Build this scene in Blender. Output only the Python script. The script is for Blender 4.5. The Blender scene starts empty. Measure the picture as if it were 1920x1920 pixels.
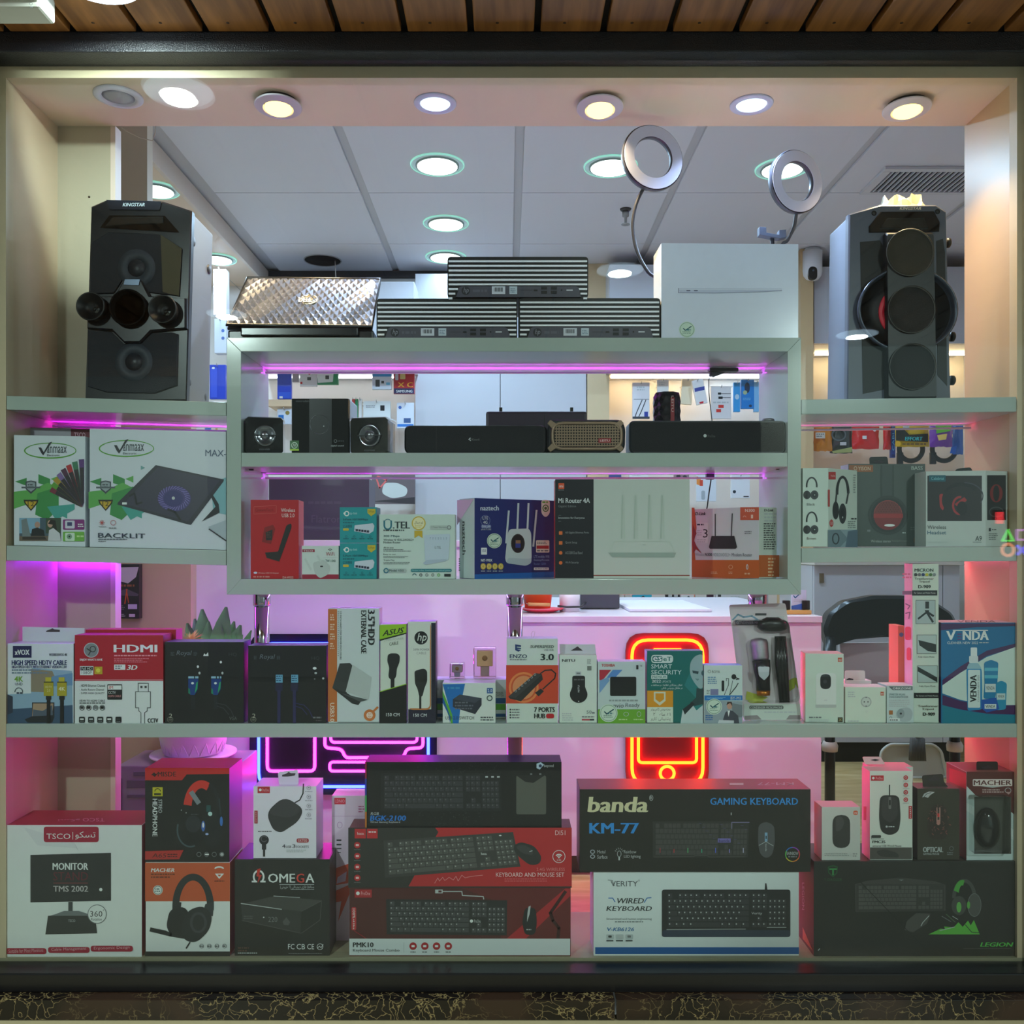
import bpy, bmesh, math, random, unicodedata
from mathutils import Vector
random.seed(7)
sc = bpy.context.scene
COL = sc.collection
# ------------------------------------------------------------------ camera, world, exposure
F = 1700.0            # focal length in pixels of the 1920 px frame
D = 1.955             # camera to the front of the shelving, metres
CZ = 1.2              # lens height above the passage floor
VX, VY = 952.0, 1023.0
cam = bpy.data.objects.new('camera', bpy.data.cameras.new('camera'))
COL.objects.link(cam); sc.camera = cam
cam.location = (0, -D, CZ); cam.rotation_euler = (math.pi / 2, 0, 0)
cam.data.sensor_width = 36; cam.data.lens = F / 1920 * 36
cam.data.shift_x = (960 - VX) / 1920; cam.data.shift_y = (VY - 960) / 1920
cam.data.clip_start = .02
sc.view_settings.view_transform = 'Standard'; sc.view_settings.look = 'None'
sc.view_settings.gamma = 1; sc.view_settings.use_curve_mapping = False
sc.view_settings.exposure = 0.12
wd = bpy.data.worlds.new('world'); sc.world = wd; wd.use_nodes = True
wd.node_tree.nodes['Background'].inputs[0].default_value = (.80, .95, .90, 1)
wd.node_tree.nodes['Background'].inputs[1].default_value = .16
SPOT_COOL, SPOT_WARM, PANEL_W, HALL_W, NEON, STRIP = 3.4, 2.0, 8.0, 19.5, 1.0, 4.0

# ------------------------------------------------------------------ materials
def lin(c):
    return tuple(((v / 255) / 12.92 if v / 255 <= .04045 else ((v / 255 + .055) / 1.055) ** 2.4) for v in c[:3])
_m = {}
def M(c, rough=.5, metal=0, noise=0, bump=0, scale=40, spec=.5, emit=None, trans=0, alpha=1, coat=0, name=None):
    """procedural principled material; c is sRGB 0-255"""
    key = (tuple(c), rough, metal, noise, bump, scale, spec, emit, trans, alpha, coat)
    if key in _m: return _m[key]
    m = bpy.data.materials.new(name or 'surface_%d' % len(_m)); m.use_nodes = True
    nt = m.node_tree; b = nt.nodes['Principled BSDF']; L = nt.links
    l = lin(c)
    b.inputs['Base Color'].default_value = (*l, 1); b.inputs['Roughness'].default_value = rough
    b.inputs['Metallic'].default_value = metal; b.inputs['Specular IOR Level'].default_value = spec
    b.inputs['Alpha'].default_value = alpha; b.inputs['Transmission Weight'].default_value = trans
    b.inputs['Coat Weight'].default_value = coat
    if emit:
        b.inputs['Emission Color'].default_value = (*[v / max(emit) for v in emit], 1)
        b.inputs['Emission Strength'].default_value = max(emit)
    if noise or bump:
        tc = nt.nodes.new('ShaderNodeTexCoord'); n = nt.nodes.new('ShaderNodeTexNoise')
        n.inputs['Scale'].default_value = scale; n.inputs['Detail'].default_value = 4
        L.new(tc.outputs['Object'], n.inputs['Vector'])
        if noise:
            r = nt.nodes.new('ShaderNodeMapRange')
            r.inputs['To Min'].default_value = 1 - noise; r.inputs['To Max'].default_value = 1 + noise
            L.new(n.outputs['Fac'], r.inputs['Value'])
            mx = nt.nodes.new('ShaderNodeVectorMath'); mx.operation = 'SCALE'
            mx.inputs[0].default_value = l; L.new(r.outputs[0], mx.inputs['Scale'])
            L.new(mx.outputs[0], b.inputs['Base Color'])
        if bump:
            bp = nt.nodes.new('ShaderNodeBump'); bp.inputs['Strength'].default_value = bump
            bp.inputs['Distance'].default_value = .002
            L.new(n.outputs['Fac'], bp.inputs['Height']); L.new(bp.outputs[0], b.inputs['Normal'])
    _m[key] = m
    return m
def EM(rgb, name='glow'):
    key = ('em',) + tuple(rgb)
    if key in _m: return _m[key]
    m = bpy.data.materials.new(name); m.use_nodes = True; nt = m.node_tree
    nt.nodes.remove(nt.nodes['Principled BSDF']); e = nt.nodes.new('ShaderNodeEmission')
    e.inputs[0].default_value = (*[v / max(rgb) for v in rgb], 1); e.inputs[1].default_value = max(rgb)
    nt.links.new(e.outputs[0], nt.nodes['Material Output'].inputs[0]); _m[key] = m
    return m
def glass_mat(rough=0.0, tint=(1, 1, 1), ior=1.45, name='clear_glass', boost=1.0):
    key = ('gl', rough, tint, ior, boost)
    if key in _m: return _m[key]
    m = bpy.data.materials.new(name); m.use_nodes = True; nt = m.node_tree
    nt.nodes.remove(nt.nodes['Principled BSDF'])
    t = nt.nodes.new('ShaderNodeBsdfTransparent'); t.inputs[0].default_value = (*tint, 1)
    g = nt.nodes.new('ShaderNodeBsdfGlossy'); g.inputs['Roughness'].default_value = rough
    fr = nt.nodes.new('ShaderNodeFresnel'); fr.inputs[0].default_value = ior
    mu = nt.nodes.new('ShaderNodeMath'); mu.operation = 'MULTIPLY'; mu.inputs[1].default_value = boost; mu.use_clamp = True
    mx = nt.nodes.new('ShaderNodeMixShader'); L = nt.links
    L.new(fr.outputs[0], mu.inputs[0]); L.new(mu.outputs[0], mx.inputs[0])
    L.new(t.outputs[0], mx.inputs[1]); L.new(g.outputs[0], mx.inputs[2])
    L.new(mx.outputs[0], nt.nodes['Material Output'].inputs[0]); _m[key] = m
    return m
def wood_mat(c1, c2, sx=2, sy=30, rough=.45, name='wood'):
    key = ('wd', c1, c2, sx, sy)
    if key in _m: return _m[key]
    m = bpy.data.materials.new(name); m.use_nodes = True; nt = m.node_tree; b = nt.nodes['Principled BSDF']; L = nt.links
    tc = nt.nodes.new('ShaderNodeTexCoord'); mp = nt.nodes.new('ShaderNodeMapping')
    mp.inputs['Scale'].default_value = (sy, sx, sy)
    n = nt.nodes.new('ShaderNodeTexNoise'); n.inputs['Scale'].default_value = 2; n.inputs['Detail'].default_value = 6
    r = nt.nodes.new('ShaderNodeValToRGB')
    r.color_ramp.elements[0].position = .35; r.color_ramp.elements[1].position = .7
    r.color_ramp.elements[0].color = (*lin(c1), 1); r.color_ramp.elements[1].color = (*lin(c2), 1)
    L.new(tc.outputs['Object'], mp.inputs[0]); L.new(mp.outputs[0], n.inputs['Vector'])
    L.new(n.outputs['Fac'], r.inputs[0]); L.new(r.outputs[0], b.inputs['Base Color']); b.inputs['Roughness'].default_value = rough
    _m[key] = m
    return m
def marble_mat():
    m = bpy.data.materials.new('dark_marble'); m.use_nodes = True; nt = m.node_tree; b = nt.nodes['Principled BSDF']; L = nt.links
    tc = nt.nodes.new('ShaderNodeTexCoord'); n = nt.nodes.new('ShaderNodeTexNoise'); n.inputs['Scale'].default_value = 9
    n.inputs['Detail'].default_value = 5
    mixv = nt.nodes.new('ShaderNodeVectorMath'); mixv.operation = 'MULTIPLY_ADD'; mixv.inputs[1].default_value = (.3, .3, .3)
    v = nt.nodes.new('ShaderNodeTexVoronoi'); v.feature = 'DISTANCE_TO_EDGE'; v.inputs['Scale'].default_value = 26
    r = nt.nodes.new('ShaderNodeValToRGB'); e = r.color_ramp.elements
    e[0].position = 0; e[0].color = (*lin((176, 160, 110)), 1); e[1].position = .05; e[1].color = (*lin((26, 20, 17)), 1)
    a = r.color_ramp.elements.new(.016); a.color = (*lin((110, 88, 60)), 1)
    n2 = nt.nodes.new('ShaderNodeTexNoise'); n2.inputs['Scale'].default_value = 5
    r2 = nt.nodes.new('ShaderNodeValToRGB'); r2.color_ramp.elements[0].position = .3; r2.color_ramp.elements[1].position = .46
    mx = nt.nodes.new('ShaderNodeMix'); mx.data_type = 'RGBA'; mx.inputs['A'].default_value = (*lin((58, 40, 30)), 1)
    L.new(tc.outputs['Object'], n.inputs['Vector']); L.new(n.outputs['Color'], mixv.inputs[0]); L.new(tc.outputs['Object'], mixv.inputs[2])
    L.new(mixv.outputs[0], v.inputs['Vector']); L.new(v.outputs['Distance'], r.inputs[0])
    L.new(tc.outputs['Object'], n2.inputs['Vector']); L.new(n2.outputs['Fac'], r2.inputs[0]); L.new(r2.outputs[0], mx.inputs['Factor'])
    L.new(r.outputs[0], mx.inputs['B']); L.new(mx.outputs['Result'], b.inputs['Base Color']); b.inputs['Roughness'].default_value = .12
    return m

# ------------------------------------------------------------------ geometry helpers
def P(px, py, y=0.0):
    k = (D + y) / F
    return Vector(((px - VX) * k, y, CZ - (py - VY) * k))
def X(px, y=0.0): return (px - VX) * (D + y) / F
def Z(py, y=0.0): return CZ - (py - VY) * (D + y) / F
def U(n, y=0.0): return n * (D + y) / F
class MB:
    def __init__(s): s.v = []; s.f = []; s.mi = []; s.m = 0; s.sm = []
    def add(s, vs, fs, smooth=False):
        o = len(s.v); s.v += [tuple(p) for p in vs]
        for f in fs: s.f.append([i + o for i in f]); s.mi.append(s.m); s.sm.append(smooth)
        return s
    def box(s, a, b):
        x0, y0, z0 = [min(i, j) for i, j in zip(a, b)]; x1, y1, z1 = [max(i, j) for i, j in zip(a, b)]
        return s.add([(x0, y0, z0), (x1, y0, z0), (x1, y1, z0), (x0, y1, z0), (x0, y0, z1), (x1, y0, z1), (x1, y1, z1), (x0, y1, z1)],
                     [(0, 3, 2, 1), (4, 5, 6, 7), (0, 1, 5, 4), (1, 2, 6, 5), (2, 3, 7, 6), (3, 0, 4, 7)])
    def pbox(s, x0, y0, x1, y1, ya, yb):         # pixel rectangle at depth ya, extruded to yb
        a = P(x0, y1, ya); b = P(x1, y0, ya); return s.box((a.x, ya, a.z), (b.x, yb, b.z))
    def prism(s, pts, ya, yb, bev=0.0, yc=None):  # pixel polygon at depth yc (or ya), extruded ya -> yb; bev chamfers the front edge
        yc = ya if yc is None else yc
        q = [P(x, y, yc) for x, y in pts]; n = len(q)
        if bev:
            c = sum(q, Vector()) / n
            fr = [p + (c - p).normalized() * bev for p in q]
            vs = [(p.x, ya, p.z) for p in fr] + [(p.x, ya + bev, p.z) for p in q] + [(p.x, yb, p.z) for p in q]
            fs = [list(range(n)), list(range(3 * n - 1, 2 * n - 1, -1))]
            for k in (0, n):
                fs += [(k + i, k + n + i, k + n + (i + 1) % n, k + (i + 1) % n) for i in range(n)]
        else:
            vs = [(p.x, ya, p.z) for p in q] + [(p.x, yb, p.z) for p in q]
            fs = [list(range(n)), list(range(2 * n - 1, n - 1, -1))] + [(i, n + i, n + (i + 1) % n, (i + 1) % n) for i in range(n)]
        return s.add(vs, fs)
    def lathe(s, c, axis, prof, n=24, sc2=(1, 1)):  # prof: list of (radius, distance along axis)
        a = Vector(axis).normalized(); u = a.orthogonal().normalized() if abs(a.z) < .99 else Vector((1, 0, 0)); w = a.cross(u)
        if abs(a.y) > .99: u = Vector((1, 0, 0)); w = Vector((0, 0, 1))
        c = Vector(c); vs = []; fs = []
        for r, d in prof:
            for i in range(n):
                t = 2 * math.pi * i / n; vs.append(c + a * d + u * (r * math.cos(t) * sc2[0]) + w * (r * math.sin(t) * sc2[1]))
        for k in range(len(prof) - 1):
            for i in range(n):
                j = (i + 1) % n; fs.append((k * n + i, k * n + j, (k + 1) * n + j, (k + 1) * n + i))
        if prof[0][0] > 1e-6: fs.append(list(range(n))[::-1])
        if prof[-1][0] > 1e-6: fs.append([(len(prof) - 1) * n + i for i in range(n)])
        return s.add(vs, fs, True)
    def ring(s, c, axis, R, r, n=32, m=10, sq=1.0):
        prof = [(R + r * math.cos(2 * math.pi * k / m), sq * r * math.sin(2 * math.pi * k / m)) for k in range(m + 1)]
        a = Vector(axis).normalized(); u = Vector((1, 0, 0)) if abs(a.x) < .9 else Vector((0, 1, 0)); u = (u - a * u.dot(a)).normalized(); w = a.cross(u)
        vs = []; fs = []
        for q, d in prof[:-1]:
            for i in range(n):
                t = 2 * math.pi * i / n; vs.append(Vector(c) + a * d + u * (q * math.cos(t)) + w * (q * math.sin(t)))
        for k in range(m):
            for i in range(n):
                j = (i + 1) % n; k2 = (k + 1) % m; fs.append((k * n + i, k * n + j, k2 * n + j, k2 * n + i))
        return s.add(vs, fs, True)
    def tube(s, pts, r, n=8, closed=False):
        pts = [Vector(p) for p in pts]; N = len(pts); vs = []; fs = []; up = Vector((0, 1, 0.001))
        rr = r if isinstance(r, (list, tuple)) else [r] * N
        for i, p in enumerate(pts):
            a = pts[i - 1] if i or closed else p; b = pts[(i + 1) % N] if i < N - 1 or closed else p
            t = (b - a).normalized(); u = (up - t * up.dot(t))
            u = u.normalized() if u.length > 1e-4 else t.orthogonal().normalized(); w = t.cross(u)
            for k in range(n):
                q = 2 * math.pi * k / n; vs.append(p + (u * math.cos(q) + w * math.sin(q)) * rr[i])
        for i in range(N if closed else N - 1):
            j = (i + 1) % N
            for k in range(n):
                l = (k + 1) % n; fs.append((i * n + k, i * n + l, j * n + l, j * n + k))
        if not closed: fs += [list(range(n))[::-1], [(N - 1) * n + k for k in range(n)]]
        return s.add(vs, fs, True)
def rpath(pts, r, n=5, closed=False):              # round the corners of a 2-D pixel path
    out = []; N = len(pts)
    for i, p in enumerate(pts):
        if not closed and i in (0, N - 1): out.append(p); continue
        a = pts[i - 1]; b = pts[(i + 1) % N]
        da = math.dist(p, a); db = math.dist(p, b); q = min(r, da / 2.01, db / 2.01)
        s = (p[0] + (a[0] - p[0]) * q / da, p[1] + (a[1] - p[1]) * q / da); e = (p[0] + (b[0] - p[0]) * q / db, p[1] + (b[1] - p[1]) * q / db)
        for k in range(n + 1):
            t = k / n; out.append(((1 - t) ** 2 * s[0] + 2 * t * (1 - t) * p[0] + t * t * e[0], (1 - t) ** 2 * s[1] + 2 * t * (1 - t) * p[1] + t * t * e[1]))
    return out
def rrect(x0, y0, x1, y1, r, n=4): return rpath([(x0, y0), (x1, y0), (x1, y1), (x0, y1)], r, n, True)
def oval(cx, cy, rx, ry, n=24, a0=0, a1=360):
    return [(cx + rx * math.cos(math.radians(a0 + (a1 - a0) * i / n)), cy + ry * math.sin(math.radians(a0 + (a1 - a0) * i / n))) for i in range(n if a1 - a0 >= 360 else n + 1)]

class Thing:
    def __init__(s, name, label=None, cat=None, loc=(0, 0, 0), group=None, kind=None):
        s.o = bpy.data.objects.new(name, None); COL.objects.link(s.o); s.loc = Vector(loc); s.o.location = s.loc
        s.o.empty_display_size = .02
        if label: s.o['label'] = label
        if cat: s.o['category'] = cat
        if group: s.o['group'] = group
        if kind: s.o['kind'] = kind
    def add(s, name, mb, mats, parent=None, label=None, bevel=0, kind=None):
        o = mkobj(name, mb, mats, s.loc, bevel); o.parent = parent or s.o
        if label: o['label'] = label
        if kind: o['kind'] = kind
        return o
def mkobj(name, mb, mats, loc=(0, 0, 0), bevel=0):
    me = bpy.data.meshes.new(name); l = Vector(loc)
    me.from_pydata([Vector(v) - l for v in mb.v], [], mb.f)
    mats = mats if isinstance(mats, (list, tuple)) else [mats]
    for m in mats: me.materials.append(m)
    me.polygons.foreach_set('material_index', mb.mi); me.polygons.foreach_set('use_smooth', mb.sm)
    bm = bmesh.new(); bm.from_mesh(me)
    if not name.startswith(('lettering', 'printed')): bmesh.ops.recalc_face_normals(bm, faces=bm.faces)
    if bevel:
        bmesh.ops.bevel(bm, geom=[e for e in bm.edges if e.calc_face_angle(0) > .5], offset=bevel, segments=2, affect='EDGES', profile=.6)
    bm.to_mesh(me); bm.free(); me.update()
    o = bpy.data.objects.new(name, me); COL.objects.link(o)
    return o
def single(name, mb, mats, label, cat, loc=None, group=None, bevel=0, kind=None):   # a thing that is one mesh
    if loc is None:
        vs = [Vector(v) for v in mb.v]; loc = (sum(v.x for v in vs) / len(vs), sum(v.y for v in vs) / len(vs), min(v.z for v in vs))
    o = mkobj(name, mb, mats, loc, bevel); o.location = loc
    if label: o['label'] = label
    if cat: o['category'] = cat
    if group: o['group'] = group
    if kind: o['kind'] = kind
    return o
def struct(name, mb, mats, bevel=0): return single(name, mb, mats, None, None, (0, 0, 0), kind='structure', bevel=bevel)
def part(parent, name, mb, mats, bevel=0, loc=(0, 0, 0)):
    o = mkobj(name, mb, mats, loc, bevel); o.parent = parent; return o

# ------------------------------------------------------------------ flat print (lettering and pictures on packaging)
_t = {}
def glyphs(s, bold):
    k = (s, bold)
    if k not in _t:
        c = bpy.data.curves.new('t', 'FONT'); c.body = s; c.resolution_u = 2
        o = bpy.data.objects.new('t', c)
        me = bpy.data.meshes.new_from_object(o)
        vs = [(v.co.x, v.co.y) for v in me.vertices]; fs = [list(p.vertices) for p in me.polygons]
        bpy.data.objects.remove(o); bpy.data.curves.remove(c); bpy.data.meshes.remove(me)
        a = min(v[0] for v in vs); b = max(v[0] for v in vs); e = min(v[1] for v in vs); f = max(v[1] for v in vs)
        _t[k] = ([((x - a) / (b - a), (y - e) / (f - e)) for x, y in vs], fs)
    return _t[k]
def ar(s):                                        # shape a Persian phrase into joined letter forms, visual order
    nojoin = set('اآدذرزژوإأ'); out = []; isl = lambda c: 'ARABIC LETTER' in unicodedata.name(c, '')
    for i, c in enumerate(s):
        if not isl(c): out.append(c); continue
        pv = i and isl(s[i - 1]) and s[i - 1] not in nojoin; nx = i + 1 < len(s) and isl(s[i + 1]) and c not in nojoin
        form = 'MEDIAL' if pv and nx else 'FINAL' if pv else 'INITIAL' if nx else 'ISOLATED'
        try: out.append(unicodedata.lookup(unicodedata.name(c) + ' ' + form + ' FORM'))
        except KeyError: out.append(c)
    return ''.join(out[::-1])
C = dict(w=(232, 236, 234), k=(20, 20, 22), g=(120, 124, 126), lg=(190, 196, 196), dg=(58, 60, 62), r=(200, 32, 44), n=(28, 30, 84), b=(20, 110, 190),
         o=(224, 98, 34), y=(238, 196, 40), gr=(96, 180, 60), t=(24, 150, 160), m=(170, 26, 60), sk=(210, 160, 130), br=(96, 62, 40), lb=(110, 190, 225), p=(120, 60, 150))
def cl(c): return C[c] if isinstance(c, str) else c
def B(x0, y0, x1, y1): return (x0, y0, x1, y1)
class Print:
    """pixel artwork projected onto the plane (p0, nrm); pictures and lettering become one mesh each"""
    def __init__(s, p0, nrm, base=.0004):
        s.p0 = Vector(p0); s.n = Vector(nrm).normalized(); s.pic = MB(); s.let = MB(); s.pm = []; s.lm = []; s.k = 0; s.base = base
    def at(s, x, y, lift):
        o = Vector((0, -D, CZ)); d = Vector(((x - VX), F, -(y - VY)))
        q = s.p0 + s.n * lift
        return o + d * ((q - o).dot(s.n) / d.dot(s.n))
    def put(s, mb, ml, pts, fs, c, rough=.42):
        m = c if isinstance(c, bpy.types.Material) else M(cl(c), rough)
        if m not in ml: ml.append(m)
        mb.m = ml.index(m); l = s.base + s.k * .00003; mb.add([s.at(x, y, l) for x, y in pts], fs)
    def draw(s, items):
        for it in items:
            s.k += 1; q = it[0]; a = it[1:]; pic = s.pic; pm = s.pm
            if q == 'r':
                x0, y0, x1, y1, c = a[:5]; p = rrect(x0, y0, x1, y1, a[5]) if len(a) > 5 else [(x0, y0), (x1, y0), (x1, y1), (x0, y1)]
                s.put(pic, pm, p, [list(range(len(p)))], c)
            elif q == 'e': p = oval(*a[:4]); s.put(pic, pm, p, [list(range(len(p)))], a[4])
            elif q == 'o':
                cx, cy, rx, ry, w, c = a[:6]; a0, a1 = a[6:8] if len(a) > 7 else (0, 360); n = 28
                p = oval(cx, cy, rx, ry, n, a0, a1); i = oval(cx, cy, rx - w, ry - w, n, a0, a1); N = len(p); full = a1 - a0 >= 360
                s.put(pic, pm, p + i, [(k, (k + 1) % N, N + (k + 1) % N, N + k) for k in range(N if full else N - 1)], c)
            elif q == 'p': s.put(pic, pm, a[0], [list(range(len(a[0])))], a[1])
            elif q == 'l':
                p, w, c = a[:3]; vs = []; fs = []
                for i, (u, v) in enumerate(zip(p, p[1:])):
                    dx, dy = v[0] - u[0], v[1] - u[1]; L = math.hypot(dx, dy) or 1; ox, oy = -dy / L * w / 2, dx / L * w / 2; e = w * .25
                    ex, ey = dx / L * e, dy / L * e
                    vs += [(u[0] - ex + ox, u[1] - ey + oy), (v[0] + ex + ox, v[1] + ey + oy), (v[0] + ex - ox, v[1] + ey - oy), (u[0] - ex - ox, u[1] - ey - oy)]; fs.append((4 * i, 4 * i + 1, 4 * i + 2, 4 * i + 3))
                s.put(pic, pm, vs, fs, c)
            elif q == 't':
                x0, y0, x1, y1, txt, c = a[:6]; op = a[6] if len(a) > 6 else {}
                bo = op.get('b', .012); vs, fs = glyphs(txt, 0); sh = op.get('s', 0); ro = op.get('r', 0); mp = []
                sl = op.get('dy', 0)
                for u, v in vs:
                    if ro == 90: px, py = x0 + v * (x1 - x0), y0 + u * (y1 - y0)       # reads downwards
                    elif ro == -90: px, py = x1 - v * (x1 - x0), y1 - u * (y1 - y0)
                    elif ro == 180: px, py = x1 - u * (x1 - x0), y0 + v * (y1 - y0)
                    else: px, py = x0 + u * (x1 - x0) + sh * v * (y1 - y0), y1 - v * (y1 - y0) + sl * u
                    mp.append((px, py))
                if bo < .015: s.put(s.let, s.lm, mp, fs, c)
                else:
                    hh = (x1 - x0 if abs(ro) == 90 else y1 - y0) * min(bo, .06) * 1.25
                    for o_ in (-hh, hh):
                        s.k += .7; s.put(s.let, s.lm, [((px, py + o_) if abs(ro) == 90 else (px + o_, py)) for px, py in mp], fs, c)
            elif q == 'd':                        # rows of unreadably small print
                x0, y0, x1, y1, rows, c = a[:6]; vs = []; fs = []; rh = (y1 - y0) / (2 * rows - 1 if rows > 1 else 1)
                for i in range(rows):
                    x = x0; y = y0 + 2 * i * rh; xe = x1 - random.random() * (x1 - x0) * (.3 if rows > 1 else 0)
                    while x < xe - .5:
                        l = min(random.uniform(.8, 3) * max(rh, 1.2), xe - x); o = len(vs)
                        vs += [(x, y), (x + l, y), (x + l, y + rh), (x, y + rh)]; fs.append((o, o + 1, o + 2, o + 3)); x += l + max(rh, 1) * .5
                if fs: s.put(s.let, s.lm, vs, fs, c)
            elif q == 'K':                        # a printed keyboard inside a quad
                (tl, tr, br, bl), base, key, leg = a[:4]; num = a[4] if len(a) > 4 else True
                s.put(pic, pm, [tl, tr, br, bl], [(0, 1, 2, 3)], base)
                def bi(u, v): return tuple((tl[k] * (1 - u) + tr[k] * u) * (1 - v) + (bl[k] * (1 - u) + br[k] * u) * v for k in (0, 1))
                rows = [[1, -1, 1, 1, 1, 1, -.5, 1, 1, 1, 1, -.5, 1, 1, 1, 1], [1] * 13 + [2], [1.5] + [1] * 12 + [1.5], [1.8] + [1] * 11 + [2.2], [2.3] + [1] * 10 + [2.7], [1.3, 1.3, 1.3, 5.8, 1.3, 1.3, 1.3, 1.4]]
                kv = []; kf = []; lv = []; lf = []
                def key1(u0, u1, v0, v1):
                    o = len(kv); kv.extend([bi(u0, v0), bi(u1, v0), bi(u1, v1), bi(u0, v1)]); kf.append((o, o + 1, o + 2, o + 3))
                    o = len(lv); w = min(u1 - u0, .03); du = w * .2; dv = (v1 - v0) * .2; un = u0 + w * .22
                    lv.extend([bi(un, v0 + dv), bi(un + du * 1.6, v0 + dv), bi(un + du * 1.6, v0 + 2.4 * dv), bi(un, v0 + 2.4 * dv)]); lf.append((o, o + 1, o + 2, o + 3))
                W = .66 if num else .94
                for j, r in enumerate(rows):
                    v0 = .06 + j * .148; v1 = v0 + .122; u = .03; k = W / 15
                    for w in r:
                        if w > 0: key1(u, u + w * k - .006, v0, v1)
                        u += abs(w) * k
                if num:
                    for j in range(6):
                        v0 = .06 + j * .148; v1 = v0 + .122
                        for i in range(3):
                            if j in (0, 1, 2, 5) or (j == 4 and i == 1): key1(.71 + i * .042, .71 + i * .042 + .036, v0, v1)
                        for i in range(4):
                            if j: key1(.845 + i * .036, .845 + i * .036 + .03, v0, v1)
                s.k += 1; s.put(pic, pm, kv, kf, key); s.k += 1
                if leg: s.put(pic, pm, lv, lf, leg)
    def build(s, th, parent=None):
        if s.pic.v: th.add('printed_picture', s.pic, s.pm, parent)
        if s.let.v: th.add('lettering', s.let, s.lm, parent, kind='stuff')

def carton(name, label, cat, r, z0, y=.012, d=.08, col='w', side=None, top=None, pr=(), spr=(), ya=None, yb=None, slope=0, group=None, rough=.4, h=None, tpr=()):
    """cardboard box: pixel rectangle r of its front face, standing on z0; ya/yb put its left/right front edges at different depths"""
    x0, y0, x1, y1 = r; ya = y if ya is None else ya; yb = y if yb is None else yb
    a = Vector((X(x0, ya), ya, 0)); b = Vector((X(x1, yb), yb, 0)); e = (b - a).normalized(); n = Vector((-e.y, e.x, 0))
    h = h or U(y1 - y0, (ya + yb) / 2); th = Thing(name, label, cat, ((a.x + b.x) / 2, (a.y + b.y) / 2, z0), group)
    mb = MB(); q = [a, b, b + n * d, a + n * d]
    zz = [z0 + slope * (p.x - a.x) for p in q]
    vs = [(p.x, p.y, z) for p, z in zip(q, zz)] + [(p.x, p.y, z + h) for p, z in zip(q, zz)]
    mb.add(vs, [(0, 1, 5, 4)]); mb.m = 1; mb.add(vs, [(1, 2, 6, 5), (2, 3, 7, 6), (3, 0, 4, 7)]); mb.m = 2; mb.add(vs, [(4, 5, 6, 7), (3, 2, 1, 0)])
    # weld the three face sets
    me = {}; nv = []; rem = {}
    for i, v in enumerate(mb.v):
        k = tuple(round(t, 7) for t in v)
        if k not in me: me[k] = len(nv); nv.append(v)
        rem[i] = me[k]
    mb.v = nv; mb.f = [[rem[i] for i in f] for f in mb.f]
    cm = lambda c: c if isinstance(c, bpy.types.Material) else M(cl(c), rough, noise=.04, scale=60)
    th.add('carton', mb, [cm(col), cm(side or col), cm(top or side or col)], bevel=.0007)  # pink and lilac side colours hold painted neon light
    if pr:
        p = Print((a.x, a.y, z0), -n); p.draw(pr); p.build(th)
    for which, items in spr:
        c = a if which == 'L' else b
        p = Print((c.x, c.y, z0), -e if which == 'L' else e); p.draw(items); p.build(th)
    if tpr:
        p = Print((a.x, a.y, z0 + h), (0, 0, 1)); p.draw(tpr); p.build(th)
    th.ztop = z0 + h; th.a = a; th.b = b; th.n = n
    return th
def tab(th, pts, y, mat, hole=None, parent=None, label=None):       # cardboard hanging tab with an euro slot
    mb = MB().prism(pts, y, y + .0012); o = th.add('hang_tab', mb, mat if isinstance(mat, bpy.types.Material) else M(cl(mat), .5), label=label)
    if hole: th.add('slot', MB().prism(hole, y - .0005, y), M((70, 60, 66), .8), o)
    return o

def carton2(name, label, cat, pts, y0, y1, z0, yback, col, faces, top=None, h=None, rough=.4):
    """carton with several visible upright faces: pts are (pixel x, depth) along its front outline; faces are the prints of each face"""
    q = [Vector((X(px, y), y, 0)) for px, y in pts]; h = h or U(y1 - y0, pts[0][1]); full = q + [Vector((q[-1].x, max(yback, q[-1].y + .005), 0)), Vector((q[0].x, yback, 0))]; n = len(full)
    th = Thing(name, label, cat, ((q[0].x + q[-1].x) / 2, (q[0].y + yback) / 2, z0))
    vs = [(p.x, p.y, z0) for p in full] + [(p.x, p.y, z0 + h) for p in full]
    mb = MB().add(vs, [(i, (i + 1) % n, n + (i + 1) % n, n + i) for i in range(n)] + [list(range(n))[::-1], list(range(n, 2 * n))])
    th.add('carton', mb, M(cl(col), rough, noise=.04, scale=60), bevel=.0007)
    for a, b, it in zip(q, q[1:], faces):
        e = (b - a).normalized(); p = Print((a.x, a.y, z0), (e.y, -e.x, 0)); p.draw(it); p.build(th)
    th.ztop = z0 + h
    return th
# ================================================================== the setting
HY = -.06                                             # front of the shop window frame
beige = M((210, 190, 158), .42, noise=.05, scale=300, bump=.05)
melam = M((208, 182, 152), .3, noise=.03, scale=200)
pinkmel = M((228, 206, 182), .18, noise=.02, scale=80)
white = M((226, 226, 228), .28, noise=.02, scale=30)
lam = M((176, 188, 180), .16, noise=.025, scale=90)     # greenish white shelf laminate
ceil_m = M((224, 222, 228), .6, noise=.02, scale=20)
black_metal = M((26, 26, 32), .3, bump=.8, scale=420, spec=.7)
HC = Z(61, HY)                                         # passage ceiling
SOF = Z(146)                                           # display soffit
BACK = .225
SILL = Z(1796)
FL = CZ - .95                                          # shop floor
CE = CZ + 1.377                                        # shop ceiling
WB = 2.62                                              # shop back wall
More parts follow.
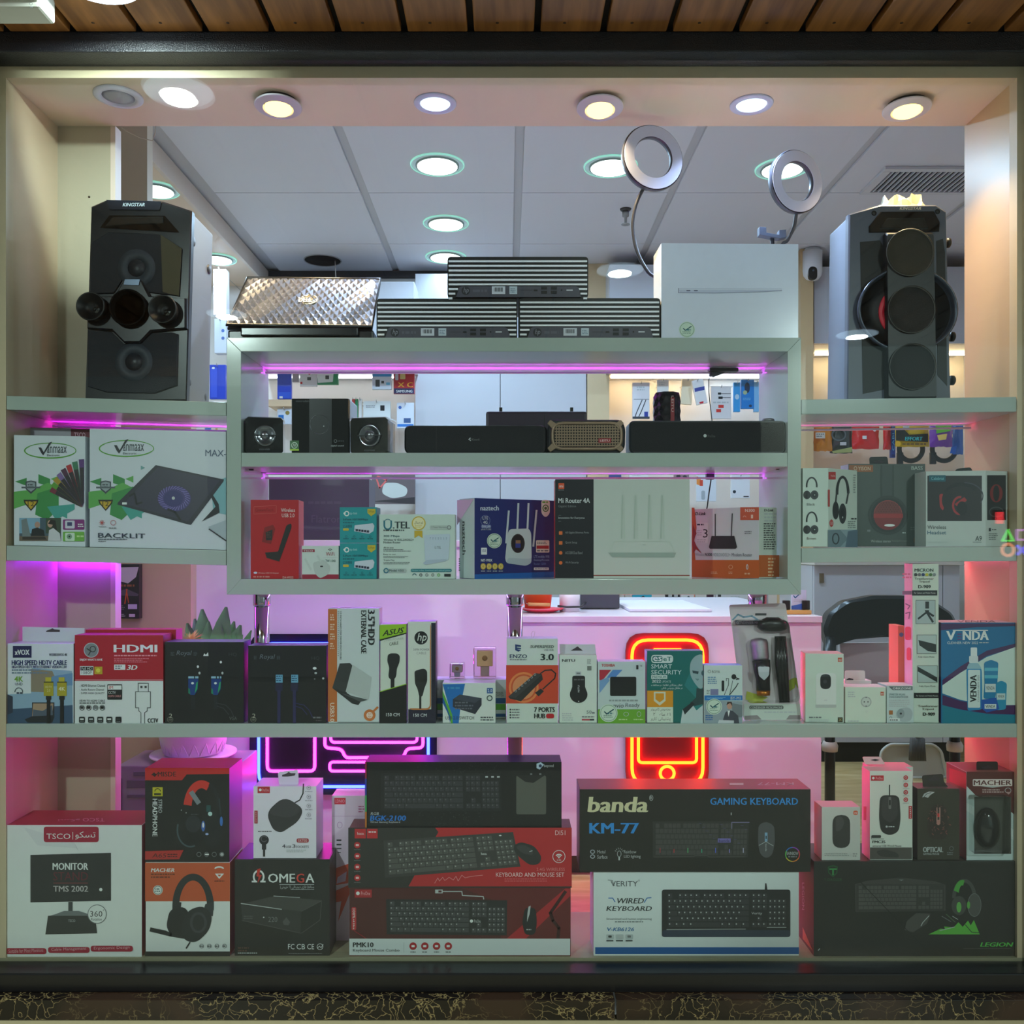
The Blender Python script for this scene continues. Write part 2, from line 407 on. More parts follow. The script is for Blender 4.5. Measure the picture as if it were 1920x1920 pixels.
# passage: boarded ceiling, each plank its own piece
ce2 = struct('ceiling', MB().box((-3.2, -3.05, HC + .02), (3.2, HY + .05, HC + .06)), M((38, 28, 20), .8))
pine = wood_mat((128, 78, 34), (172, 110, 52), 2.2, 26, .4, 'pine_board')
pit = U(124, HY); gap = U(12, HY); x = X(133, HY) - 9 * pit; prev = None
for i in range(33):
    m = MB().box((x - pit + gap, -2.94, HC), (x, HY - .002, HC + .018))
    part(ce2, 'plank', m, pine, .003); x += pit
kn = MB()
for i in range(33):
    kn.lathe((X(133, HY) - 9 * pit + i * pit - pit * .55, HY - .035, HC - .0003), (0, 0, 1), [(.0035, 0), (.0035, .002)], 8)
part(ce2, 'nail_heads', kn, M((70, 42, 22), .7))['kind'] = 'stuff'
struct('floor', MB().box((-3.2, -3.05, -.05), (3.2, HY - .2, 0)), M((176, 172, 158), .3, noise=.08, scale=6))
WF = -2.95
wf = struct('wall_front', MB().box((-3.2, WF - .1, 0), (3.2, WF, HC + .06)), M((150, 150, 140), .6))
brd = wood_mat((120, 84, 44), (176, 132, 76), 2, 26, .4, 'wall_board')
for i in range(3):
    part(wf, 'plank', MB().box((-3.1, WF, HC - .05 - i * .06), (-1.75, WF + .015, HC + .004 - i * .06)), brd, .002)
w2 = Thing('added_fill_panel', kind='structure')                # added glow panel across the passage, for even light on the shelf fronts
w2.add('lit_panel', MB().box((-1.6, WF, .5), (1.35, WF + .01, 2.05)), EM((.13, .16, .15)))
w3 = Thing('window_3', kind='structure')  # lit shop window across the passage
w3.add('lit_panel', MB().box((1.6, WF, .5), (3.0, WF + .01, HC - .01)), EM((.34, .50, .48)))
# shop window: black beams, beige members, pane
w1 = Thing('window_1', kind='structure')
w1.add('beam', MB().box((X(-40, HY), HY, Z(97, HY)), (X(1960, HY), .0, Z(61, HY) + .004)), black_metal, bevel=.003)
w1.add('beam', MB().box((X(-40, HY), HY, Z(1861, HY)), (X(1960, HY), .0, Z(1826, HY))), M((24, 22, 24), .3), bevel=.003)
w1.add('frame_member', MB().pbox(-40, 90, 1960, 146, 0, .03), beige)
w1.add('frame_member', MB().pbox(-40, 146, 11, 1796, 0, .03), beige)
w1.add('frame_member', MB().pbox(1907, 146, 1960, 1796, 0, .03), beige)
w1.add('frame_member', MB().pbox(-40, 1796, 1960, 1846, 0, .03), M((150, 146, 120), .42, noise=.05, scale=300))  # beige again, with the weaker light down here put into its colour
w1.add('glass_pane', MB().box((X(-40, -.03), -.034, Z(1826, -.03)), (X(1960, -.03), -.026, Z(97, -.03))), glass_mat(0, (.985, 1, .99), 1.33))
for n_, x0_, x1_ in (('wall_front.001', -3.2, X(-40, HY)), ('wall_front.002', X(1960, HY), 3.2)):    # shop front beside the window
    struct(n_, MB().box((x0_, HY, 0), (x1_, .03, HC + .05)), M((150, 142, 124), .5, noise=.05, scale=8))
mb_ = marble_mat(); zt = Z(1861, HY); zb = Z(1913, HY - .03)
tr = Thing('trim_1', kind='structure')
for x0, x1 in ((-60, 1153), (1156, 1980)):
    tr.add('marble_slab', MB().box((X(x0, HY - .03), HY - .03, zb), (X(x1, HY - .03), .1, zt)), mb_, bevel=.002)
struct('trim_2', MB().box((-3.2, HY - .25, 0), (3.2, HY - .005, zb - .001)), M((196, 180, 140), .4, noise=.06, scale=30))
# display niche: soffit, sides, sill
struct('trim_3', MB().box((X(-10), .03, SOF), (X(1930), BACK, SOF + .05)), pinkmel)
struct('wall_left', MB().box((X(-30), .03, SILL - .06), (X(11), BACK + .02, SOF)), melam)
struct('wall_right', MB().box((X(1907), .03, SILL - .06), (X(1950), BACK, SOF)), M((202, 168, 122), .3, noise=.03, scale=200))
struct('trim_4', MB().box((X(-10), .03, SILL - .05), (X(1930), BACK + .02, SILL)), M((160, 154, 126), .45))
struct('trim_5', MB().box((X(11), BACK, SILL), (X(208, BACK), BACK + .018, SOF)), M((180, 168, 146), .35, noise=.04, scale=200))
struct('trim_6', MB().box((X(208, BACK), BACK - .002, SILL), (X(217, BACK), BACK + .03, SOF)), M((222, 200, 186), .35))
h_ = struct('trim_7', MB().box((X(216, .62), .62, FL), (X(276, .62), .66, CE)), M((200, 182, 156), .4))
struct('trim_8', MB().box((X(216, .60), .60, FL), (X(358, .60), .645, Z(760, .6))), M((205, 184, 150), .35, noise=.03))
hole = MB()
for hx, hy in ((167, 369), (183, 1186)):
    hole.lathe(P(hx, hy, BACK - .001), (0, 1, 0), [(.0026, 0), (.0026, .001)], 10)
single('screw_hole', hole, M((60, 44, 30), .7), None, None, kind='structure')
# shop shell
struct('wall_back', MB().box((-1.95, WB, FL), (2.35, WB + .08, CE + .05)), M((224, 218, 212), .4, noise=.02))
struct('wall_left.001', MB().box((-1.99, .24, FL), (-1.9, WB, CE + .05)), M((214, 200, 180), .5))
struct('wall_right.001', MB().box((2.3, .0, FL), (2.38, WB, CE + .05)), M((222, 220, 218), .5))
struct('floor.001', MB().box((-1.95, BACK + .02, FL - .04), (2.35, WB, FL)), wood_mat((196, 164, 104), (226, 200, 146), 20, 3, .35, 'laminate_floor'))
cs = struct('ceiling.001', MB().box((-1.95, .24, CE + .012), (2.35, WB + .05, CE + .05)), M((206, 204, 206), .6))
for i in range(-2, 4):
    for j in range(4):
        xa = .04 + .6 * i + .016; ya = 2.94 - D - .6 + .6 * j
        part(cs, 'ceiling_tile', MB().box((xa, max(ya + .002, .25), CE), (min(xa + .568, 2.28), min(ya + .597, WB - .03), CE + .011)), ceil_m, .0015)
part(cs, 'cornice', MB().box((-1.2, WB - .03, CE - .03), (2.3, WB, CE)), M((60, 58, 60), .6))
# bulkhead on the left
bh = struct('trim_9', MB().box((-1.95, .24, CZ + 1.31), (-1.215, WB, CE + .012)), M((230, 204, 180), .5))
part(bh, 'edge_trim', MB().box((-1.215, .24, CZ + 1.30), (-1.2, WB, CE)), M((222, 204, 190), .5), .002)
struct('wall_top', MB().box((X(-10), BACK - .05, SOF + .05), (X(1930), BACK, CE + .05)), white)

# ------------------------------------------------------------------ lamps
def area(name, loc, size, watt, col=(1, 1, 1), spread=None, rot=(0, 0, 0)):
    l = bpy.data.lights.new(name, 'AREA'); l.shape = 'DISK'; l.size = size; l.energy = watt; l.color = col
    if spread: l.spread = math.radians(spread)
    o = bpy.data.objects.new(name, l); COL.objects.link(o); o.location = loc; o.rotation_euler = rot
    return o
def downlight(name, label, loc, R, kind, group, tilt=(0, 0, 1), drop=0.0):
    c = Vector(loc); a = -Vector(tilt).normalized(); th = Thing(name, label, 'light', c, group)
    if kind == 'panel':                                # glass edged LED panel
        th.add('glass_rim', MB().lathe(c, a, [(R, 0), (R, .004), (R * .985, .006), (R * .965, .006), (R * .965, .001)], 36), M((150, 235, 205), .1, emit=(.2, .42, .36)))
        th.add('glass_plate', MB().lathe(c, a, [(R * .965, .001), (R * .965, .0035), (R * .8, .0035)], 36), M((176, 190, 196), .1, emit=(.10, .15, .15)))
        th.add('trim_ring', MB().lathe(c, a, [(R * .8, 0), (R * .8, .008), (R * .72, .009)], 32), M((150, 165, 160), .3))
        th.add('diffuser', MB().lathe(c, a, [(R * .74, .0085), (R * .74, .0105), (0, .0105)], 32), EM((2.6, 3.0, 2.9)))
        l = area('panel_light', c + a * .014, R * 1.4, PANEL_W * (.15 if loc[1] > 2.2 else 1), (.50, .74, 1)); l.parent = th.o; l.location -= c
    elif kind == 'hall':
        for k in range(5):
            th.add('ring_step', MB().lathe(c, a, [(R * (1 - .07 * k), .002 * k), (R * (1 - .07 * k), .002 * k + .003), (R * (.94 - .07 * k), .002 * k + .004)], 32), M((200, 214, 222), .3, emit=(3.2, 4.4, 5.4)))
        th.add('diffuser', MB().lathe(c, a, [(R * .5, .009), (R * .5, .012), (0, .012)], 28), EM((5, 6, 6.2)))
        l = area('hall_light', c + a * .016, R, HALL_W * (.5 if loc[1] > -.5 else .28 if loc[1] > -2 else 2.1), (.80, 1, .98)); l.parent = th.o; l.location -= c
    else:
        if drop: th.add('can', MB().lathe(c + Vector((0, 0, .008)), a, [(R * .8, 0), (R * .8, drop + .01)], 24), M((24, 22, 20), .6))
        c2 = c + a * drop
        if kind in ('warm', 'off'):
            prof = [(R, 0), (R, .002)]
            for k in range(6): prof += [(R * (.96 - .06 * k), .004 + .0009 * k), (R * (.93 - .06 * k), .0025 + .0009 * k)]
            if kind == 'off': prof = [(R, 0), (R, .003), (R * .94, .005), (R * .72, .006), (R * .70, .003)]
            th.add('trim_ring', MB().lathe(c2, a, prof + [(R * .56, .001)], 32), M((214, 210, 220), .3))
        else:
            th.add('trim_ring', MB().lathe(c2, a, [(R, 0), (R, .002), (R * .97, .004), (R * .74, .005), (R * .70, .002)], 32), M((206, 208, 235), .3))
        if kind == 'warm':
            th.add('lens', MB().lathe(c2, a, [(R * .57, .004), (R * .57, .009), (R * .5, .012), (0, .013)], 28), EM((4.5, 2.9, .75)))
            l = area('spot_light', c2 + a * .018, R, SPOT_WARM, (1, .74, .42), 105)
        elif kind == 'cool':
            th.add('lens', MB().lathe(c2, a, [(R * .7, .002), (R * .66, .004), (0, .002)], 28), EM((1.5, 1.9, 2.4)))
            l = area('spot_light', c2 + a * .01, R, SPOT_COOL, (.58, .73, 1), 120)
        else:
            th.add('lens', MB().lathe(c2, a, [(R * .7, .002), (R * .45, .004), (0, .005)], 28), M((150, 146, 156), .15))
            l = None
        if l: l.parent = th.o; l.location -= c
    return th
def sof(px, py):                                       # soffit point seen at a pixel
    k = (SOF - CZ) / (VY - py); return ((px - VX) * k, F * k - D, SOF)
R1 = U(46)
downlight('recessed_spotlight', 'unlit recessed spotlight at the left end of the display soffit', sof(222, 180), R1, 'off', 'spotlights in the display soffit')
downlight('recessed_spotlight', 'hanging warm yellow spotlight above the black speaker with two horns', sof(521, 189), R1, 'warm', 'spotlights in the display soffit', (-.06, .06, 1), .012)
downlight('recessed_spotlight', 'cool bluish white spotlight in the soffit above the three striped desktops', sof(816, 193), R1 * .92, 'cool', 'spotlights in the display soffit')
downlight('recessed_spotlight', 'hanging warm yellow spotlight left of the taller ring light', sof(1125, 192), R1, 'warm', 'spotlights in the display soffit', (.02, .1, 1), .012)
downlight('recessed_spotlight', 'cool bluish white spotlight in the soffit between the two ring lights', sof(1409, 195), R1 * .92, 'cool', 'spotlights in the display soffit')
downlight('recessed_spotlight', 'hanging warm yellow spotlight above the speaker with three round drivers', sof(1701, 194), R1, 'warm', 'spotlights in the display soffit', (.08, .06, 1), .012)
def ceil(px, py, zz=CE):
    k = (zz - CZ) / (VY - py); return ((px - VX) * k, F * k - D, zz)
for px, py, R, lab in ((820, 308, .098, 'round LED ceiling panel in the left middle tile, nearer the window'), (836, 418, .098, 'round LED ceiling panel farther back, above the topmost striped desktop'),
                       (1145, 311, .098, 'round LED ceiling panel partly behind the taller ring light'), (1467, 315, .098, 'round LED ceiling panel behind the shorter ring light'),
                       (836, 481, .098, 'round LED ceiling panel half hidden by the topmost striped desktop')):
    downlight('ceiling_panel_light', lab, ceil(px, py), R, 'panel', 'LED panels in the shop ceiling')
for px, py, lab in ((292, 355, 'round LED panel in the peach bulkhead behind the horned speaker'), (408, 485, 'round LED panel in the peach bulkhead above the laptop')):
    downlight('ceiling_panel_light', lab, ceil(px, py, CZ + 1.31), .085, 'panel', 'LED panels in the left bulkhead')
for (x, y, R, lab) in ((-.776, -.243, .08, 'ribbed round LED lamp in the boarded passage ceiling, mirrored at top left of the pane'), (.436, -1.63, .09, 'round lamp in the boarded passage ceiling, mirrored behind the striped desktops'),
                    (1.77, -2.7, .1, 'round lamp in the boarded passage ceiling, mirrored on the three driver speaker'), (-1.3, -2.3, .09, 'round lamp in the boarded passage ceiling, mirrored left of the laptop')):
    downlight('passage_lamp', lab, (x, y, HC - .0005), R, 'hall', 'lamps in the passage ceiling')
# white wall device at the top left corner, under the boards
th = Thing('wall_thermostat', 'white plastic thermostat under the boarded ceiling, cut by the top left corner', 'thermostat', (-.95, -.2, HC - .05))
th.add('housing', MB().box((-1.06, -.23, HC - .047), (X(90, -.2), -.17, HC)), M((216, 214, 200), .4), bevel=.006)
th.add('cover', MB().box((X(12, -.235), -.238, HC - .036), (X(78, -.235), -.23, HC)), M((226, 226, 216), .3), bevel=.003)
for i in range(9): th.add('vent_slot', MB().box((X(20 + i * 5.5, -.239), -.2395, HC - .034), (X(22.5 + i * 5.5, -.239), -.237, HC - .030)), M((130, 126, 112), .6))
p_ = Print((0, -.2385, HC), (0, -1, 0)); p_.draw([('o', 58, 7, 3, 3, .8, 'g'), ('d', 56, 12, 62, 14, 1, 'g'), ('t', 40, -8, 66, 2, '1234', 'g')][:2]); p_.build(th)

# ------------------------------------------------------------------ shelving
def shelf(name, label, x0, x1, ya, yb, yt, slope=0, d=BACK):
    a = P(x0, ya); b = P(x1, ya); t = U(yb - ya); mb = MB(); dz = slope
    vs = [(a.x, 0, a.z - t), (b.x, 0, a.z - t + dz), (b.x, d, a.z - t + dz), (a.x, d, a.z - t), (a.x, 0, a.z), (b.x, 0, a.z + dz), (b.x, d, a.z + dz), (a.x, d, a.z)]
    mb.add(vs, [(0, 3, 2, 1), (4, 5, 6, 7), (0, 1, 5, 4), (1, 2, 6, 5), (2, 3, 7, 6), (3, 0, 4, 7)])
    return single(name, mb, lam, label, 'shelf', bevel=.0015)
SL = -U(12) / U(413)                                   # the left shelves sag slightly towards the middle
shelf('wall_shelf', 'greenish white shelf board carrying the horned speaker', 12, 424, 742, 768, 0, SL * U(412))
shelf('wall_shelf', 'greenish white shelf board carrying the laptop cooler boxes', 12, 424, 1023, 1051, 0, -U(9))
shelf('wall_shelf', 'greenish white shelf board carrying the speaker with three round drivers', 1503, 1906, 749, 777, 0, U(5))
shelf('wall_shelf', 'greenish white shelf board carrying the three headphone boxes', 1503, 1906, 1028, 1055, 0, U(3))
shelf('wall_shelf', 'long greenish white shelf board across the window, full of small cartons', 11, 1907, 1357, 1383, 0)
zL1 = lambda px: Z(742) + SL * (X(px) - X(12)); zL2 = lambda px: Z(1023) - U(9) * (px - 12) / 412
zR1 = Z(748); zR2 = Z(1027); zLong = Z(1357)
fr = Thing('display_frame', 'rectangular greenish white display frame with one shelf in the middle of the window', 'shelf unit', P(963, 1115))
for pts in ([(425, 633), (1502, 633), (1477, 659), (452, 659)], [(425, 1115), (452, 1086), (1477, 1086), (1502, 1115)],
            [(425, 633), (452, 659), (452, 1086), (425, 1115)], [(1502, 633), (1502, 1115), (1477, 1086), (1477, 659)]):
    c = (sum(p[0] for p in pts) / 4, sum(p[1] for p in pts) / 4)
    fr.add('frame_board', MB().prism(pts, 0, BACK), lam, bevel=.0008)
fr.add('shelf_board', MB().pbox(452.5, 849, 1476.5, 875, .001, BACK), lam, bevel=.0008)
zF0, zF1, zF2 = Z(633), Z(849), Z(1086)
for hx, hy, yy in ((470, 880, .06), (493, 885, .16), (1437, 884, .16), (1461, 879, .06)):
    pin = MB().box((X(hx - 5, yy), yy, Z(hy + 2, yy)), (X(hx + 5, yy), yy + .006, Z(hy - 2, yy)))
    fr.add('shelf_bracket', pin, M((30, 26, 30), .5))
# violet LED strips at the rear lower edges of the boards
def strip(lab, x0, x1, z, y=BACK - .012, col=(.95, .018, 1.25), k=1.0, up=False, dz=0.0):
    th = Thing('led_strip', lab, 'light', ((x0 + x1) / 2, y, z - .004), 'violet LED strips under the boards')
    def sl(mb): mb.v = [(v[0], v[1], v[2] + dz * (v[0] - x0) / (x1 - x0)) for v in mb.v]; return mb
    if up:                                              # diodes in a shallow tray, throwing their light up at the board
        y -= .035; z -= .003
        th.add('tray', sl(MB().box((x0, y, z - .010), (x1, y + .009, z - .009)).box((x0, y, z - .009), (x1, y + .001, z - .0062))), M((214, 210, 220), .5))
        th.add('diodes', sl(MB().box((x0, y + .002, z - .0088), (x1, y + .008, z - .0074))), EM([c * 5 * k * STRIP for c in col]))
        return
    th.add('tape', sl(MB().box((x0, y, z - .0012), (x1, y + .008, z - .0004))), M((230, 230, 230), .5))
    th.add('diodes', sl(MB().box((x0, y + .001, z - .0024), (x1, y + .007, z - .0013))), EM([c * 5 * k * STRIP for c in col]))
strip('violet LED strip under the top board of the display frame', X(456), X(1473), Z(659), up=True)
strip('violet LED strip under the middle board of the display frame', X(456), X(1473), Z(875), up=True, k=.75)
strip('violet LED strip under the bottom board of the display frame', X(430), X(1498), Z(1115), col=(.66, .30, 1.5), k=2.2)
strip('violet LED strip under the shelf of the horned speaker', X(20), X(418), Z(768.5), k=1.2, up=True, dz=-U(11.5))
strip('violet LED strip under the shelf of the laptop cooler boxes', X(20), X(418), Z(1051.3), dz=-U(8.6), col=(.75, .02, 2.4), k=2.0)
strip('pink LED strip under the shelf of the three driver speaker', X(1508), X(1900), Z(777.3), col=(1.1, .05, .5), k=.4, up=True, dz=U(4.9))
strip('pink LED strip under the shelf of the headphone boxes', X(1508), X(1900), Z(1055.3), dz=U(2.9), col=(1.3, .12, .36), k=1.6)
strip('magenta LED strip under the left end of the long shelf', X(20), X(440), Z(1383), col=(1.1, .02, .9), k=.3)
strip('hot pink LED strip under the right end of the long shelf', X(1480), X(1900), Z(1383), col=(1.4, .08, .36), k=1.3)
# chrome poles
chrome = M((200, 200, 206), .08, metal=1)
for x0, x1, lab in ((477, 505, 'chrome pole under the display frame beside the plant'), (951, 980, 'chrome pole under the middle of the display frame'), (1405, 1437, 'chrome pole under the right end of the display frame')):
    yy = .155; r = U((x1 - x0) / 2, yy); cx = X((x0 + x1) / 2, yy); th = Thing('chrome_pole', lab, 'pole', (cx, yy, SILL if 900 < x0 < 1000 else zLong), 'chrome poles under the display frame')
    if 900 < x0 < 1000: th.add('shaft', MB().lathe((cx, yy, SILL + .002), (0, 0, 1), [(r, 0), (r, zLong - U(26) - SILL - .004)], 24), chrome)
    th.add('shaft', MB().lathe((cx, yy, zLong + .001), (0, 0, 1), [(r, 0), (r, Z(1115) - zLong - .002)], 24), chrome)
    th.add('collar', MB().lathe((cx, yy, Z(1135, yy)), (0, 0, 1), [(r * 1.12, 0), (r * 1.16, .003), (r * 1.16, Z(1117) - Z(1135, yy) - .003), (r * 1.1, Z(1117) - Z(1135, yy))], 24), chrome)
    if 900 < x0 < 1000: th.add('collar', MB().lathe((cx, yy, SILL + .001), (0, 0, 1), [(r * 1.5, 0), (r * 1.45, .008), (r * 1.05, .012)], 24), chrome)
# ================================================================== cartons on the sill (bottom row)
dark = (40, 39, 38)
# white monitor stand box
pr = [('p', [(44, 1551), (70, 1585), (145, 1590), (140, 1580)], (222, 226, 226)), ('p', [(140, 1582), (148, 1596), (143, 1590)], (200, 206, 206)),
      ('r', 82, 1550, 185, 1579, 'm', 5), ('t', 87, 1563, 132, 1573, 'TSCO', 'w', {'b': .01}), ('r', 136, 1560, 137, 1574, 'w'), ('t', 141, 1559, 179, 1574, ar('تسكو'), 'w'),
      ('p', [(57, 1603), (208, 1599), (208, 1689), (57, 1692)], (52, 52, 53)), ('t', 99, 1618, 165, 1631, 'MONITOR', 'w', {'b': .03}), ('t', 100, 1635, 165, 1651, 'STAND', (110, 40, 52), {'b': 0}),
      ('r', 100, 1655, 165, 1656.5, (130, 60, 66)), ('t', 100, 1661, 165, 1672, 'TMS 2002', (196, 190, 190), {'b': .02}), ('e', 189, 1668, 3, 3, 'w'),
      ('p', [(128, 1691), (136, 1691), (136, 1712), (128, 1712)], (70, 72, 74)), ('p', [(104, 1714), (120, 1708), (148, 1708), (166, 1714), (176, 1718), (90, 1718)], (120, 124, 126)),
      ('p', [(90, 1717), (178, 1717), (182, 1750), (85, 1752)], (58, 58, 58)), ('t', 128, 1724, 141, 1729, 'TSCO', 'lg'),
      ('e', 182, 1714, 18, 18, 'w'), ('o', 182, 1714, 18, 18, 1.3, 'g'), ('t', 169, 1708, 192, 1719, '360', (74, 70, 72), {'b': 0}), ('t', 171, 1721, 191, 1726, 'Rotation', 'dg'), ('t', 193, 1705, 195, 1708, 'o', 'dg')]
for a, b, s in ((10, 87, 'Suitable for Most Monitors'), (90, 168, 'Cable Management'), (170, 249, 'Ergonomic Design')):
    dy = -(a - 10) * .03
    pr += [('r', a, 1778 + dy, b, 1789 + dy, 'm', 5), ('t', a + 6, 1780 + dy, b - 6, 1787 + dy, s, (225, 170, 180), {'dy': -2, 'b': 0})]
t_mon = carton('monitor_stand_box', 'white carton printed with a monitor on a stand, crimson top, bottom left corner', 'box', B(9, 1549, 266, 1796), SILL, .005, .11, 'w', 'm', 'm', pr,
               tpr=[('t', 108, 1535, 150, 1540, ar('تسكو'), (235, 150, 180), {'r': 180}), ('t', 155, 1534, 196, 1540, 'TSCO', (235, 150, 180), {'r': 180})])
# headset box, orange over white
pr = [('r', 272, 1617.5, 431, 1690, (206, 92, 52)), ('r', 272, 1784, 431, 1793.5, (34, 34, 38)), ('t', 283, 1628, 327, 1635, 'MACHER', 'w', {'b': .03, 's': .2}), ('d', 283, 1638, 330, 1646, 2, (120, 60, 40)),
      ('e', 296, 1669, 9, 9, 'w'), ('o', 296, 1669, 8, 8, 1, (70, 100, 96)), ('d', 291, 1666, 302, 1672, 2, (70, 100, 96)),
      ('o', 411, 1629, 9, 5, 3, 'w', 180, 360), ('p', [(403, 1638), (420, 1638), (411, 1648)], 'w'), ('p', [(408, 1640), (415, 1640), (411, 1644)], (206, 92, 52)), ('d', 402, 1651, 421, 1653, 1, (120, 60, 40)),
      ('o', 362, 1700, 39, 62, 13, (48, 50, 52), 176, 366), ('p', [(325, 1690), (340, 1692), (338, 1712), (322, 1712)], (48, 50, 52)), ('p', [(385, 1695), (401, 1690), (399, 1718), (380, 1712)], (58, 62, 66)),
      ('p', rpath([(318, 1704), (345, 1700), (355, 1712), (352, 1750), (325, 1757), (311, 1740)], 14, 4, True), (40, 40, 42)), ('p', rpath([(352, 1706), (380, 1698), (398, 1712), (394, 1744), (368, 1768), (345, 1764), (338, 1738)], 18, 4, True), (46, 47, 50)),
      ('o', 372, 1730, 16, 20, 5, (66, 68, 72)), ('l', [(283, 1743), (320, 1752), (350, 1757)], 8, (44, 44, 46)), ('p', [(282, 1739), (312, 1745), (314, 1752), (285, 1747)], (36, 36, 38)), ('l', [(356, 1767), (349, 1778)], 2.5, (40, 40, 42))]
pr += [('o', 378 + i * 14.3, 1774, 4.2, 4.2, 1, 'g') for i in range(4)] + [('d', 375 + i * 14.3, 1773, 381 + i * 14.3, 1775, 1, 'dg') for i in range(4)]
t_hs = carton('headset_box', 'orange and white carton printed with a grey headset and microphone arm', 'box', B(273, 1617, 431, 1793), SILL, .008, .095, 'w', (150, 60, 40), 'lg', pr)
# red / black stereo headphone box stacked on it
pr = [('p', [(272, 1440), (430, 1440), (430, 1451), (350, 1452), (341, 1463), (272, 1463)], (196, 40, 40)), ('t', 296, 1447, 330, 1456, 'MISDE', (40, 24, 24), {'b': .02}), ('p', [(283, 1453), (289, 1448), (292, 1451), (297, 1449), (290, 1457), (287, 1454)], (40, 24, 24)),
      ('r', 286, 1476, 305, 1493, (196, 190, 40)), ('o', 295.5, 1484, 6, 6, 1.5, (60, 56, 20), 180, 360), ('r', 289, 1487, 302, 1491, (60, 56, 20)),
      ('t', 297, 1499, 304, 1524, 'STREO', 'lg', {'r': 90, 'b': .02}), ('t', 286, 1498, 295, 1568, 'HEADPHONE', 'w', {'r': 90, 'b': .02}),
      ('o', 378, 1516, 34, 53, 15, (214, 56, 46), 188, 298), ('o', 378, 1516, 36, 55, 7, (34, 36, 40), 296, 360), ('l', [(359, 1486), (372, 1505)], 9, (130, 140, 146)), ('l', [(411, 1498), (414, 1530), (404, 1560)], 3, (44, 56, 62)),
      ('e', 357, 1555, 25, 32, (26, 27, 30)), ('o', 357, 1556, 26, 33, 3, (66, 84, 90), 70, 200), ('e', 362, 1545, 14, 16, (44, 46, 52)), ('e', 398, 1553, 20, 36, (30, 32, 36)), ('e', 381, 1549, 3.5, 10, (70, 110, 190)), ('e', 381, 1547, 1.7, 5, 'w'), ('e', 415, 1540, 2.8, 9, (60, 120, 200)), ('e', 394, 1526, 4, 4, (190, 225, 220)), ('r', 387, 1510, 395, 1522, (40, 84, 84)), ('e', 388, 1564, 3, 2, (170, 190, 240)),
      ('p', [(272, 1596), (344, 1594), (336, 1611), (272, 1612)], (190, 50, 46)), ('t', 285, 1600, 311, 1608, 'A65', (66, 26, 26), {'s': .2}), ('d', 314, 1601, 334, 1607, 2, (90, 30, 30))]
pr += [('o', 373 + i * 14.3, 1602, 4.5, 4.5, 1, (120, 126, 126)) for i in range(4)] + [('e', 388, 1602, 4, 1.5, 'w'), ('e', 416, 1602, 3, 3, 'lg'), ('d', 358, 1526, 372, 1528, 1, (70, 74, 78))]
pr += [('e', 340 + 9 * i, 1519 + 5 * i, 1, 1, 'lg') for i in range(2)]
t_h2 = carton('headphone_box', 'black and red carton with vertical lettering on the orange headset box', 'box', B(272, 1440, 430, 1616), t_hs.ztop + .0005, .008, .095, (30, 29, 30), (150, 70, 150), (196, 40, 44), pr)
# black voltage protector box
pr = [('p', [(600, 1640), (618, 1612), (618, 1790), (530, 1790)], (44, 44, 43)), ('o', 485, 1644, 11, 13, 3.4, 'w', 125, 415), ('r', 472, 1651.5, 482, 1654.5, 'w'), ('r', 488, 1651.5, 498, 1654.5, 'w'), ('p', [(482, 1630), (489, 1628), (486, 1640), (491, 1641), (483, 1656), (485, 1644), (481, 1643)], (206, 54, 44)),
      ('t', 503, 1638, 553, 1655, 'OME', 'w', {'b': .02}), ('t', 556, 1638, 570, 1655, 'G', (220, 70, 60), {'b': .02}), ('t', 573, 1638, 589, 1655, 'A', 'w', {'b': .02}), ('r', 524, 1658, 589, 1659, 'lg'), ('t', 525, 1660, 589, 1667, ar('محافظ فازی دیجیتالی (۲ خروجی)'), 'lg', {'b': 0}), ('r', 545, 1667.5, 589, 1668.3, 'lg'),
      ('p', [(452, 1695), (515, 1680), (604, 1688), (565, 1709)], (70, 70, 68)), ('p', [(452, 1695), (565, 1709), (563, 1750), (454, 1726)], (58, 58, 57)), ('l', [(452, 1694), (528, 1705)], 1.5, 'lg'), ('l', [(513, 1680), (562, 1683)], 1, 'lg'), ('l', [(565, 1709), (603, 1689), (600, 1725), (565, 1750), (454, 1726)], .8, (92, 92, 90)),
      ('t', 503, 1719, 520, 1729, '220', (120, 122, 122), {'b': 0}), ('e', 494.5, 1720, 1.3, 1.3, 'w'), ('p', [(530, 1728), (537, 1720), (544, 1729), (541, 1735), (532, 1734)], (86, 86, 86)), ('d', 457, 1717, 478, 1723, 2, (84, 84, 84)),
      ('d', 446, 1776, 470, 1784, 2, (96, 70, 60)), ('d', 446, 1786, 482, 1788, 1, 'lg'), ('t', 540, 1770, 552, 1780, 'FC', 'w'), ('t', 556, 1770, 572, 1780, 'CB', 'w'), ('t', 576, 1770, 589, 1780, 'CE', 'w'), ('o', 600, 1775, 6, 6, 1, 'w'), ('l', [(595, 1778), (599, 1774), (602, 1777), (606, 1771)], 1, 'w'), ('d', 541, 1787, 604, 1788.5, 1, 'g')]
t_om = carton('voltage_protector_box', 'black carton printed with a flat digital device and a white horseshoe-shaped logo', 'box', B(440, 1612, 618, 1793), SILL, .01, .11, dark, (70, 56, 60), (60, 50, 60), pr)
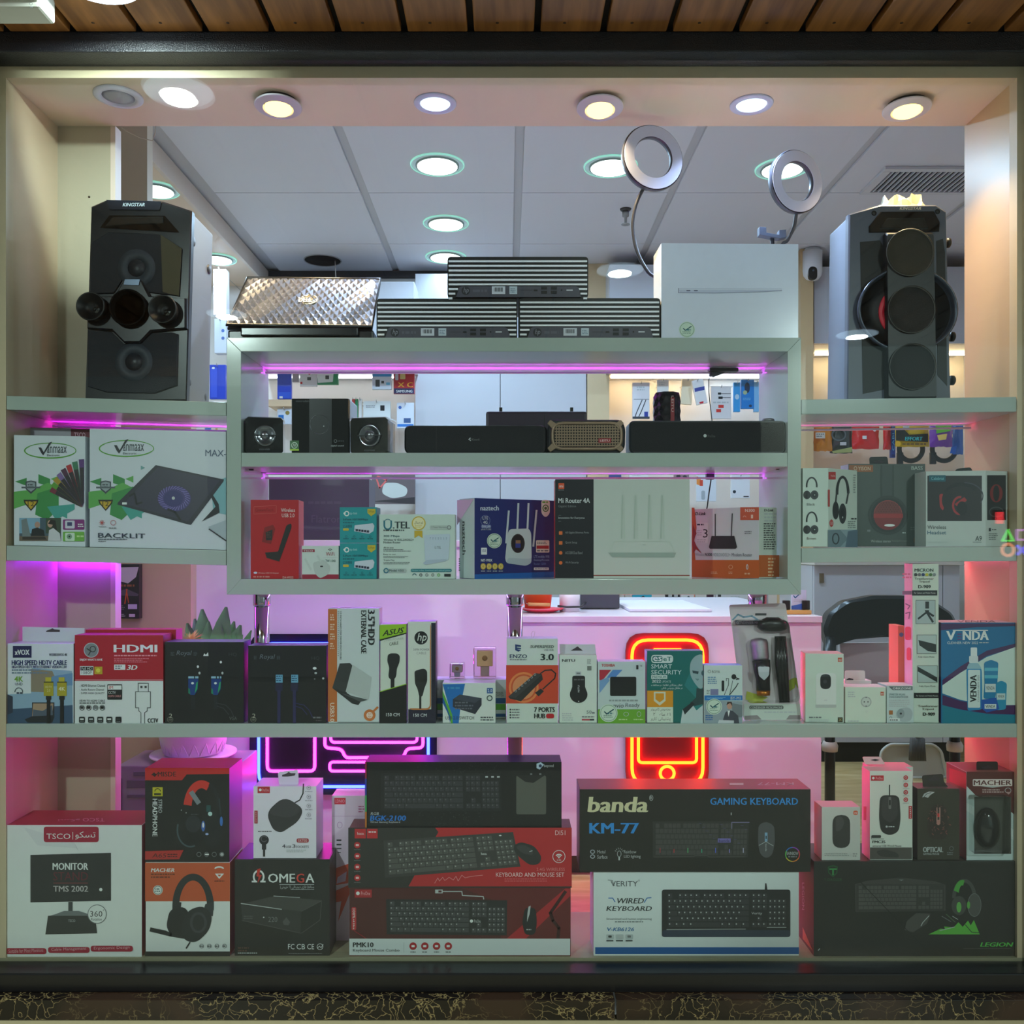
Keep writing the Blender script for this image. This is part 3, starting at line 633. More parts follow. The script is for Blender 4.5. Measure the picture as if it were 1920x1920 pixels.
# white power socket box standing on it
pr = [('r', 483, 1475, 506, 1487, (190, 34, 48)), ('e', 488, 1481, 2.6, 2.6, 'w'), ('t', 492, 1478.5, 504, 1484, 'ProOne', (240, 190, 190), {'b': 0}),
      ('p', rpath([(533, 1492), (570, 1517), (560, 1540), (527, 1562), (512, 1556), (498, 1524)], 20, 5, True), (54, 53, 56)), ('p', rpath([(533, 1494), (568, 1517), (545, 1535), (500, 1526)], 14, 4, True), (64, 63, 66)),
      ('l', [(569, 1470), (568, 1488), (562, 1500), (553, 1505)], 2.2, (40, 38, 42)), ('e', 495, 1575, 9, 9, (40, 38, 44)), ('o', 495, 1573, 6, 6, 1.6, (96, 94, 100), 20, 340), ('r', 491, 1582, 499, 1593, (48, 46, 50)), ('r', 493, 1593, 497, 1606, (40, 38, 42)),
      ('r', 556, 1572, 579, 1580, (176, 60, 70), 4), ('t', 559, 1573.5, 576, 1578.5, 'SKT02', (240, 210, 210)), ('t', 529, 1583, 535, 1590, '4', (70, 66, 74)), ('t', 536, 1585.5, 546, 1590, 'USB', (90, 86, 94), {'b': 0}), ('t', 548, 1583, 554, 1590, '3', (70, 66, 74)), ('t', 555, 1585.5, 579, 1590, 'SOCKETS', (90, 86, 94), {'b': 0}),
      ('d', 537, 1593, 579, 1598, 2, 'lg'), ('d', 484, 1558, 509, 1560, 1, (100, 96, 104)), ('r', 477, 1520, 483, 1544, (176, 44, 60)), ('d', 479, 1522, 481, 1542, 6, (230, 190, 200))]
for i in range(4): pr += [('o', 579, 1477 + i * 17, 4, 4, .7, (150, 146, 156)), ('e', 579, 1477 + i * 17, 1, 1, 'dg'), ('d', 572, 1483 + i * 17, 586, 1485 + i * 17, 1, (190, 186, 196))]
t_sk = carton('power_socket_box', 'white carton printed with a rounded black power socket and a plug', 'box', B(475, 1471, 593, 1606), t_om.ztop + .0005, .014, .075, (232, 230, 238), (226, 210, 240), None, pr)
tab(t_sk, rpath([(523, 1471), (521, 1447), (559, 1443), (560, 1471)], 4, 3, True), .03, (226, 216, 236), [(529, 1453), (538, 1450), (541, 1447), (545, 1450), (554, 1450), (553, 1454), (540, 1456), (529, 1456)])
# tall pink box further back
pr = [('r', 627, 1496, 648, 1508, (214, 40, 70)), ('t', 629, 1499, 646, 1505, 'LDNIO', (240, 170, 190), {'b': 0}), ('d', 672, 1511, 684, 1523, 3, (190, 110, 150)), ('r', 623, 1530, 690, 1530.6, (200, 150, 200)), ('o', 637, 1547, 5, 6, .8, (190, 140, 190)), ('r', 631, 1574, 640, 1577, 'dg'), ('r', 631, 1582, 640, 1585, 'dg'), ('r', 631, 1590, 640, 1592, 'dg'), ('r', 633, 1598, 639, 1599, 'dg'),
      ('p', [(629, 1628), (664, 1616), (662, 1640), (652, 1656), (627, 1660)], (222, 70, 44)), ('p', [(625, 1672), (664, 1655), (634, 1728), (640, 1690), (625, 1692)], (222, 70, 44)), ('p', [(633, 1645), (650, 1634), (648, 1652), (631, 1657)], (220, 190, 224))]
carton('charger_box', 'tall white carton with orange lightning shapes, set back between socket and keyboard boxes', 'box', B(622, 1492, 690, 1740), SILL, .085, .06, (236, 214, 236), None, None, pr, h=Z(1492, .085) - SILL)
# ---- three keyboard boxes
pr = [('p', [(655, 1663), (1069, 1662), (1069, 1763), (655, 1760)], (104, 36, 38)), ('p', [(655, 1663), (860, 1663), (930, 1690), (940, 1762), (655, 1760)], (84, 38, 38)), ('p', [(950, 1760), (1060, 1666), (1069, 1666), (1069, 1680), (985, 1761)], (176, 40, 48)), ('l', [(1060, 1672), (1032, 1712), (1037, 1726), (1048, 1740), (1046, 1760)], 6, (60, 24, 26)), ('l', [(664, 1745), (690, 1762)], 1.5, (150, 40, 46)),
      ('r', 655, 1760, 1069, 1791, (214, 222, 222)), ('r', 665, 1668, 697, 1683, (176, 40, 48)), ('e', 671, 1675, 3.4, 3.4, 'w'), ('t', 677, 1671.5, 694, 1678.5, 'ProOne', (240, 180, 184), {'b': 0}), ('r', 659, 1701, 668, 1744, (190, 46, 54), 3), ('t', 661, 1704, 666, 1722, '100%', 'w', {'r': 90}), ('d', 662, 1724, 665, 1742, 6, 'w'),
      ('K', ((724, 1686), (951, 1688), (950, 1754), (725, 1752)), (46, 46, 48), (72, 73, 75), (160, 162, 162)), ('e', 884, 1727, 3, 3, 'w'), ('t', 889, 1724, 901, 1730, 'ProOne', 'lg', {'b': 0}),
      ('l', [(830, 1671.5), (866, 1671.5), (867, 1679), (906, 1681), (907, 1686)], 1.8, 'lg'), ('r', 816, 1668, 830, 1675, 'lg'), ('r', 822, 1669.5, 828, 1673.5, (84, 38, 38)),
      ('p', rpath([(984, 1702), (1004, 1702), (1007, 1730), (1003, 1753), (984, 1753), (979, 1730)], 8, 4, True), (40, 41, 44)), ('p', [(991, 1700), (995, 1698), (993, 1714), (988, 1729), (989, 1712)], 'lg'), ('d', 987, 1742, 996, 1744, 1, 'lg'),
      ('t', 662, 1767, 700, 1776, 'PMK10', (34, 36, 38), {'b': .04}), ('t', 662, 1779, 749, 1786, 'Keyboard Mouse Combo', (60, 62, 66), {'b': 0}), ('r', 757, 1767, 757.8, 1786, 'lg')]
for i in range(4): cx = 774.5 + i * 22; pr += [('e', cx, 1774, 7, 7, (180, 40, 48)), ('r', cx - 3, 1772, cx + 3, 1776, 'w', 1), ('d', cx - 5, 1784, cx + 5, 1786, 1, 'g')]
t_pm = carton('keyboard_box', 'dark red carton with white bottom band, lowest of the left keyboard stack', 'box', B(655, 1663, 1070, 1791), SILL, .008, .08, (104, 36, 38), (130, 26, 34), None, pr)
pr = [('r', 653, 1552, 1072, 1662, (52, 50, 48)), ('p', [(816, 1552), (1072, 1552), (1072, 1662), (759, 1662)], (190, 40, 46)), ('p', [(816, 1552), (822, 1560), (766, 1662), (759, 1662)], (52, 50, 48)),
      ('r', 665, 1554, 686, 1572, (196, 40, 48)), ('t', 670, 1560, 683, 1565.5, 'hoco.', 'w', {'b': 0}), ('r', 688, 1554, 708, 1572, (196, 40, 48)), ('d', 691, 1559, 705, 1561, 1, 'w'),
      ('K', ((719, 1576), (962, 1560), (976, 1625), (722, 1646)), (64, 63, 61), (88, 87, 84), (160, 160, 156)), ('t', 902, 1598, 913, 1603, 'hoco.', 'w', {'b': 0}), ('e', 938, 1566.5, 2.4, 1.2, 'w'),
      ('p', rpath([(960, 1588), (975, 1578), (1002, 1586), (1016, 1607), (1012, 1620), (994, 1623), (972, 1606)], 9, 4, True), (50, 50, 50)), ('p', rpath([(966, 1588), (980, 1583), (998, 1592), (1000, 1604), (980, 1600)], 6, 3, True), (66, 66, 66)), ('l', [(993, 1597), (998, 1595)], 1.4, 'lg'),
      ('t', 1041, 1557, 1060, 1566, 'DI51', (240, 200, 200)), ('o', 1048, 1606, 12, 12, 1, 'w'), ('o', 1048, 1609, 8, 8, 1.8, 'w', 220, 320), ('o', 1048, 1609, 5, 5, 1.5, 'w', 220, 320), ('e', 1048, 1608, 1.5, 1.5, 'w'), ('t', 1044, 1611, 1052, 1614, '2.4G', 'w', {'b': 0}),
      ('t', 1006, 1627, 1059, 1633, '2.4G WIRELESS', (226, 130, 130), {'b': 0}), ('t', 930, 1636, 1058, 1644, 'KEYBOARD AND MOUSE SET', (244, 210, 210), {'b': .01}), ('d', 946, 1647, 1058, 1653, 2, (214, 90, 94)),
      ('l', [(815, 1656), (821, 1646), (824, 1652), (830, 1645), (834, 1651), (842, 1645), (850, 1650), (855, 1643), (859, 1652), (866, 1641), (872, 1646), (884, 1643), (905, 1641)], 1, (226, 150, 150))]
for i in range(4): cy = 1584.5 + i * 20.5; pr += [('e', 670, cy, 6, 6, (190, 40, 46)), ('r', 667, cy - 2, 673, cy + 2, (240, 200, 200), 1), ('d', 664, cy + 8, 676, cy + 9, 1, 'g')]
t_di = carton('keyboard_box', 'red and charcoal carton with a slanted grey keyboard, middle of the left stack', 'box', B(653, 1552, 1072, 1662), t_pm.ztop + .0005, .007, .075, (52, 50, 48), (60, 30, 34), (110, 30, 40), pr)
key = (34, 34, 36)
pr = [('K', ((714, 1450), (938, 1450), (940, 1521), (714, 1521)), (34, 34, 37), (56, 56, 60), (92, 92, 94)), ('r', 968, 1454, 1024, 1527, (92, 94, 86), 4), ('p', [(968, 1454), (985, 1466), (1000, 1468), (1024, 1452)], (34, 34, 35)), ('t', 695, 1523, 710, 1528, 'RGB', 'lg', {'s': .2}), ('t', 694, 1529, 760, 1539, 'BGK-2100', (30, 120, 210), {'b': .04, 's': .15}), ('t', 694, 1539.5, 750, 1544, 'Wired Gaming Keyboard', 'lg', {'b': 0}),
      ('p', [(1006, 1432), (1014, 1429), (1020, 1434), (1016, 1438), (1012, 1443), (1006, 1440)], (180, 205, 220)), ('e', 1013, 1436, 3, 3, (40, 60, 90)), ('t', 1020, 1433, 1038, 1440, 'beyond', 'lg', {'b': 0})]
pr += [('r', 910 + i * 11, 1455, 915 + i * 11, 1458, 'lg') for i in range(3)] + [('r', 994 + i * 17, 1450, 998 + i * 17, 1453, 'g') for i in range(2)]
random.seed(3)
for i in range(70): dx = random.uniform(780, 930); dy = random.choice([random.uniform(1430, 1448), random.uniform(1523, 1547)]); pr.append(('r', dx, dy, dx + 1.4, dy + 1.2, (62, 62, 64)))
pr += [('r', 684.5, 1429 + i * 31, 687.5, 1460 + i * 31, c) for i, c in enumerate([(150, 30, 60), (40, 60, 160), (60, 170, 90), (200, 120, 40)])]
carton('keyboard_box', 'black carton with blue lettering and faint keyboard, topmost of the left stack', 'box', B(684, 1428, 1053, 1552), t_di.ztop + .0005, .012, .07, (24, 24, 26), (90, 30, 60), (60, 50, 110), pr)
# ---- two keyboard boxes in the middle right
pr = [('r', 1116, 1776, 1498, 1789, (10, 92, 160)), ('t', 1145, 1652, 1196, 1662, 'VERITY', (80, 84, 88), {'b': -.002}), ('l', [(1140, 1650), (1148, 1651), (1152, 1661)], 1, (80, 84, 88)), ('o', 1198, 1651, 1.6, 1.6, .5, 'g'), ('l', [(1141, 1684), (1149, 1684), (1153, 1691)], 1.5, 'b'), ('l', [(1221, 1683), (1213, 1684), (1208, 1692)], 1.5, 'b'),
      ('t', 1155, 1684, 1206, 1694, 'WIRED', (44, 48, 52), {'b': .02, 's': .25}), ('t', 1137, 1699, 1221, 1708, 'KEYBOARD', (44, 48, 52), {'b': .02, 's': .25}), ('t', 1137, 1721, 1222, 1726, 'Streamlined and human engineering', (120, 128, 130), {'b': -.01}), ('d', 1153, 1727, 1206, 1729.5, 1, (140, 148, 150)), ('t', 1137, 1739, 1188, 1746, 'V-KB6126', (40, 110, 170), {'b': .02, 's': .25}),
      ('p', rrect(1241, 1668, 1482, 1757, 5), (40, 41, 44)), ('p', rrect(1242, 1744, 1481, 1757, 4), (52, 62, 82)), ('K', ((1245, 1671), (1478, 1671), (1477, 1744), (1246, 1744)), (40, 41, 44), (58, 59, 62), (178, 182, 182)), ('t', 1409, 1710, 1429, 1716, 'Verity', 'lg', {'b': 0}), ('l', [(1250, 1743), (1398, 1742)], 1, 'lg'), ('l', [(1438, 1739), (1474, 1739)], 1, 'lg'), ('p', [(1434, 1668), (1435, 1656), (1437, 1656), (1439, 1668)], (44, 44, 48))]
for i in range(3): a = 1137 + i * 18; pr += [('r', a, 1752, a + 14, 1761, (186, 196, 198), 2), ('r', a + 3.5, 1754, a + 10, 1758, ('dg', 'lg', 'g')[i], 1), ('r', a, 1762.5, a + 13, 1765, (70, 74, 76))]
t_ve = carton('keyboard_box', 'white carton with a blue bottom band, printed with a black wired keyboard', 'box', B(1113, 1631, 1498, 1789), SILL, .01, .085, (222, 230, 230), (216, 206, 226), (170, 170, 176), pr)
pr = [('t', 1103, 1494, 1213, 1523, 'banda', (218, 214, 172), {'b': .05, 's': .12}), ('o', 1221, 1496, 3.5, 5.5, .8, 'lg'), ('t', 1219, 1493, 1223, 1499, 'R', 'lg', {'b': 0}), ('t', 1106, 1543, 1197, 1563, 'KM-77', (50, 145, 222), {'b': .05}), ('t', 1332, 1496, 1496, 1509, 'GAMING KEYBOARD', (50, 145, 222), {'b': .02}),
      ('K', ((1224, 1540), (1405, 1540), (1402, 1608), (1224, 1608)), (52, 51, 49), (72, 70, 68), None), ('l', [(1372, 1554), (1372, 1542), (1405, 1542)], .9, (150, 140, 190)), ('r', 1346, 1572, 1370, 1580, (120, 110, 180), 1), ('t', 1348, 1573.5, 1368, 1579, 'banda', (40, 36, 60), {'b': 0}), ('l', [(1226, 1607), (1300, 1606), (1304, 1604), (1326, 1604), (1330, 1607), (1398, 1606)], .8, (90, 88, 84)),
      ('p', rpath([(1422, 1546), (1437, 1540), (1452, 1548), (1453, 1580), (1448, 1603), (1437, 1610), (1425, 1602), (1421, 1580)], 8, 4, True), (84, 84, 86)), ('r', 1434, 1561, 1439, 1578, (130, 170, 200)), ('r', 1435.5, 1567, 1437.5, 1573, 'k'), ('l', [(1423, 1585), (1436, 1578), (1450, 1586)], .8, 'lg'), ('t', 1435, 1582, 1438, 1596, 'banda', 'lg', {'r': 90, 'b': 0}), ('l', [(1371, 1524), (1371, 1528)], 1.5, 'lg'),
      ('t', 1120, 1594, 1135, 1600, 'Metal', (186, 188, 188), {'b': -.005}), ('t', 1120, 1603, 1139, 1610, 'Surface', (186, 188, 188), {'b': -.005}), ('t', 1170, 1594, 1193, 1600, 'Rainbow', (186, 188, 188), {'b': -.005}), ('t', 1170, 1603, 1201, 1610, 'LED lighting', (186, 188, 188), {'b': -.005}), ('o', 1111, 1597, 4.5, 4, 1.6, (170, 176, 184)), ('o', 1111, 1606, 4.5, 4, 1.6, (170, 176, 184)), ('o', 1161, 1601, 4, 6, .9, 'lg'), ('r', 1159.5, 1607, 1162.5, 1613, 'lg')]
for i in range(6): a = math.radians(200 + i * 28); pr.append(('l', [(1161 + 6 * math.cos(a), 1598 + 6 * math.sin(a)), (1161 + 8.5 * math.cos(a), 1598 + 8.5 * math.sin(a))], .8, 'lg'))
for i, c in enumerate([(210, 190, 60), (90, 190, 90), (60, 120, 200), (150, 70, 190), (210, 60, 70), (220, 130, 50)]): pr.append(('o', 1486, 1602, 14, 14, 1.8, c, i * 60 + 90, i * 60 + 152))
pr += [('t', 1475, 1597, 1497, 1603, 'RAINBOW', 'lg', {'b': 0}), ('d', 1478, 1605, 1494, 1607.5, 1, 'g')]
for i, c in enumerate([(170, 60, 70), (200, 60, 60), (90, 190, 120), (60, 180, 140), (90, 110, 220), (150, 140, 220), (190, 190, 220)]): a = 1237 + i * 26; pr.append(('r', a, 1590 + (i % 2) * 2, a + 1.4, 1599, c))
for i in range(14): a = 1310 + i * 6.6; pr.append(('l', [(a, 1544 + (i * 7 % 40)), (a + 5, 1544 + (i * 7 % 40))], .7, (84, 80, 120)))
carton('keyboard_box', 'black carton with cream script and blue capitals, on the white keyboard box', 'box', B(1087, 1475, 1520, 1630), t_ve.ztop + .0005, .006, .09, (37, 35, 32), (40, 34, 40), (150, 70, 90), pr,
       tpr=[('r', 1368, 1468, 1394, 1472, (200, 190, 200)), ('t', 1420, 1467, 1488, 1472, 'KM-77', (180, 170, 190), {'r': 180})])
# ---- big black gaming set box
pr = [('p', [(1552, 1625), (1562, 1622), (1571, 1625), (1570, 1637), (1562, 1645), (1553, 1637)], (36, 90, 50)), ('p', [(1554, 1627), (1562, 1624.5), (1569, 1627), (1568, 1636), (1562, 1642), (1555, 1636)], (36, 36, 35)), ('r', 1555, 1628, 1569, 1631, (60, 150, 80)), ('r', 1560.5, 1628, 1563.5, 1641, (60, 150, 80)), ('t', 1545, 1647, 1579, 1652, 'T-DAGGER', (50, 96, 58), {'b': 0}),
      ('p', [(1603, 1658), (1625, 1652), (1690, 1646), (1755, 1653), (1773, 1660), (1773, 1708), (1604, 1710)], (70, 68, 66)), ('K', ((1605, 1658), (1770, 1658), (1770, 1708), (1605, 1709)), (60, 59, 57), (86, 84, 82), None), ('p', [(1685, 1649), (1690, 1652), (1695, 1649)], 'g'), ('l', [(1603, 1659), (1625, 1652), (1690, 1646), (1755, 1653), (1773, 1660)], .8, (74, 72, 70)),
      ('o', 1808, 1684, 23, 36, 7, (78, 80, 76), 180, 360), ('o', 1804, 1684, 17, 34, 10, (84, 170, 70), 205, 285), ('e', 1798, 1698, 14, 18, (74, 76, 72)), ('e', 1798, 1701, 4.5, 10, (110, 190, 90)), ('e', 1827, 1697, 13, 22, (84, 85, 82)), ('o', 1827, 1697, 13, 22, 1, 'g'), ('e', 1816, 1697, 3, 7, (100, 180, 80)),
      ('p', [(1700, 1727), (1718, 1712), (1745, 1713), (1738, 1732), (1712, 1748), (1696, 1744)], (80, 78, 76)), ('l', [(1742, 1717), (1730, 1730), (1727, 1736)], 1.4, 'lg'),
      ('p', [(1741, 1752), (1764, 1741), (1772, 1743), (1770, 1737), (1788, 1739), (1797, 1729), (1805, 1738), (1815, 1726), (1820, 1735), (1826, 1725), (1837, 1752)], (98, 190, 70)), ('l', [(1766, 1718), (1783, 1728)], 1.2, 'g'), ('l', [(1774, 1714), (1791, 1729)], 1.5, (84, 110, 80)), ('l', [(1762, 1745), (1790, 1738)], 1.4, 'lg'), ('l', [(1810, 1734), (1822, 1748), (1836, 1749)], 1.4, (34, 40, 32)), ('l', [(1790, 1722), (1800, 1731), (1812, 1728)], 1.4, (34, 40, 32)), ('l', [(1786, 1718), (1796, 1724)], 1, 'lg'),
      ('l', [(1606, 1646), (1745, 1790)], 1.2, (22, 21, 20)), ('t', 1838, 1767, 1897, 1775, 'LEGION', (90, 200, 80), {'b': .05, 's': .35}), ('d', 1806, 1778, 1896, 1779, 1, (90, 90, 86)), ('l', [(1534, 1782), (1537, 1779)], 1.5, 'lg')]
t_lg = carton('gaming_set_box', 'large black carton with green emblem, faint keyboard and headphone, bottom right corner', 'box', B(1526, 1612, 1906, 1790), SILL, .008, .12, (40, 39, 37), (120, 50, 70), (60, 56, 52), pr,
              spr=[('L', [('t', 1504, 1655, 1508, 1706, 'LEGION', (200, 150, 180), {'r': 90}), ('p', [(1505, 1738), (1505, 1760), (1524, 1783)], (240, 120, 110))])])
zT = t_lg.ztop + .0005
pr = [('r', 1561, 1528, 1594, 1590, (58, 57, 56), 16), ('p', rpath([(1567, 1533), (1577, 1530), (1584, 1540), (1578, 1556), (1567, 1560)], 5, 3, True), (76, 75, 75)), ('r', 1600, 1520, 1608.5, 1528, (224, 98, 60), 3), ('t', 1602, 1522, 1607, 1526, 'mi', 'w', {'b': 0}), ('d', 1546, 1600, 1597, 1605, 2, (160, 164, 162)), ('d', 1599, 1600, 1609, 1606, 2, (150, 154, 152))]
carton('mouse_box', 'small white carton printed with a plain black oval mouse, on the big black gaming box', 'box', B(1541, 1511, 1613, 1611), zT, .012, .05, (206, 210, 204), (244, 190, 210), (226, 190, 206), pr)  # side and top colours include the pink neon light
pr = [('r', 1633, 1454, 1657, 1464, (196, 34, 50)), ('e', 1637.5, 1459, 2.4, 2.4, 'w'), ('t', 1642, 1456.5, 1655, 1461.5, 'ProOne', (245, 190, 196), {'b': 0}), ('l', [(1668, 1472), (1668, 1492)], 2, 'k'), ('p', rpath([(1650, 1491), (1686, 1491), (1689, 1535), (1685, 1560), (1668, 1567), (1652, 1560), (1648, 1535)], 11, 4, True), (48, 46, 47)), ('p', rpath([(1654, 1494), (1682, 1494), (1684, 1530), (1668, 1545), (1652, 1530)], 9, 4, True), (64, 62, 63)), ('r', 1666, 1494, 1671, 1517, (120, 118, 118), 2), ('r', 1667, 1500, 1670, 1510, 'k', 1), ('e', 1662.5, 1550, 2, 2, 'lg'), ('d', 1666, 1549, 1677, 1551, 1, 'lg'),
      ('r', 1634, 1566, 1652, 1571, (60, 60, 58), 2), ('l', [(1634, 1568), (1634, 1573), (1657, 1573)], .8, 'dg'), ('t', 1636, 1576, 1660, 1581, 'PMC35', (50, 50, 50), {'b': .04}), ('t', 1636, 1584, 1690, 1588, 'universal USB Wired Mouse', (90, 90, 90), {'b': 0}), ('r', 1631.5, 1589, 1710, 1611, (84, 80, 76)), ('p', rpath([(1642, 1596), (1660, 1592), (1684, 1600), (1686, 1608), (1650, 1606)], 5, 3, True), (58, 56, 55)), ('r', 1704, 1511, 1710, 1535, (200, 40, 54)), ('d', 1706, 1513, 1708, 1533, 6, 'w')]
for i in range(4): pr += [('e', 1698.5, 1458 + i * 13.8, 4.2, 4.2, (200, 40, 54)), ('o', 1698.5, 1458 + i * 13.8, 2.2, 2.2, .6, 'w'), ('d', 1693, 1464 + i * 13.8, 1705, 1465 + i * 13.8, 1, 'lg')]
t_p1 = carton('mouse_box', 'taller white carton printed with a black wired mouse and red icons', 'box', B(1631, 1445, 1711, 1612), zT, .014, .045, (226, 234, 224), (250, 170, 215), (244, 200, 205), pr, spr=[('L', [('r', 1619, 1512, 1624, 1538, (214, 60, 130))])])  # neon pink is painted into the side of this white carton
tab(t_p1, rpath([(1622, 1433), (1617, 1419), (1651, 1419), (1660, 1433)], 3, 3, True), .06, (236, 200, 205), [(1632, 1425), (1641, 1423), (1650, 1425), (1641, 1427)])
carton('mouse_box', 'white carton standing directly behind the wired mouse carton, its side coloured as lit pink', 'box', B(1632, 1440, 1712, 1600), zT, .064, .045, (226, 234, 224), (250, 160, 215), (244, 200, 205))  # white carton; pink neon light is put into its side colour
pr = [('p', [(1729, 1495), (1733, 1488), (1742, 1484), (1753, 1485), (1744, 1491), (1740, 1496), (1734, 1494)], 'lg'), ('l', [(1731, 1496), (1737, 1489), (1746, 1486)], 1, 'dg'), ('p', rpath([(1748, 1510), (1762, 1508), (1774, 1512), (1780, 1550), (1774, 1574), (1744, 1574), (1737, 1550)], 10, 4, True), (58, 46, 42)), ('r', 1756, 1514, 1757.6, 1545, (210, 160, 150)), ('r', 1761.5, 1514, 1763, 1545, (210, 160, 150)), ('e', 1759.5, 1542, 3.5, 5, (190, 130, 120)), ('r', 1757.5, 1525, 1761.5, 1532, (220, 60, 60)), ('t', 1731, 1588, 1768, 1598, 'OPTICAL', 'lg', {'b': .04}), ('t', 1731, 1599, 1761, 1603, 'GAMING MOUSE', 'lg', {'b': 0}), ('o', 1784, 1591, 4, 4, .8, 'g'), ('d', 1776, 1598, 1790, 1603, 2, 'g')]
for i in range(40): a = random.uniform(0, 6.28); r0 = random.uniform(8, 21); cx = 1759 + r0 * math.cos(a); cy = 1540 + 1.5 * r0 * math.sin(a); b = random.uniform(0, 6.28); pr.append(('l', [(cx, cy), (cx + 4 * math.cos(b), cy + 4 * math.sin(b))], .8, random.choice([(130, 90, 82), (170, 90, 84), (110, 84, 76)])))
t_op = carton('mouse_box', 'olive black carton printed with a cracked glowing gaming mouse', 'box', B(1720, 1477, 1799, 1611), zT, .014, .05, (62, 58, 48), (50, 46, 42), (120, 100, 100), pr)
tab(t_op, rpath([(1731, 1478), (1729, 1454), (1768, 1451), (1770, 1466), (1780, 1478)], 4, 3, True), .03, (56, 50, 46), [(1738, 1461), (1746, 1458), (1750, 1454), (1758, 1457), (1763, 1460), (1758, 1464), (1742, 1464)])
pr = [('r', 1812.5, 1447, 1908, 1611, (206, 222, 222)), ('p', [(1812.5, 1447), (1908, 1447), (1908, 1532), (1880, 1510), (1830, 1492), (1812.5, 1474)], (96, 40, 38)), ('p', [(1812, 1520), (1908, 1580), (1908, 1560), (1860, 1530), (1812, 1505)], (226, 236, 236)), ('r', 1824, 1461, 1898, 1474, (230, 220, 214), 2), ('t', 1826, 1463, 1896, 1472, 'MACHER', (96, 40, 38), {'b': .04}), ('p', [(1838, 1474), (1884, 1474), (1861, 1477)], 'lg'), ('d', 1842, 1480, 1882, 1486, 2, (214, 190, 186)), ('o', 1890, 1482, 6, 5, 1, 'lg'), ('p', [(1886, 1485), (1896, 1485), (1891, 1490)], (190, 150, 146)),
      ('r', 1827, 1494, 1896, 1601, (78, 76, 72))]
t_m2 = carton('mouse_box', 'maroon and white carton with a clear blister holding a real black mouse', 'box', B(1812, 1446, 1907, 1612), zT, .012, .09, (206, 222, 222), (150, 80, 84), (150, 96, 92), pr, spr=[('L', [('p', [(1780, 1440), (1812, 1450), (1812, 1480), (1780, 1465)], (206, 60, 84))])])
tab(t_m2, rrect(1831, 1428, 1871, 1446, 4), .03, (56, 44, 42), [(1840, 1438), (1848, 1437), (1851, 1434), (1856, 1437), (1863, 1438), (1861, 1441), (1842, 1441)])
mb = MB(); c = P(1853, 1554, .004)
for k, (s_, dd) in enumerate(((1, .006), (.97, -.006), (.82, -.014), (.55, -.019), (.0, -.021))):
    pass
mb.lathe((c.x, .012, c.z), (0, -1, 0), [(U(24), 0), (U(24), .006), (U(21), .013), (U(14), .019), (0, .021)], 28, (1, 1.62))
t_m2.add('boxed_mouse', mb, M((20, 20, 24), .12, coat=.5))
t_m2.add('blister', MB().prism(rrect(1826, 1495, 1897, 1602, 5), -.011, .011, .005), glass_mat(.12, (.93, .94, .93), 1.35))
# ================================================================== long shelf, left to right
zS = zLong + .0005
def mark(cx, cy, r):                                     # round approval sticker with a tick
    return [('e', cx, cy, r, r, (206, 224, 206)), ('o', cx, cy, r * .9, r * .9, 1, (120, 150, 130)), ('l', [(cx - r * .45, cy - r * .15), (cx - r * .2, cy + r * .1), (cx + r * .55, cy - r * .4)], r * .13, (20, 80, 90)), ('d', cx - r * .1, cy - r * .05, cx + r * .5, cy + r * .12, 1, (40, 110, 120)), ('d', cx - r * .55, cy + r * .22, cx + r * .55, cy + r * .5, 2, (130, 160, 140))]
pr = [('p', [(60, 1252), (135, 1258), (137, 1360), (14, 1360), (14, 1302), (58, 1300)], (150, 180, 204)), ('p', [(58, 1254), (98, 1258), (104, 1272), (82, 1298), (58, 1297)], (150, 136, 116)), ('p', [(98, 1268), (136, 1262), (136, 1285), (84, 1288)], (110, 150, 190)), ('p', [(14, 1330), (136, 1322), (136, 1360), (13, 1360)], (64, 88, 116)), ('p', [(14, 1302), (24, 1306), (24, 1336), (14, 1340)], (54, 62, 80)), ('r', 60, 1317, 102, 1345, (50, 50, 56)), ('p', [(62, 1319), (100, 1319), (98, 1341), (60, 1343)], (180, 150, 124)), ('p', [(62, 1330), (80, 1333), (98, 1322), (99, 1341), (61, 1343)], (90, 100, 116)), ('p', [(46, 1349), (60, 1343), (102, 1345), (98, 1355), (52, 1355)], (44, 46, 52)),
      ('r', 24, 1211, 59, 1233, (36, 34, 84)), ('t', 28, 1218, 55, 1228, 'xVOX', 'w', {'b': .04}), ('t', 92, 1225, 126, 1230, 'W330ELRVOX-4K', (50, 60, 76), {'b': .02}), ('t', 22, 1238, 125, 1247, 'HIGH SPEED HDTV CABLE', (32, 44, 100), {'b': .03}), ('t', 22, 1248, 125, 1253, 'HIGH SPEED HDTV WITH ETHERNET VERSION 2.0V', (50, 64, 110), {'b': .02}), ('d', 22, 1255, 100, 1263, 2, (120, 140, 160)), ('t', 27, 1268, 43, 1278, '4K', (120, 170, 50), {'b': .02}), ('t', 28, 1280, 42, 1285, 'UHD', (110, 120, 126), {'b': 0}), ('o', 35, 1298, 8, 9, 1.4, (70, 80, 90), 180, 360), ('d', 31, 1298, 42, 1301, 1, (70, 80, 90))]
for x in (82, 107): pr += [('r', x, 1279, x + 18, 1305, (180, 166, 46)), ('r', x + 3, 1270, x + 14, 1279, (200, 186, 60)), ('r', x + 4, 1305, x + 14, 1312, (40, 36, 34)), ('r', x + 5.5, 1312, x + 12.5, 1359, (34, 31, 32)), ('r', x, 1278, x + 18, 1280, (70, 64, 30))]
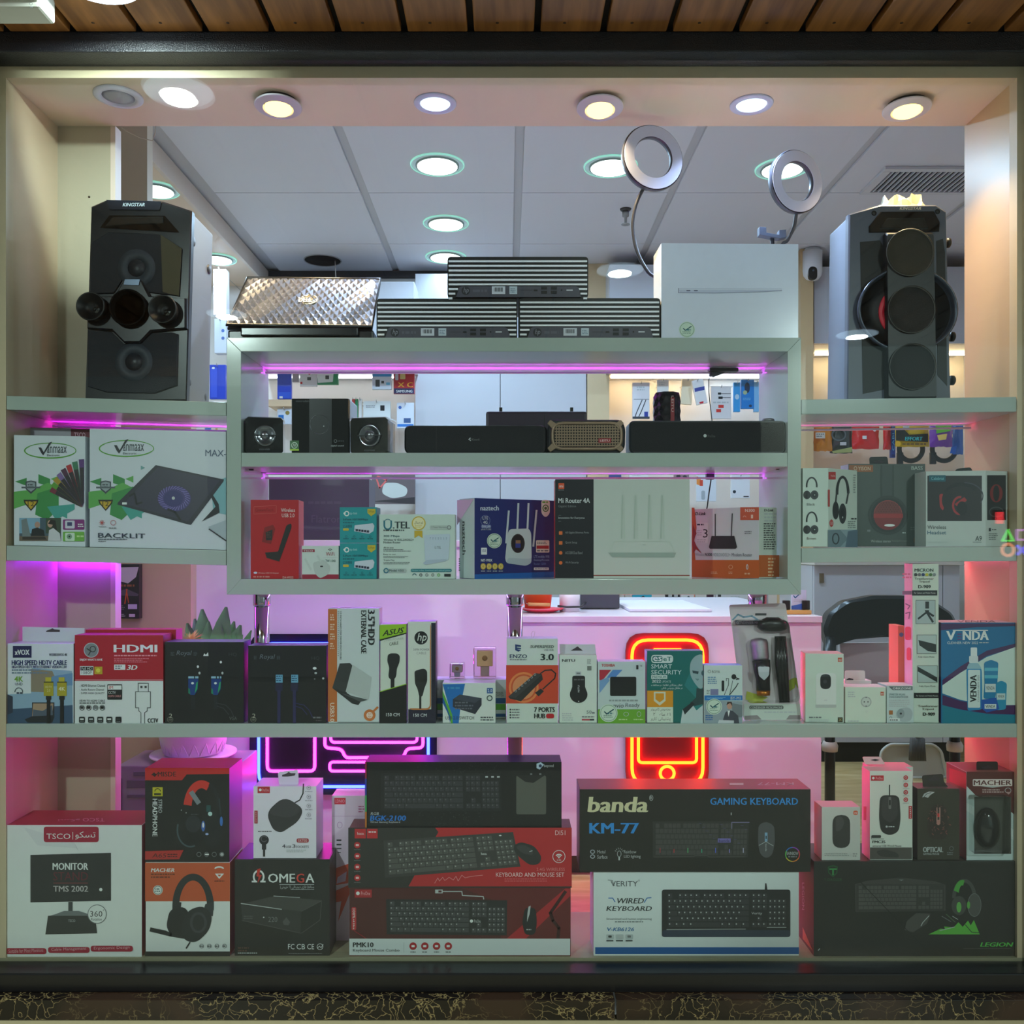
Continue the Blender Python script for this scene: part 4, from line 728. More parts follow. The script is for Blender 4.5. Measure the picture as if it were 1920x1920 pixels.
pr += [('t', 85, 1286, 97, 1290, 'HDTV', (240, 230, 170), {'b': 0}), ('t', 88, 1292, 94, 1297, '2.0', (240, 230, 170), {'b': 0}), ('t', 110, 1288, 122, 1295, '4K', (240, 236, 200), {'b': .02})]
t = carton('cable_box', 'white hang box with blue lettering and two gold cable plugs, at the left end', 'box', B(14, 1211, 138, 1360), zS, .006, .055, (224, 230, 234), (60, 56, 90), (226, 226, 236), pr)
tab(t, [(42, 1212), (42, 1175), (158, 1178), (157, 1212)], .056, (206, 214, 218), [(86, 1183), (94, 1180), (98, 1178), (102, 1180), (112, 1181), (112, 1185), (87, 1185)])
red = (176, 26, 44)
pr = [('r', 140, 1196, 306, 1277, red), ('r', 140, 1277, 306, 1361, (226, 230, 230)), ('e', 171, 1219, 14, 14, (130, 138, 136)), ('o', 171, 1219, 14, 14, 1.3, 'lg'), ('l', [(163, 1216), (170, 1221), (166, 1228)], 2, 'dg'), ('o', 174, 1217, 6, 6, 1.6, 'dg'), ('t', 150, 1235, 192, 1240, 'ENJOY WHAT I HAVE', 'w', {'b': .02}), ('t', 214, 1209, 294, 1223, 'HDMI', 'w', {'b': .06}), ('d', 214, 1228, 294, 1230.5, 1, (236, 150, 160)), ('d', 214, 1234, 288, 1242, 3, (226, 120, 136)), ('r', 214, 1246, 235, 1256, 'w'), ('d', 216, 1248, 230, 1254, 2, 'g'), ('t', 238, 1247, 256, 1256, '3D', 'w', {'b': .05, 's': .25}), ('r', 150, 1249, 175, 1266, 'w'), ('r', 151, 1250, 174, 1257, 'k'), ('t', 153, 1251, 172, 1256, 'Full HD', 'w', {'b': 0}), ('t', 153, 1258.5, 172, 1264, '1080P', 'dg'), ('r', 177, 1250, 192, 1264, (196, 170, 40)), ('e', 184, 1257, 4, 4, (230, 220, 80)),
      ('t', 149, 1283, 197, 1288, '- HDMI Ethernet Channel', (70, 76, 80), {'b': 0}), ('t', 149, 1291, 195, 1295, '- Audio Return Channel', (70, 76, 80), {'b': 0}), ('t', 149, 1298, 196, 1302, '- SUPER HIGH QUALITY', (70, 76, 80), {'b': 0}), ('r', 201, 1283, 229, 1312, (36, 36, 40), 2), ('r', 202, 1285, 228, 1293, 'w'), ('t', 203, 1286, 212, 1292, '3M', 'r'), ('t', 203, 1296, 217, 1301, 'CCTV', 'w'), ('t', 203, 1303, 227, 1307, 'HDMI CABLE', (226, 150, 150), {'b': 0}), ('t', 149, 1312, 197, 1316, 'HDMI TO HDMI CABLE', (70, 76, 80), {'b': 0}), ('d', 149, 1317, 197, 1319.5, 1, 'g'), ('t', 277, 1347, 296, 1355, 'CCTV', (34, 36, 38), {'b': .05}), ('l', [(264, 1359), (264, 1336), (260, 1333), (260, 1327), (254, 1327), (254, 1297), (259, 1297), (259, 1281), (278, 1281), (278, 1297), (282, 1297), (282, 1327), (276, 1327), (276, 1333), (271, 1336), (271, 1359)], 1, (54, 58, 60)), ('l', [(259, 1297), (278, 1297)], .8, 'dg'), ('r', 263, 1286, 267, 1290, 'dg'), ('r', 271, 1286, 275, 1290, 'dg'), ('r', 141, 1274, 306, 1276, (220, 130, 140))]
for i in range(4): a = 149 + i * 12.7; pr += [('o', a + 4.6, 1327, 5, 5, .9, 'dg'), ('r', a + 1.5, 1324, a + 7.5, 1329, ('dg', 'k', 'g', 'k')[i], 1)]
for i in range(5): a = 148 + i * 17.1; pr += [('r', a, 1344, a + 11, 1355, 'k', 2), ('r', a + 2, 1347, a + 9, 1350, ('w', 'lg', 'lg', 'w', 'dg')[i]), ('d', a + 2, 1352, a + 9, 1353.4, 1, 'g')]
carton('cable_box', 'crimson and white carton with big white capitals and a line-drawn plug, front one', 'box', B(140, 1196, 306, 1361), zS, .006, .05, red, red, (210, 40, 60), pr)
carton('cable_box', 'crimson carton standing right behind the crimson and white plug carton', 'box', B(160, 1192, 330, 1358), zS, .062, .04, red, (200, 30, 90), (200, 40, 60))
def royal(x0, x1, y0, plugs, pc, lab, word, cable):
    cx = x0 + 20
    pr = [('t', cx + 1, y0 + 11, cx + 28, y0 + 22, 'Royal', (112, 120, 128), {'b': 0, 's': .25}), ('d', cx - 9, y0 + 14, cx - 2, y0 + 20, 3, (84, 90, 96)), ('d', cx + 34, y0 + 14, cx + 41, y0 + 20, 3, (84, 90, 96)), ('t', x1 - 28, y0 + 15, x1 - 13, y0 + 22, 'HQ', (64, 66, 70), {'b': -.01}), ('t', x0 + 8, 1338, x0 + 14, 1346, '2', (190, 190, 170)), ('o', x0 + 10, 1349, 5.5, 5.5, .8, (130, 130, 116)), ('d', x0 + 7, 1348, x0 + 14, 1351, 2, (130, 130, 116))]
    pr += word
    for p in plugs: pr += pc(p)
    pr += [('o', (plugs[0] + plugs[1]) / 2 + 8, 1362, r, r * 1.05, 1.4, cable, 190, 350) for r in (28, 33, 38)]
    carton('cable_box', lab, 'box', B(x0, y0, x1, 1361), zS, .007, .055, (32, 31, 33), (26, 24, 28), (70, 58, 84), [p if p[0] != 'o' or p[2] < 1355 else p for p in pr if not (p[0] == 'o' and p[2] > 1355)] + [('l', [(plugs[1], 1318), (plugs[1] + 18, 1322), (plugs[1] + 28, 1332), (plugs[1] + 34, 1345)], 1.6, cable), ('l', [(plugs[1] + 2, 1324), (plugs[1] + 14, 1328), (plugs[1] + 24, 1340)], 1.6, cable)])
royal(309, 457, 1209, (362, 405), lambda p: [('p', [(p - 9, 1273), (p + 10, 1273), (p + 9, 1292), (p + 3, 1303), (p - 5, 1303), (p - 9, 1290)], (24, 62, 130)), ('d', p - 9, 1268, p + 10, 1272, 1, (150, 190, 210)), ('p', [(p + 6, 1280), (p + 9, 1278), (p + 8, 1292), (p + 3, 1300)], (40, 160, 100)), ('p', [(p - 9, 1290), (p - 6, 1292), (p - 5, 1302), (p - 9, 1300)], (30, 130, 100)), ('e', p - 1, 1281, 2.6, 2.2, 'w'), ('r', p - 4, 1304, p + 4, 1330, (38, 38, 44)), ('e', p + 9, 1250 - (p - 362) * .2, 2, 2.5, 'w'), ('e', p + 12, 1262, 2, 2.5, 'lg')],
      'black carton printed with two blue cable plugs and the letters VGA', [('t', 430, 1344, 444, 1350, 'VGA', (110, 116, 112), {'b': 0}), ('p', [(381, 1230), (383, 1225), (386, 1228), (390, 1223), (391, 1230)], 'w')], (60, 60, 66))
royal(465, 612, 1216, (523, 552), lambda p: [('r', p - 6, 1265, p + 7, 1280, (110, 170, 200)), ('d', p - 5, 1267, p + 6, 1277, 3, (40, 80, 120)), ('r', p - 7, 1280, p + 7, 1296, (36, 34, 66), 3), ('r', p - 3, 1294, p + 3, 1359, (44, 40, 84))],
      'black carton printed with two network cable plugs, left of the tall case carton', [('d', 587, 1344, 603, 1347, 1, 'g'), ('d', 592, 1350, 603, 1352, 1, (90, 80, 84)), ('e', 590, 1253, 3.5, 2.5, 'w'), ('e', 592, 1262, 2.5, 2, 'lg'), ('e', 606, 1272, 2, 2, 'lg'), ('e', 590, 1273, 1.5, 1.5, 'g')], (52, 50, 96))
# tall external case box
pr = [('r', 615, 1142, 632, 1353, (196, 110, 52)), ('p', [(637, 1143), (641, 1143), (641, 1143)], 'w'), ('t', 690, 1144, 703, 1209, '3.5"HDD', (24, 26, 28), {'r': 90, 'b': .06}), ('t', 677, 1145, 687, 1225, 'EXTERNAL CASE', (24, 26, 28), {'r': 90, 'b': .04}), ('t', 637, 1146, 640.5, 1237, '3.5 INCH HARD DISK DRIVER ENCLOSURE', (70, 74, 76), {'r': 90, 'b': 0}), ('d', 633.5, 1146, 635, 1230, 22, (120, 124, 126)), ('p', [(637, 1244), (656, 1243), (661, 1248), (650, 1300), (623, 1290)], (58, 60, 60)), ('p', [(661, 1246), (697, 1270), (691, 1312), (648, 1297)], (186, 192, 190)), ('p', [(623, 1290), (650, 1299), (676, 1316), (672, 1322), (660, 1319)], (44, 46, 46)), ('p', [(640, 1300), (690, 1312), (676, 1316)], (80, 84, 84)), ('e', 693, 1341, 9, 9, (206, 120, 60)), ('o', 693, 1341, 11, 11, 2, (206, 120, 60)), ('e', 693, 1341, 6, 6, (236, 214, 196)), ('l', [(700, 1334), (708, 1326)], 4, (206, 120, 60)), ('t', 690, 1337, 696, 1345, '3.0', (206, 120, 60), {'r': 90}), ('t', 619, 1318, 627, 1353, 'USB3.0', (240, 226, 206), {'r': 90, 'b': .02}), ('r', 633, 1353.6, 711, 1354.6, 'g')]
pr += [('d', 619, 1152 + i * 18, 628, 1163 + i * 18, 3, (232, 200, 170)) for i in range(4)]
carton('external_case_box', 'tall white carton with orange left stripe and large vertical black lettering', 'box', B(616, 1142, 711, 1357), zS, .006, .05, (206, 214, 214), (230, 214, 240), (190, 180, 190), pr)
pr = [('p', [(712, 1172), (762, 1170), (762, 1188), (712, 1201)], (150, 196, 40)), ('p', [(712, 1199), (762, 1186), (762, 1188.5), (712, 1202)], (34, 40, 24)), ('t', 717, 1182, 755, 1193, 'ASUS', (32, 40, 24), {'b': .03, 's': .3, 'dy': -6}), ('t', 720, 1199, 757, 1203, '3-PIN POWER', (176, 186, 166), {'b': 0, 'dy': -4}), ('t', 730, 1205, 747, 1211, 'CABLE', (70, 76, 70), {'b': 0, 'dy': -3}), ('p', rpath([(727, 1228), (732, 1225), (745, 1225), (750, 1230), (749, 1242), (744, 1254), (743, 1268), (739, 1274), (731, 1274), (728, 1268), (730, 1252), (726, 1240)], 4, 3, True), (38, 38, 38)), ('r', 732.5, 1272, 739.5, 1290, (36, 36, 36)), ('p', [(712, 1297), (762, 1282), (762, 1356), (712, 1357)], (24, 24, 24)), ('l', [(712, 1297), (762, 1282.5)], 1.4, (150, 196, 40)), ('t', 724, 1337, 749, 1343, '150 CM', 'w', {'b': .01})]
carton('power_cable_box', 'narrow white, green and black carton printed with a short black power plug', 'box', B(713, 1172, 761, 1357), zS, .007, .045, (214, 220, 206), (200, 190, 230), (220, 160, 220), pr)
pr = [('r', 808.5, 1168, 817, 1357, (34, 32, 52)), ('r', 765.5, 1330, 817, 1357, (34, 32, 52)), ('p', rpath([(765.5, 1166), (808, 1166), (808, 1331), (765.5, 1331)], 9, 4, True), (190, 120, 60)), ('r', 765.5, 1166, 806.5, 1200, (214, 220, 206)), ('p', rpath([(765.5, 1166), (806, 1166), (806, 1328), (765.5, 1328)], 8, 4, True), (214, 220, 206)), ('r', 765.5, 1300, 780, 1328, (214, 220, 206)), ('e', 789.5, 1196, 12.5, 12.5, (24, 26, 28)), ('t', 781.5, 1187, 798, 1206, 'hp', (224, 230, 220), {'b': -.01, 's': .2}), ('t', 775, 1216, 805, 1220, '3-PIN POWER', (90, 96, 90), {'b': 0}), ('t', 781, 1222, 799, 1227, 'CABLE', (150, 150, 140), {'b': 0}), ('p', rpath([(777, 1258), (795, 1253), (801, 1258), (801, 1278), (796, 1290), (792, 1306), (786, 1306), (783, 1292), (778, 1282)], 4, 3, True), (40, 40, 40)), ('r', 786, 1304, 790, 1329, (36, 36, 36)), ('t', 775, 1338, 800, 1344, '150 CM', 'w', {'b': .01})]
carton('power_cable_box', 'narrow white carton with a round black logo and a pear-shaped power plug', 'box', B(765, 1167, 817, 1357), zS, .007, .045, (214, 220, 206), (40, 36, 62), (190, 150, 230), pr)
# usb switch boxes
pr = [('t', 930, 1297, 944, 1301, 'MANUAL', 'dg', {'b': 0}), ('t', 930, 1302, 944, 1306, 'SWITCH', 'dg', {'b': 0}), ('r', 816, 1309, 948, 1319, (20, 84, 140)), ('r', 816, 1320, 948, 1331, (90, 170, 50)), ('r', 816, 1331, 948, 1338, (214, 220, 214)), ('r', 816, 1338, 948, 1344, (20, 90, 150)), ('d', 816, 1290, 824, 1294, 2, 'g')]
tb = carton('switch_box', 'low white carton with blue and green stripes, half hidden behind the front switch carton', 'box', B(815, 1283, 949, 1356), zS, .055, .05, (196, 200, 194), None, (214, 190, 220), pr)
pr = [('p', [(830, 1283), (872, 1282), (864, 1320), (860, 1356), (849, 1356), (842, 1325)], (24, 110, 180)), ('p', [(830, 1295), (848, 1340), (849, 1356), (846, 1356), (830, 1312)], (90, 170, 60)), ('p', [(830, 1305), (845, 1345), (844, 1356), (841, 1340), (830, 1318)], (24, 90, 160)), ('p', [(849, 1311), (862, 1302), (903, 1309), (903, 1322), (891, 1339), (849, 1326)], (46, 50, 60)), ('p', [(849, 1311), (862, 1302), (903, 1309), (891, 1318)], (66, 70, 82)), ('d', 853, 1316, 888, 1330, 3, (100, 104, 112)), ('t', 835, 1343, 889, 1349, 'USB 2.0 SWITCH', (60, 66, 70), {'b': .01}), ('d', 901, 1344, 926, 1351, 2, (70, 76, 80)), ('r', 913, 1290, 924, 1300, (36, 90, 150)), ('t', 914.5, 1292, 922.5, 1298, '2.0', 'w', {'b': 0}), ('o', 918, 1309, 5.5, 5.5, 1.8, (60, 80, 80)), ('d', 839, 1288, 862, 1292, 1, (60, 140, 190))]
ts = carton('switch_box', 'low white carton printed with a dark switch box and blue swoosh', 'box', B(830, 1282, 929, 1357), zS, .006, .045, (214, 222, 212), None, (226, 206, 230), pr)
def clear_pack(lab, x0, y0, x1, y1, col, metal):
    c = P((x0 + x1) / 2, y1, .08); th = Thing('adapter_pack', lab, 'adapter', (c.x, .075, ts.ztop if 0 else tb.ztop + .001), 'adapters in clear packs'); zb = tb.ztop + .001
    a = P(x0, y0, .07); b = P(x1, y1, .07); w = (b.x - a.x); h = U(y1 - y0, .07)
    th.add('clear_case', MB().box((a.x, .062, zb), (b.x, .1, zb + h)), glass_mat(.05, (.95, .9, .97), 1.45, boost=1.6), bevel=.003)
    th.add('adapter_body', MB().box((a.x + w * .14, .07, zb + h * .38), (b.x - w * .14, .092, zb + h * .88)), col, bevel=.002)
    th.add('plug', MB().box((a.x + w * .3, .074, zb + h * .06), (b.x - w * .3, .088, zb + h * .38)), metal, bevel=.001)
    th.add('socket_eye', MB().lathe(((a.x + b.x) / 2, .07, zb + h * .65), (0, -1, 0), [(w * .12, 0), (w * .12, .0015), (w * .05, .0015)], 14), M((150, 110, 50), .4))
clear_pack('small clear pack with a grey adapter, on the striped switch carton', 843, 1255, 871, 1283, M((170, 150, 150), .5), M((180, 180, 190), .3, metal=.8))
clear_pack('taller clear pack with a cream adapter, right of the small clear pack', 888, 1225, 930, 1283, M((226, 190, 130), .4), M((200, 180, 160), .3, metal=.6))
# usb hub
pr = [('r', 949, 1247, 1047, 1319, (206, 70, 40)), ('e', 982, 1289, 28, 29, (226, 130, 70)), ('e', 982, 1289, 24, 25, (200, 84, 44)), ('e', 982, 1289, 21, 22, (220, 140, 90)), ('p', [(953, 1306), (1004, 1262), (1016, 1264), (1018, 1274), (977, 1315), (956, 1310)], (46, 44, 44)), ('p', [(953, 1306), (1004, 1262), (1015, 1266), (966, 1309)], (62, 60, 60)), ('l', [(1013, 1263), (1022, 1257), (1034, 1256), (1042, 1263), (1040, 1272), (1018, 1292)], 2.4, (40, 38, 38)), ('p', [(1003, 1299), (1014, 1291), (1020, 1296), (1010, 1306)], (40, 40, 40)),
      ('p', [(966, 1208), (977, 1210), (977, 1213), (969, 1212.5), (969, 1214), (977, 1215), (977, 1217), (969, 1217), (977, 1219), (972, 1222), (966, 1219)], (34, 60, 110)), ('t', 956, 1227, 988, 1234, 'ENZO', (32, 46, 84), {'b': .03}), ('d', 956, 1236, 988, 1238, 1, 'g'), ('t', 994, 1210, 1038, 1215, 'SUPERSPEED', (40, 50, 54), {'b': .02, 's': .2}), ('t', 1020, 1217, 1038, 1220.5, 'USB HUB', 'g', {'b': 0}), ('t', 1014, 1226, 1038, 1238, '3.0', (24, 40, 44), {'b': .05}), ('t', 1002, 1326, 1040, 1335, '7 PORTS', (24, 30, 32), {'b': .04}), ('t', 1002, 1338, 1022, 1347, 'HUB', (24, 30, 32), {'b': .04}), ('r', 1024, 1338, 1039, 1347, (190, 30, 40), 4)]
for i in range(4): pr += [('e', 957, 1330.5 + i * 5, 1.6, 1.6, 'dg'), ('d', 960, 1329.5 + i * 5, 974, 1331.5 + i * 5, 1, 'g')]
for i in range(7): pr.append(('o', 967 + i * 6, 1296 - i * 5.2, 2, 2, .5, 'lg'))
t = carton('usb_hub_box', 'white carton with an orange panel printed with a slanted black hub', 'box', B(950, 1199, 1046, 1357), zS, .006, .05, (206, 218, 206), None, None, pr)
t.add('string_loop', MB().tube([P(999, 1198, .03), P(996, 1189, .03), P(999, 1183, .03), P(1003, 1185, .03), P(1002, 1191, .03), P(999, 1198, .03)], .0006, 6), M((190, 190, 180), .6))
pr = [('t', 1054, 1236, 1078, 1241, 'NITU', (24, 24, 26), {'b': .05}), ('r', 1079, 1259, 1090, 1267, 'lg'), ('d', 1081, 1261, 1088, 1264, 1, 'g'), ('r', 1073, 1267, 1097, 1293, (34, 34, 35), 4), ('e', 1085, 1302, 16.5, 16, (34, 34, 35)), ('p', [(1074, 1285), (1096, 1285), (1100, 1296), (1070, 1296)], (34, 34, 35)), ('t', 1083.5, 1285, 1086.5, 1298, 'NITU', 'w', {'r': -90, 'b': 0}), ('d', 1076, 1273, 1095, 1275.5, 1, (96, 96, 96)), ('e', 1085, 1315, 1, 1, 'w'), ('d', 1101, 1236, 1109, 1245, 4, (140, 150, 140)), ('r', 1101, 1249, 1109, 1257, (120, 128, 120)), ('d', 1054, 1337, 1077, 1351, 4, 'lg'), ('t', 1100, 1332, 1109, 1338, '50', 'g', {'b': -.01}), ('d', 1110, 1335, 1115, 1338, 1, 'g'), ('d', 1091, 1343, 1114, 1345, 1, 'g'), ('r', 1091, 1348, 1106, 1351, (190, 80, 90)), ('r', 1106, 1348, 1114, 1351, (60, 60, 66))]
t = carton('dongle_box', 'white carton printed with a bulb-shaped black dongle, with hang tab', 'box', B(1049, 1229, 1119, 1356), zS, .007, .035, (214, 224, 212), None, None, pr)
tab(t, [(1050, 1230), (1049, 1208), (1116, 1208), (1118, 1230)], .035, (206, 206, 212), [(1070, 1220), (1083, 1212), (1093, 1220)])
pr = [('t', 1128, 1245, 1153, 1250, 'TOSHIBA', (190, 40, 40), {'b': .03}), ('t', 1193, 1247, 1197, 1255, '1', 'k', {'b': 0}), ('t', 1199, 1247, 1204, 1250, 'TB', 'dg', {'b': 0}), ('o', 1199, 1251, 9, 6, .6, 'lg'), ('p', [(1124, 1256), (1146, 1256), (1130, 1275), (1124, 1275)], (180, 44, 60)), ('p', [(1133, 1276), (1149, 1256), (1167, 1256), (1154, 1270), (1146, 1269)], (90, 140, 200)), ('p', [(1124, 1276), (1140, 1270), (1143, 1276), (1124, 1300)], (120, 160, 200)), ('r', 1144, 1269, 1193, 1305, (30, 31, 32), 3), ('d', 1142, 1312, 1196, 1315, 1, (150, 160, 160)), ('t', 1150, 1319, 1169, 1327, 'nvio', (60, 70, 70), {'b': 0, 's': .1}), ('t', 1172, 1318, 1199, 1328, 'Ready', (100, 110, 110), {'b': -.01, 's': .1}), ('r', 1121, 1330, 1210, 1357, (110, 170, 50)), ('o', 1174, 1339, 5, 4, .8, 'lg'), ('o', 1198, 1339, 4, 5, .8, 'lg'), ('d', 1160, 1348, 1176, 1350, 1, (190, 220, 150)), ('d', 1188, 1348, 1206, 1350, 1, (190, 220, 150))] + mark(1141, 1337, 17)
carton('hard_drive_box', 'white and green carton printed with a flat black portable drive', 'box', B(1121, 1242, 1210, 1357), zS, .006, .04, (196, 210, 208), None, (224, 200, 214), pr)
teal = (20, 106, 100)
pr = [('p', [(1283, 1285), (1294, 1260), (1316, 1262), (1318, 1356), (1275, 1356), (1280, 1330), (1308, 1312)], (40, 124, 124)), ('p', rpath([(1295, 1240), (1304, 1229), (1318, 1226), (1318, 1290), (1312, 1292), (1303, 1282), (1295, 1268), (1293, 1255)], 6, 4, True), (150, 176, 178)), ('p', [(1298, 1257), (1310, 1259), (1309, 1264), (1299, 1262)], (46, 70, 74)), ('p', [(1303, 1272), (1311, 1273), (1308, 1277)], (110, 140, 142)), ('p', [(1306, 1290), (1318, 1292), (1318, 1320), (1302, 1324), (1294, 1318), (1305, 1308)], (44, 70, 72)), ('p', [(1276, 1356), (1280, 1330), (1296, 1318), (1306, 1332), (1318, 1322), (1318, 1356)], (190, 206, 206)), ('p', [(1280, 1330), (1298, 1316), (1303, 1320), (1284, 1340)], (34, 44, 48)), ('e', 1318, 1262, 3, 5, (60, 90, 96)),
      ('r', 1221, 1228, 1262, 1243, (206, 220, 214), 6), ('r', 1223, 1230, 1242, 1241, teal, 4), ('t', 1225, 1231.5, 1240.5, 1239.5, 'es', 'w', {'b': .03}), ('t', 1244, 1231.5, 1259, 1239.5, 'eT', teal, {'b': .03}), ('t', 1221, 1245.5, 1260, 1253.5, 'SMART', (210, 226, 222), {'b': -.005}), ('t', 1221, 1256.5, 1278, 1264.5, 'SECURITY', (210, 226, 222), {'b': -.005}), ('r', 1221, 1266, 1251, 1273, (206, 220, 214)), ('t', 1223, 1267.5, 1249, 1271.5, 'PREMIUM', teal, {'b': .02}), ('t', 1222.5, 1274.5, 1239, 1280, '2022', 'w', {'b': .02}), ('t', 1241, 1276, 1258, 1280, 'UPDATE', (190, 214, 210), {'b': 0}), ('t', 1221, 1282, 1279, 1287, ar('امکان رمزنگاری اطلاعات و محافظت'), 'w', {'b': 0}), ('t', 1240, 1288, 1280, 1292.5, ar('در مقابل ویروس بانکی'), 'w', {'b': 0}),
      ('r', 1213.5, 1295, 1262, 1326, (222, 150, 34)), ('p', [(1226, 1297), (1248, 1297), (1248, 1314), (1237, 1323), (1226, 1314)], (214, 214, 190)), ('p', [(1229, 1300), (1245, 1300), (1245, 1311), (1237, 1317), (1229, 1311)], (222, 150, 34)), ('r', 1213.5, 1326, 1262, 1355, (214, 226, 210)), ('t', 1220, 1327, 1257, 1334, ar('مخصوص کامپیوتر'), (70, 76, 70), {'b': .01}), ('t', 1225, 1336, 1257, 1342, ar('۱۸ ماه   ۲'), (60, 66, 60), {'b': .01}), ('t', 1220, 1344.5, 1257, 1352.5, ar('پشتیبانی: کاربر'), (70, 76, 70), {'b': .01})]
carton('software_box', 'teal carton with an orange shield and a grey robot face', 'box', B(1213, 1222, 1318, 1357), zS, .007, .035, teal, (190, 190, 220), (90, 60, 80), pr)
pr = [('o', 1330, 1259, 3, 3, .8, 'g'), ('t', 1335, 1257, 1350, 1262, 'BOYA', (90, 96, 96), {'b': 0}), ('d', 1327, 1269, 1345, 1282, 4, (110, 150, 180)), ('l', [(1362, 1277), (1362, 1272), (1366, 1272), (1366, 1284), (1358, 1303)], 1, (50, 50, 50)), ('r', 1353, 1276, 1358, 1296, (40, 40, 42), 2), ('e', 1376, 1269, 4.5, 5, (34, 34, 36)), ('l', [(1376, 1269), (1386, 1273), (1380, 1274)], 1.6, (40, 40, 40)), ('l', [(1374, 1276), (1368, 1303)], .9, 'dg'), ('l', [(1384, 1281), (1380, 1288), (1368, 1303)], 1.6, (50, 50, 52)), ('r', 1332, 1292, 1347, 1303, (130, 130, 170)), ('d', 1325, 1294, 1331, 1301, 3, (110, 120, 116)), ('r', 1321, 1304, 1392, 1313, (20, 116, 190)), ('t', 1370, 1306, 1389, 1312, 'BY-M1', 'lg', {'b': .03}), ('d', 1325, 1307, 1363, 1310, 2, (140, 190, 220)), ('p', [(1321, 1313), (1392, 1315), (1392, 1356), (1321, 1356)], (150, 164, 172)), ('p', [(1371, 1318), (1392, 1322), (1392, 1345), (1375, 1345)], (120, 130, 136)), ('e', 1368, 1323, 5, 7, (196, 150, 130)), ('p', [(1362, 1322), (1364, 1316), (1372, 1316), (1373, 1324), (1369, 1318)], (60, 40, 34)), ('p', [(1356, 1348), (1360, 1336), (1366, 1331), (1374, 1333), (1384, 1342), (1386, 1356), (1356, 1356)], (70, 72, 84)), ('p', [(1364, 1332), (1369, 1332), (1366, 1344)], 'w'), ('p', [(1348, 1350), (1376, 1351), (1376, 1356), (1346, 1356)], (206, 210, 214)), ('d', 1323, 1341, 1338, 1350, 3, (30, 100, 170))] + mark(1339, 1325, 15)
carton('microphone_box', 'white and blue carton printed with a clip-on microphone and a woman in a jacket', 'box', B(1320, 1249, 1392, 1357), zS, .006, .035, (206, 220, 214), None, (150, 180, 230), pr)
# condenser microphone in a blister pack
card = [(1374, 1142), (1482, 1139), (1503, 1354), (1393, 1352)]
th = Thing('microphone_blister', 'clear blister pack on a grey card holding a condenser microphone and its stand', 'microphone', (P(1440, 1357, .03).x, .045, zS))
lean = [Vector((P(x, y, .04).x, .04 + (1356 - y) * .00016, zS + max(0, (1355 - y)) * U(1, .05))) for x, y in rpath(card, 5, 3, True)]
mb = MB(); n = len(lean); mb.add([v for v in lean] + [v + Vector((0, .0015, 0)) for v in lean], [list(range(n)), list(range(2 * n - 1, n - 1, -1))] + [(i, n + i, n + (i + 1) % n, (i + 1) % n) for i in range(n)])
th.add('backing_card', mb, M((214, 206, 208), .4))
nn = Vector((0, -1, -.16)).normalized()
p = Print(lean[2], (0, -1, .139)); p.draw([('r', 1378, 1163, 1453, 1172, (96, 92, 96), 3), ('t', 1381, 1165, 1450, 1170, 'CONDENSER MICROPHONE', (206, 200, 206), {'b': 0}), ('l', [(1374, 1162), (1384, 1152), (1394, 1157), (1410, 1155), (1424, 1164)], 3, (110, 150, 170)), ('d', 1456, 1156, 1471, 1162, 2, 'lg'), ('r', 1416, 1150, 1437, 1154, (40, 36, 40)), ('p', [(1400, 1296), (1440, 1308), (1420, 1318), (1398, 1312)], (180, 190, 60)), ('p', [(1470, 1280), (1494, 1268), (1490, 1290), (1474, 1300)], (170, 186, 60)), ('r', 1395, 1320, 1500, 1350, (206, 214, 204)), ('r', 1405, 1323, 1469, 1330, (80, 84, 80), 3), ('t', 1407, 1324.5, 1467, 1329, 'CONDENSER MICROPHONE', (206, 214, 206), {'b': 0}), ('d', 1433, 1334, 1494, 1337, 1, 'lg'), ('p', [(1396, 1342), (1420, 1341), (1428, 1349), (1396, 1350)], (150, 140, 140)), ('p', [(1474, 1349), (1480, 1341), (1500, 1341), (1501, 1349)], (150, 140, 140))]); p.build(th)
q = lambda px, py, dy=.012: Vector((P(px, py, .03).x, .04 + (1356 - py) * .00016 - dy, zS + (1355 - py) * U(1, .05)))
chrm = M((170, 172, 176), .25, metal=.9, bump=.5, scale=900)
th.add('microphone_grille', MB().tube([q(1428, 1203), q(1428, 1206), q(1428, 1212), q(1430, 1240), q(1430, 1244)], [.006, U(15), U(17), U(16), U(15)], 20), chrm)
th.add('microphone_body', MB().tube([q(1431, 1244), q(1432, 1262), q(1433, 1280), q(1433, 1300)], [U(17), U(16), U(13), U(13)], 20), M((34, 30, 34), .25))
th.add('name_plate', MB().prism(rpath([(1421, 1250), (1443, 1250), (1442, 1266), (1433, 1276), (1423, 1267)], 3, 3, True), q(1432, 1260).y - U(17) - .003, q(1432, 1260).y - U(17) - .002), M((200, 206, 210), .3))
th.add('gold_ring', MB().tube([q(1433, 1300), q(1433, 1309)], [U(13), U(12)], 20), M((206, 130, 50), .3, metal=.8))
th.add('foam_ball', MB().tube([q(1430, 1186), q(1434, 1181), q(1445, 1178), q(1465, 1178), q(1476, 1182), q(1480, 1187)], [.006, U(11), U(14), U(14), U(10), .004], 16), M((24, 20, 24), .3))
for dx in (0, 6, 12): th.add('tripod_leg', MB().tube([q(1463 + dx, 1200), q(1463 + dx, 1246), q(1466 + dx, 1318)], [U(5), U(7), U(4)], 8), M((26, 24, 26), .25))
bl = [(1384, 1170), (1480, 1168), (1496, 1318), (1396, 1320)]
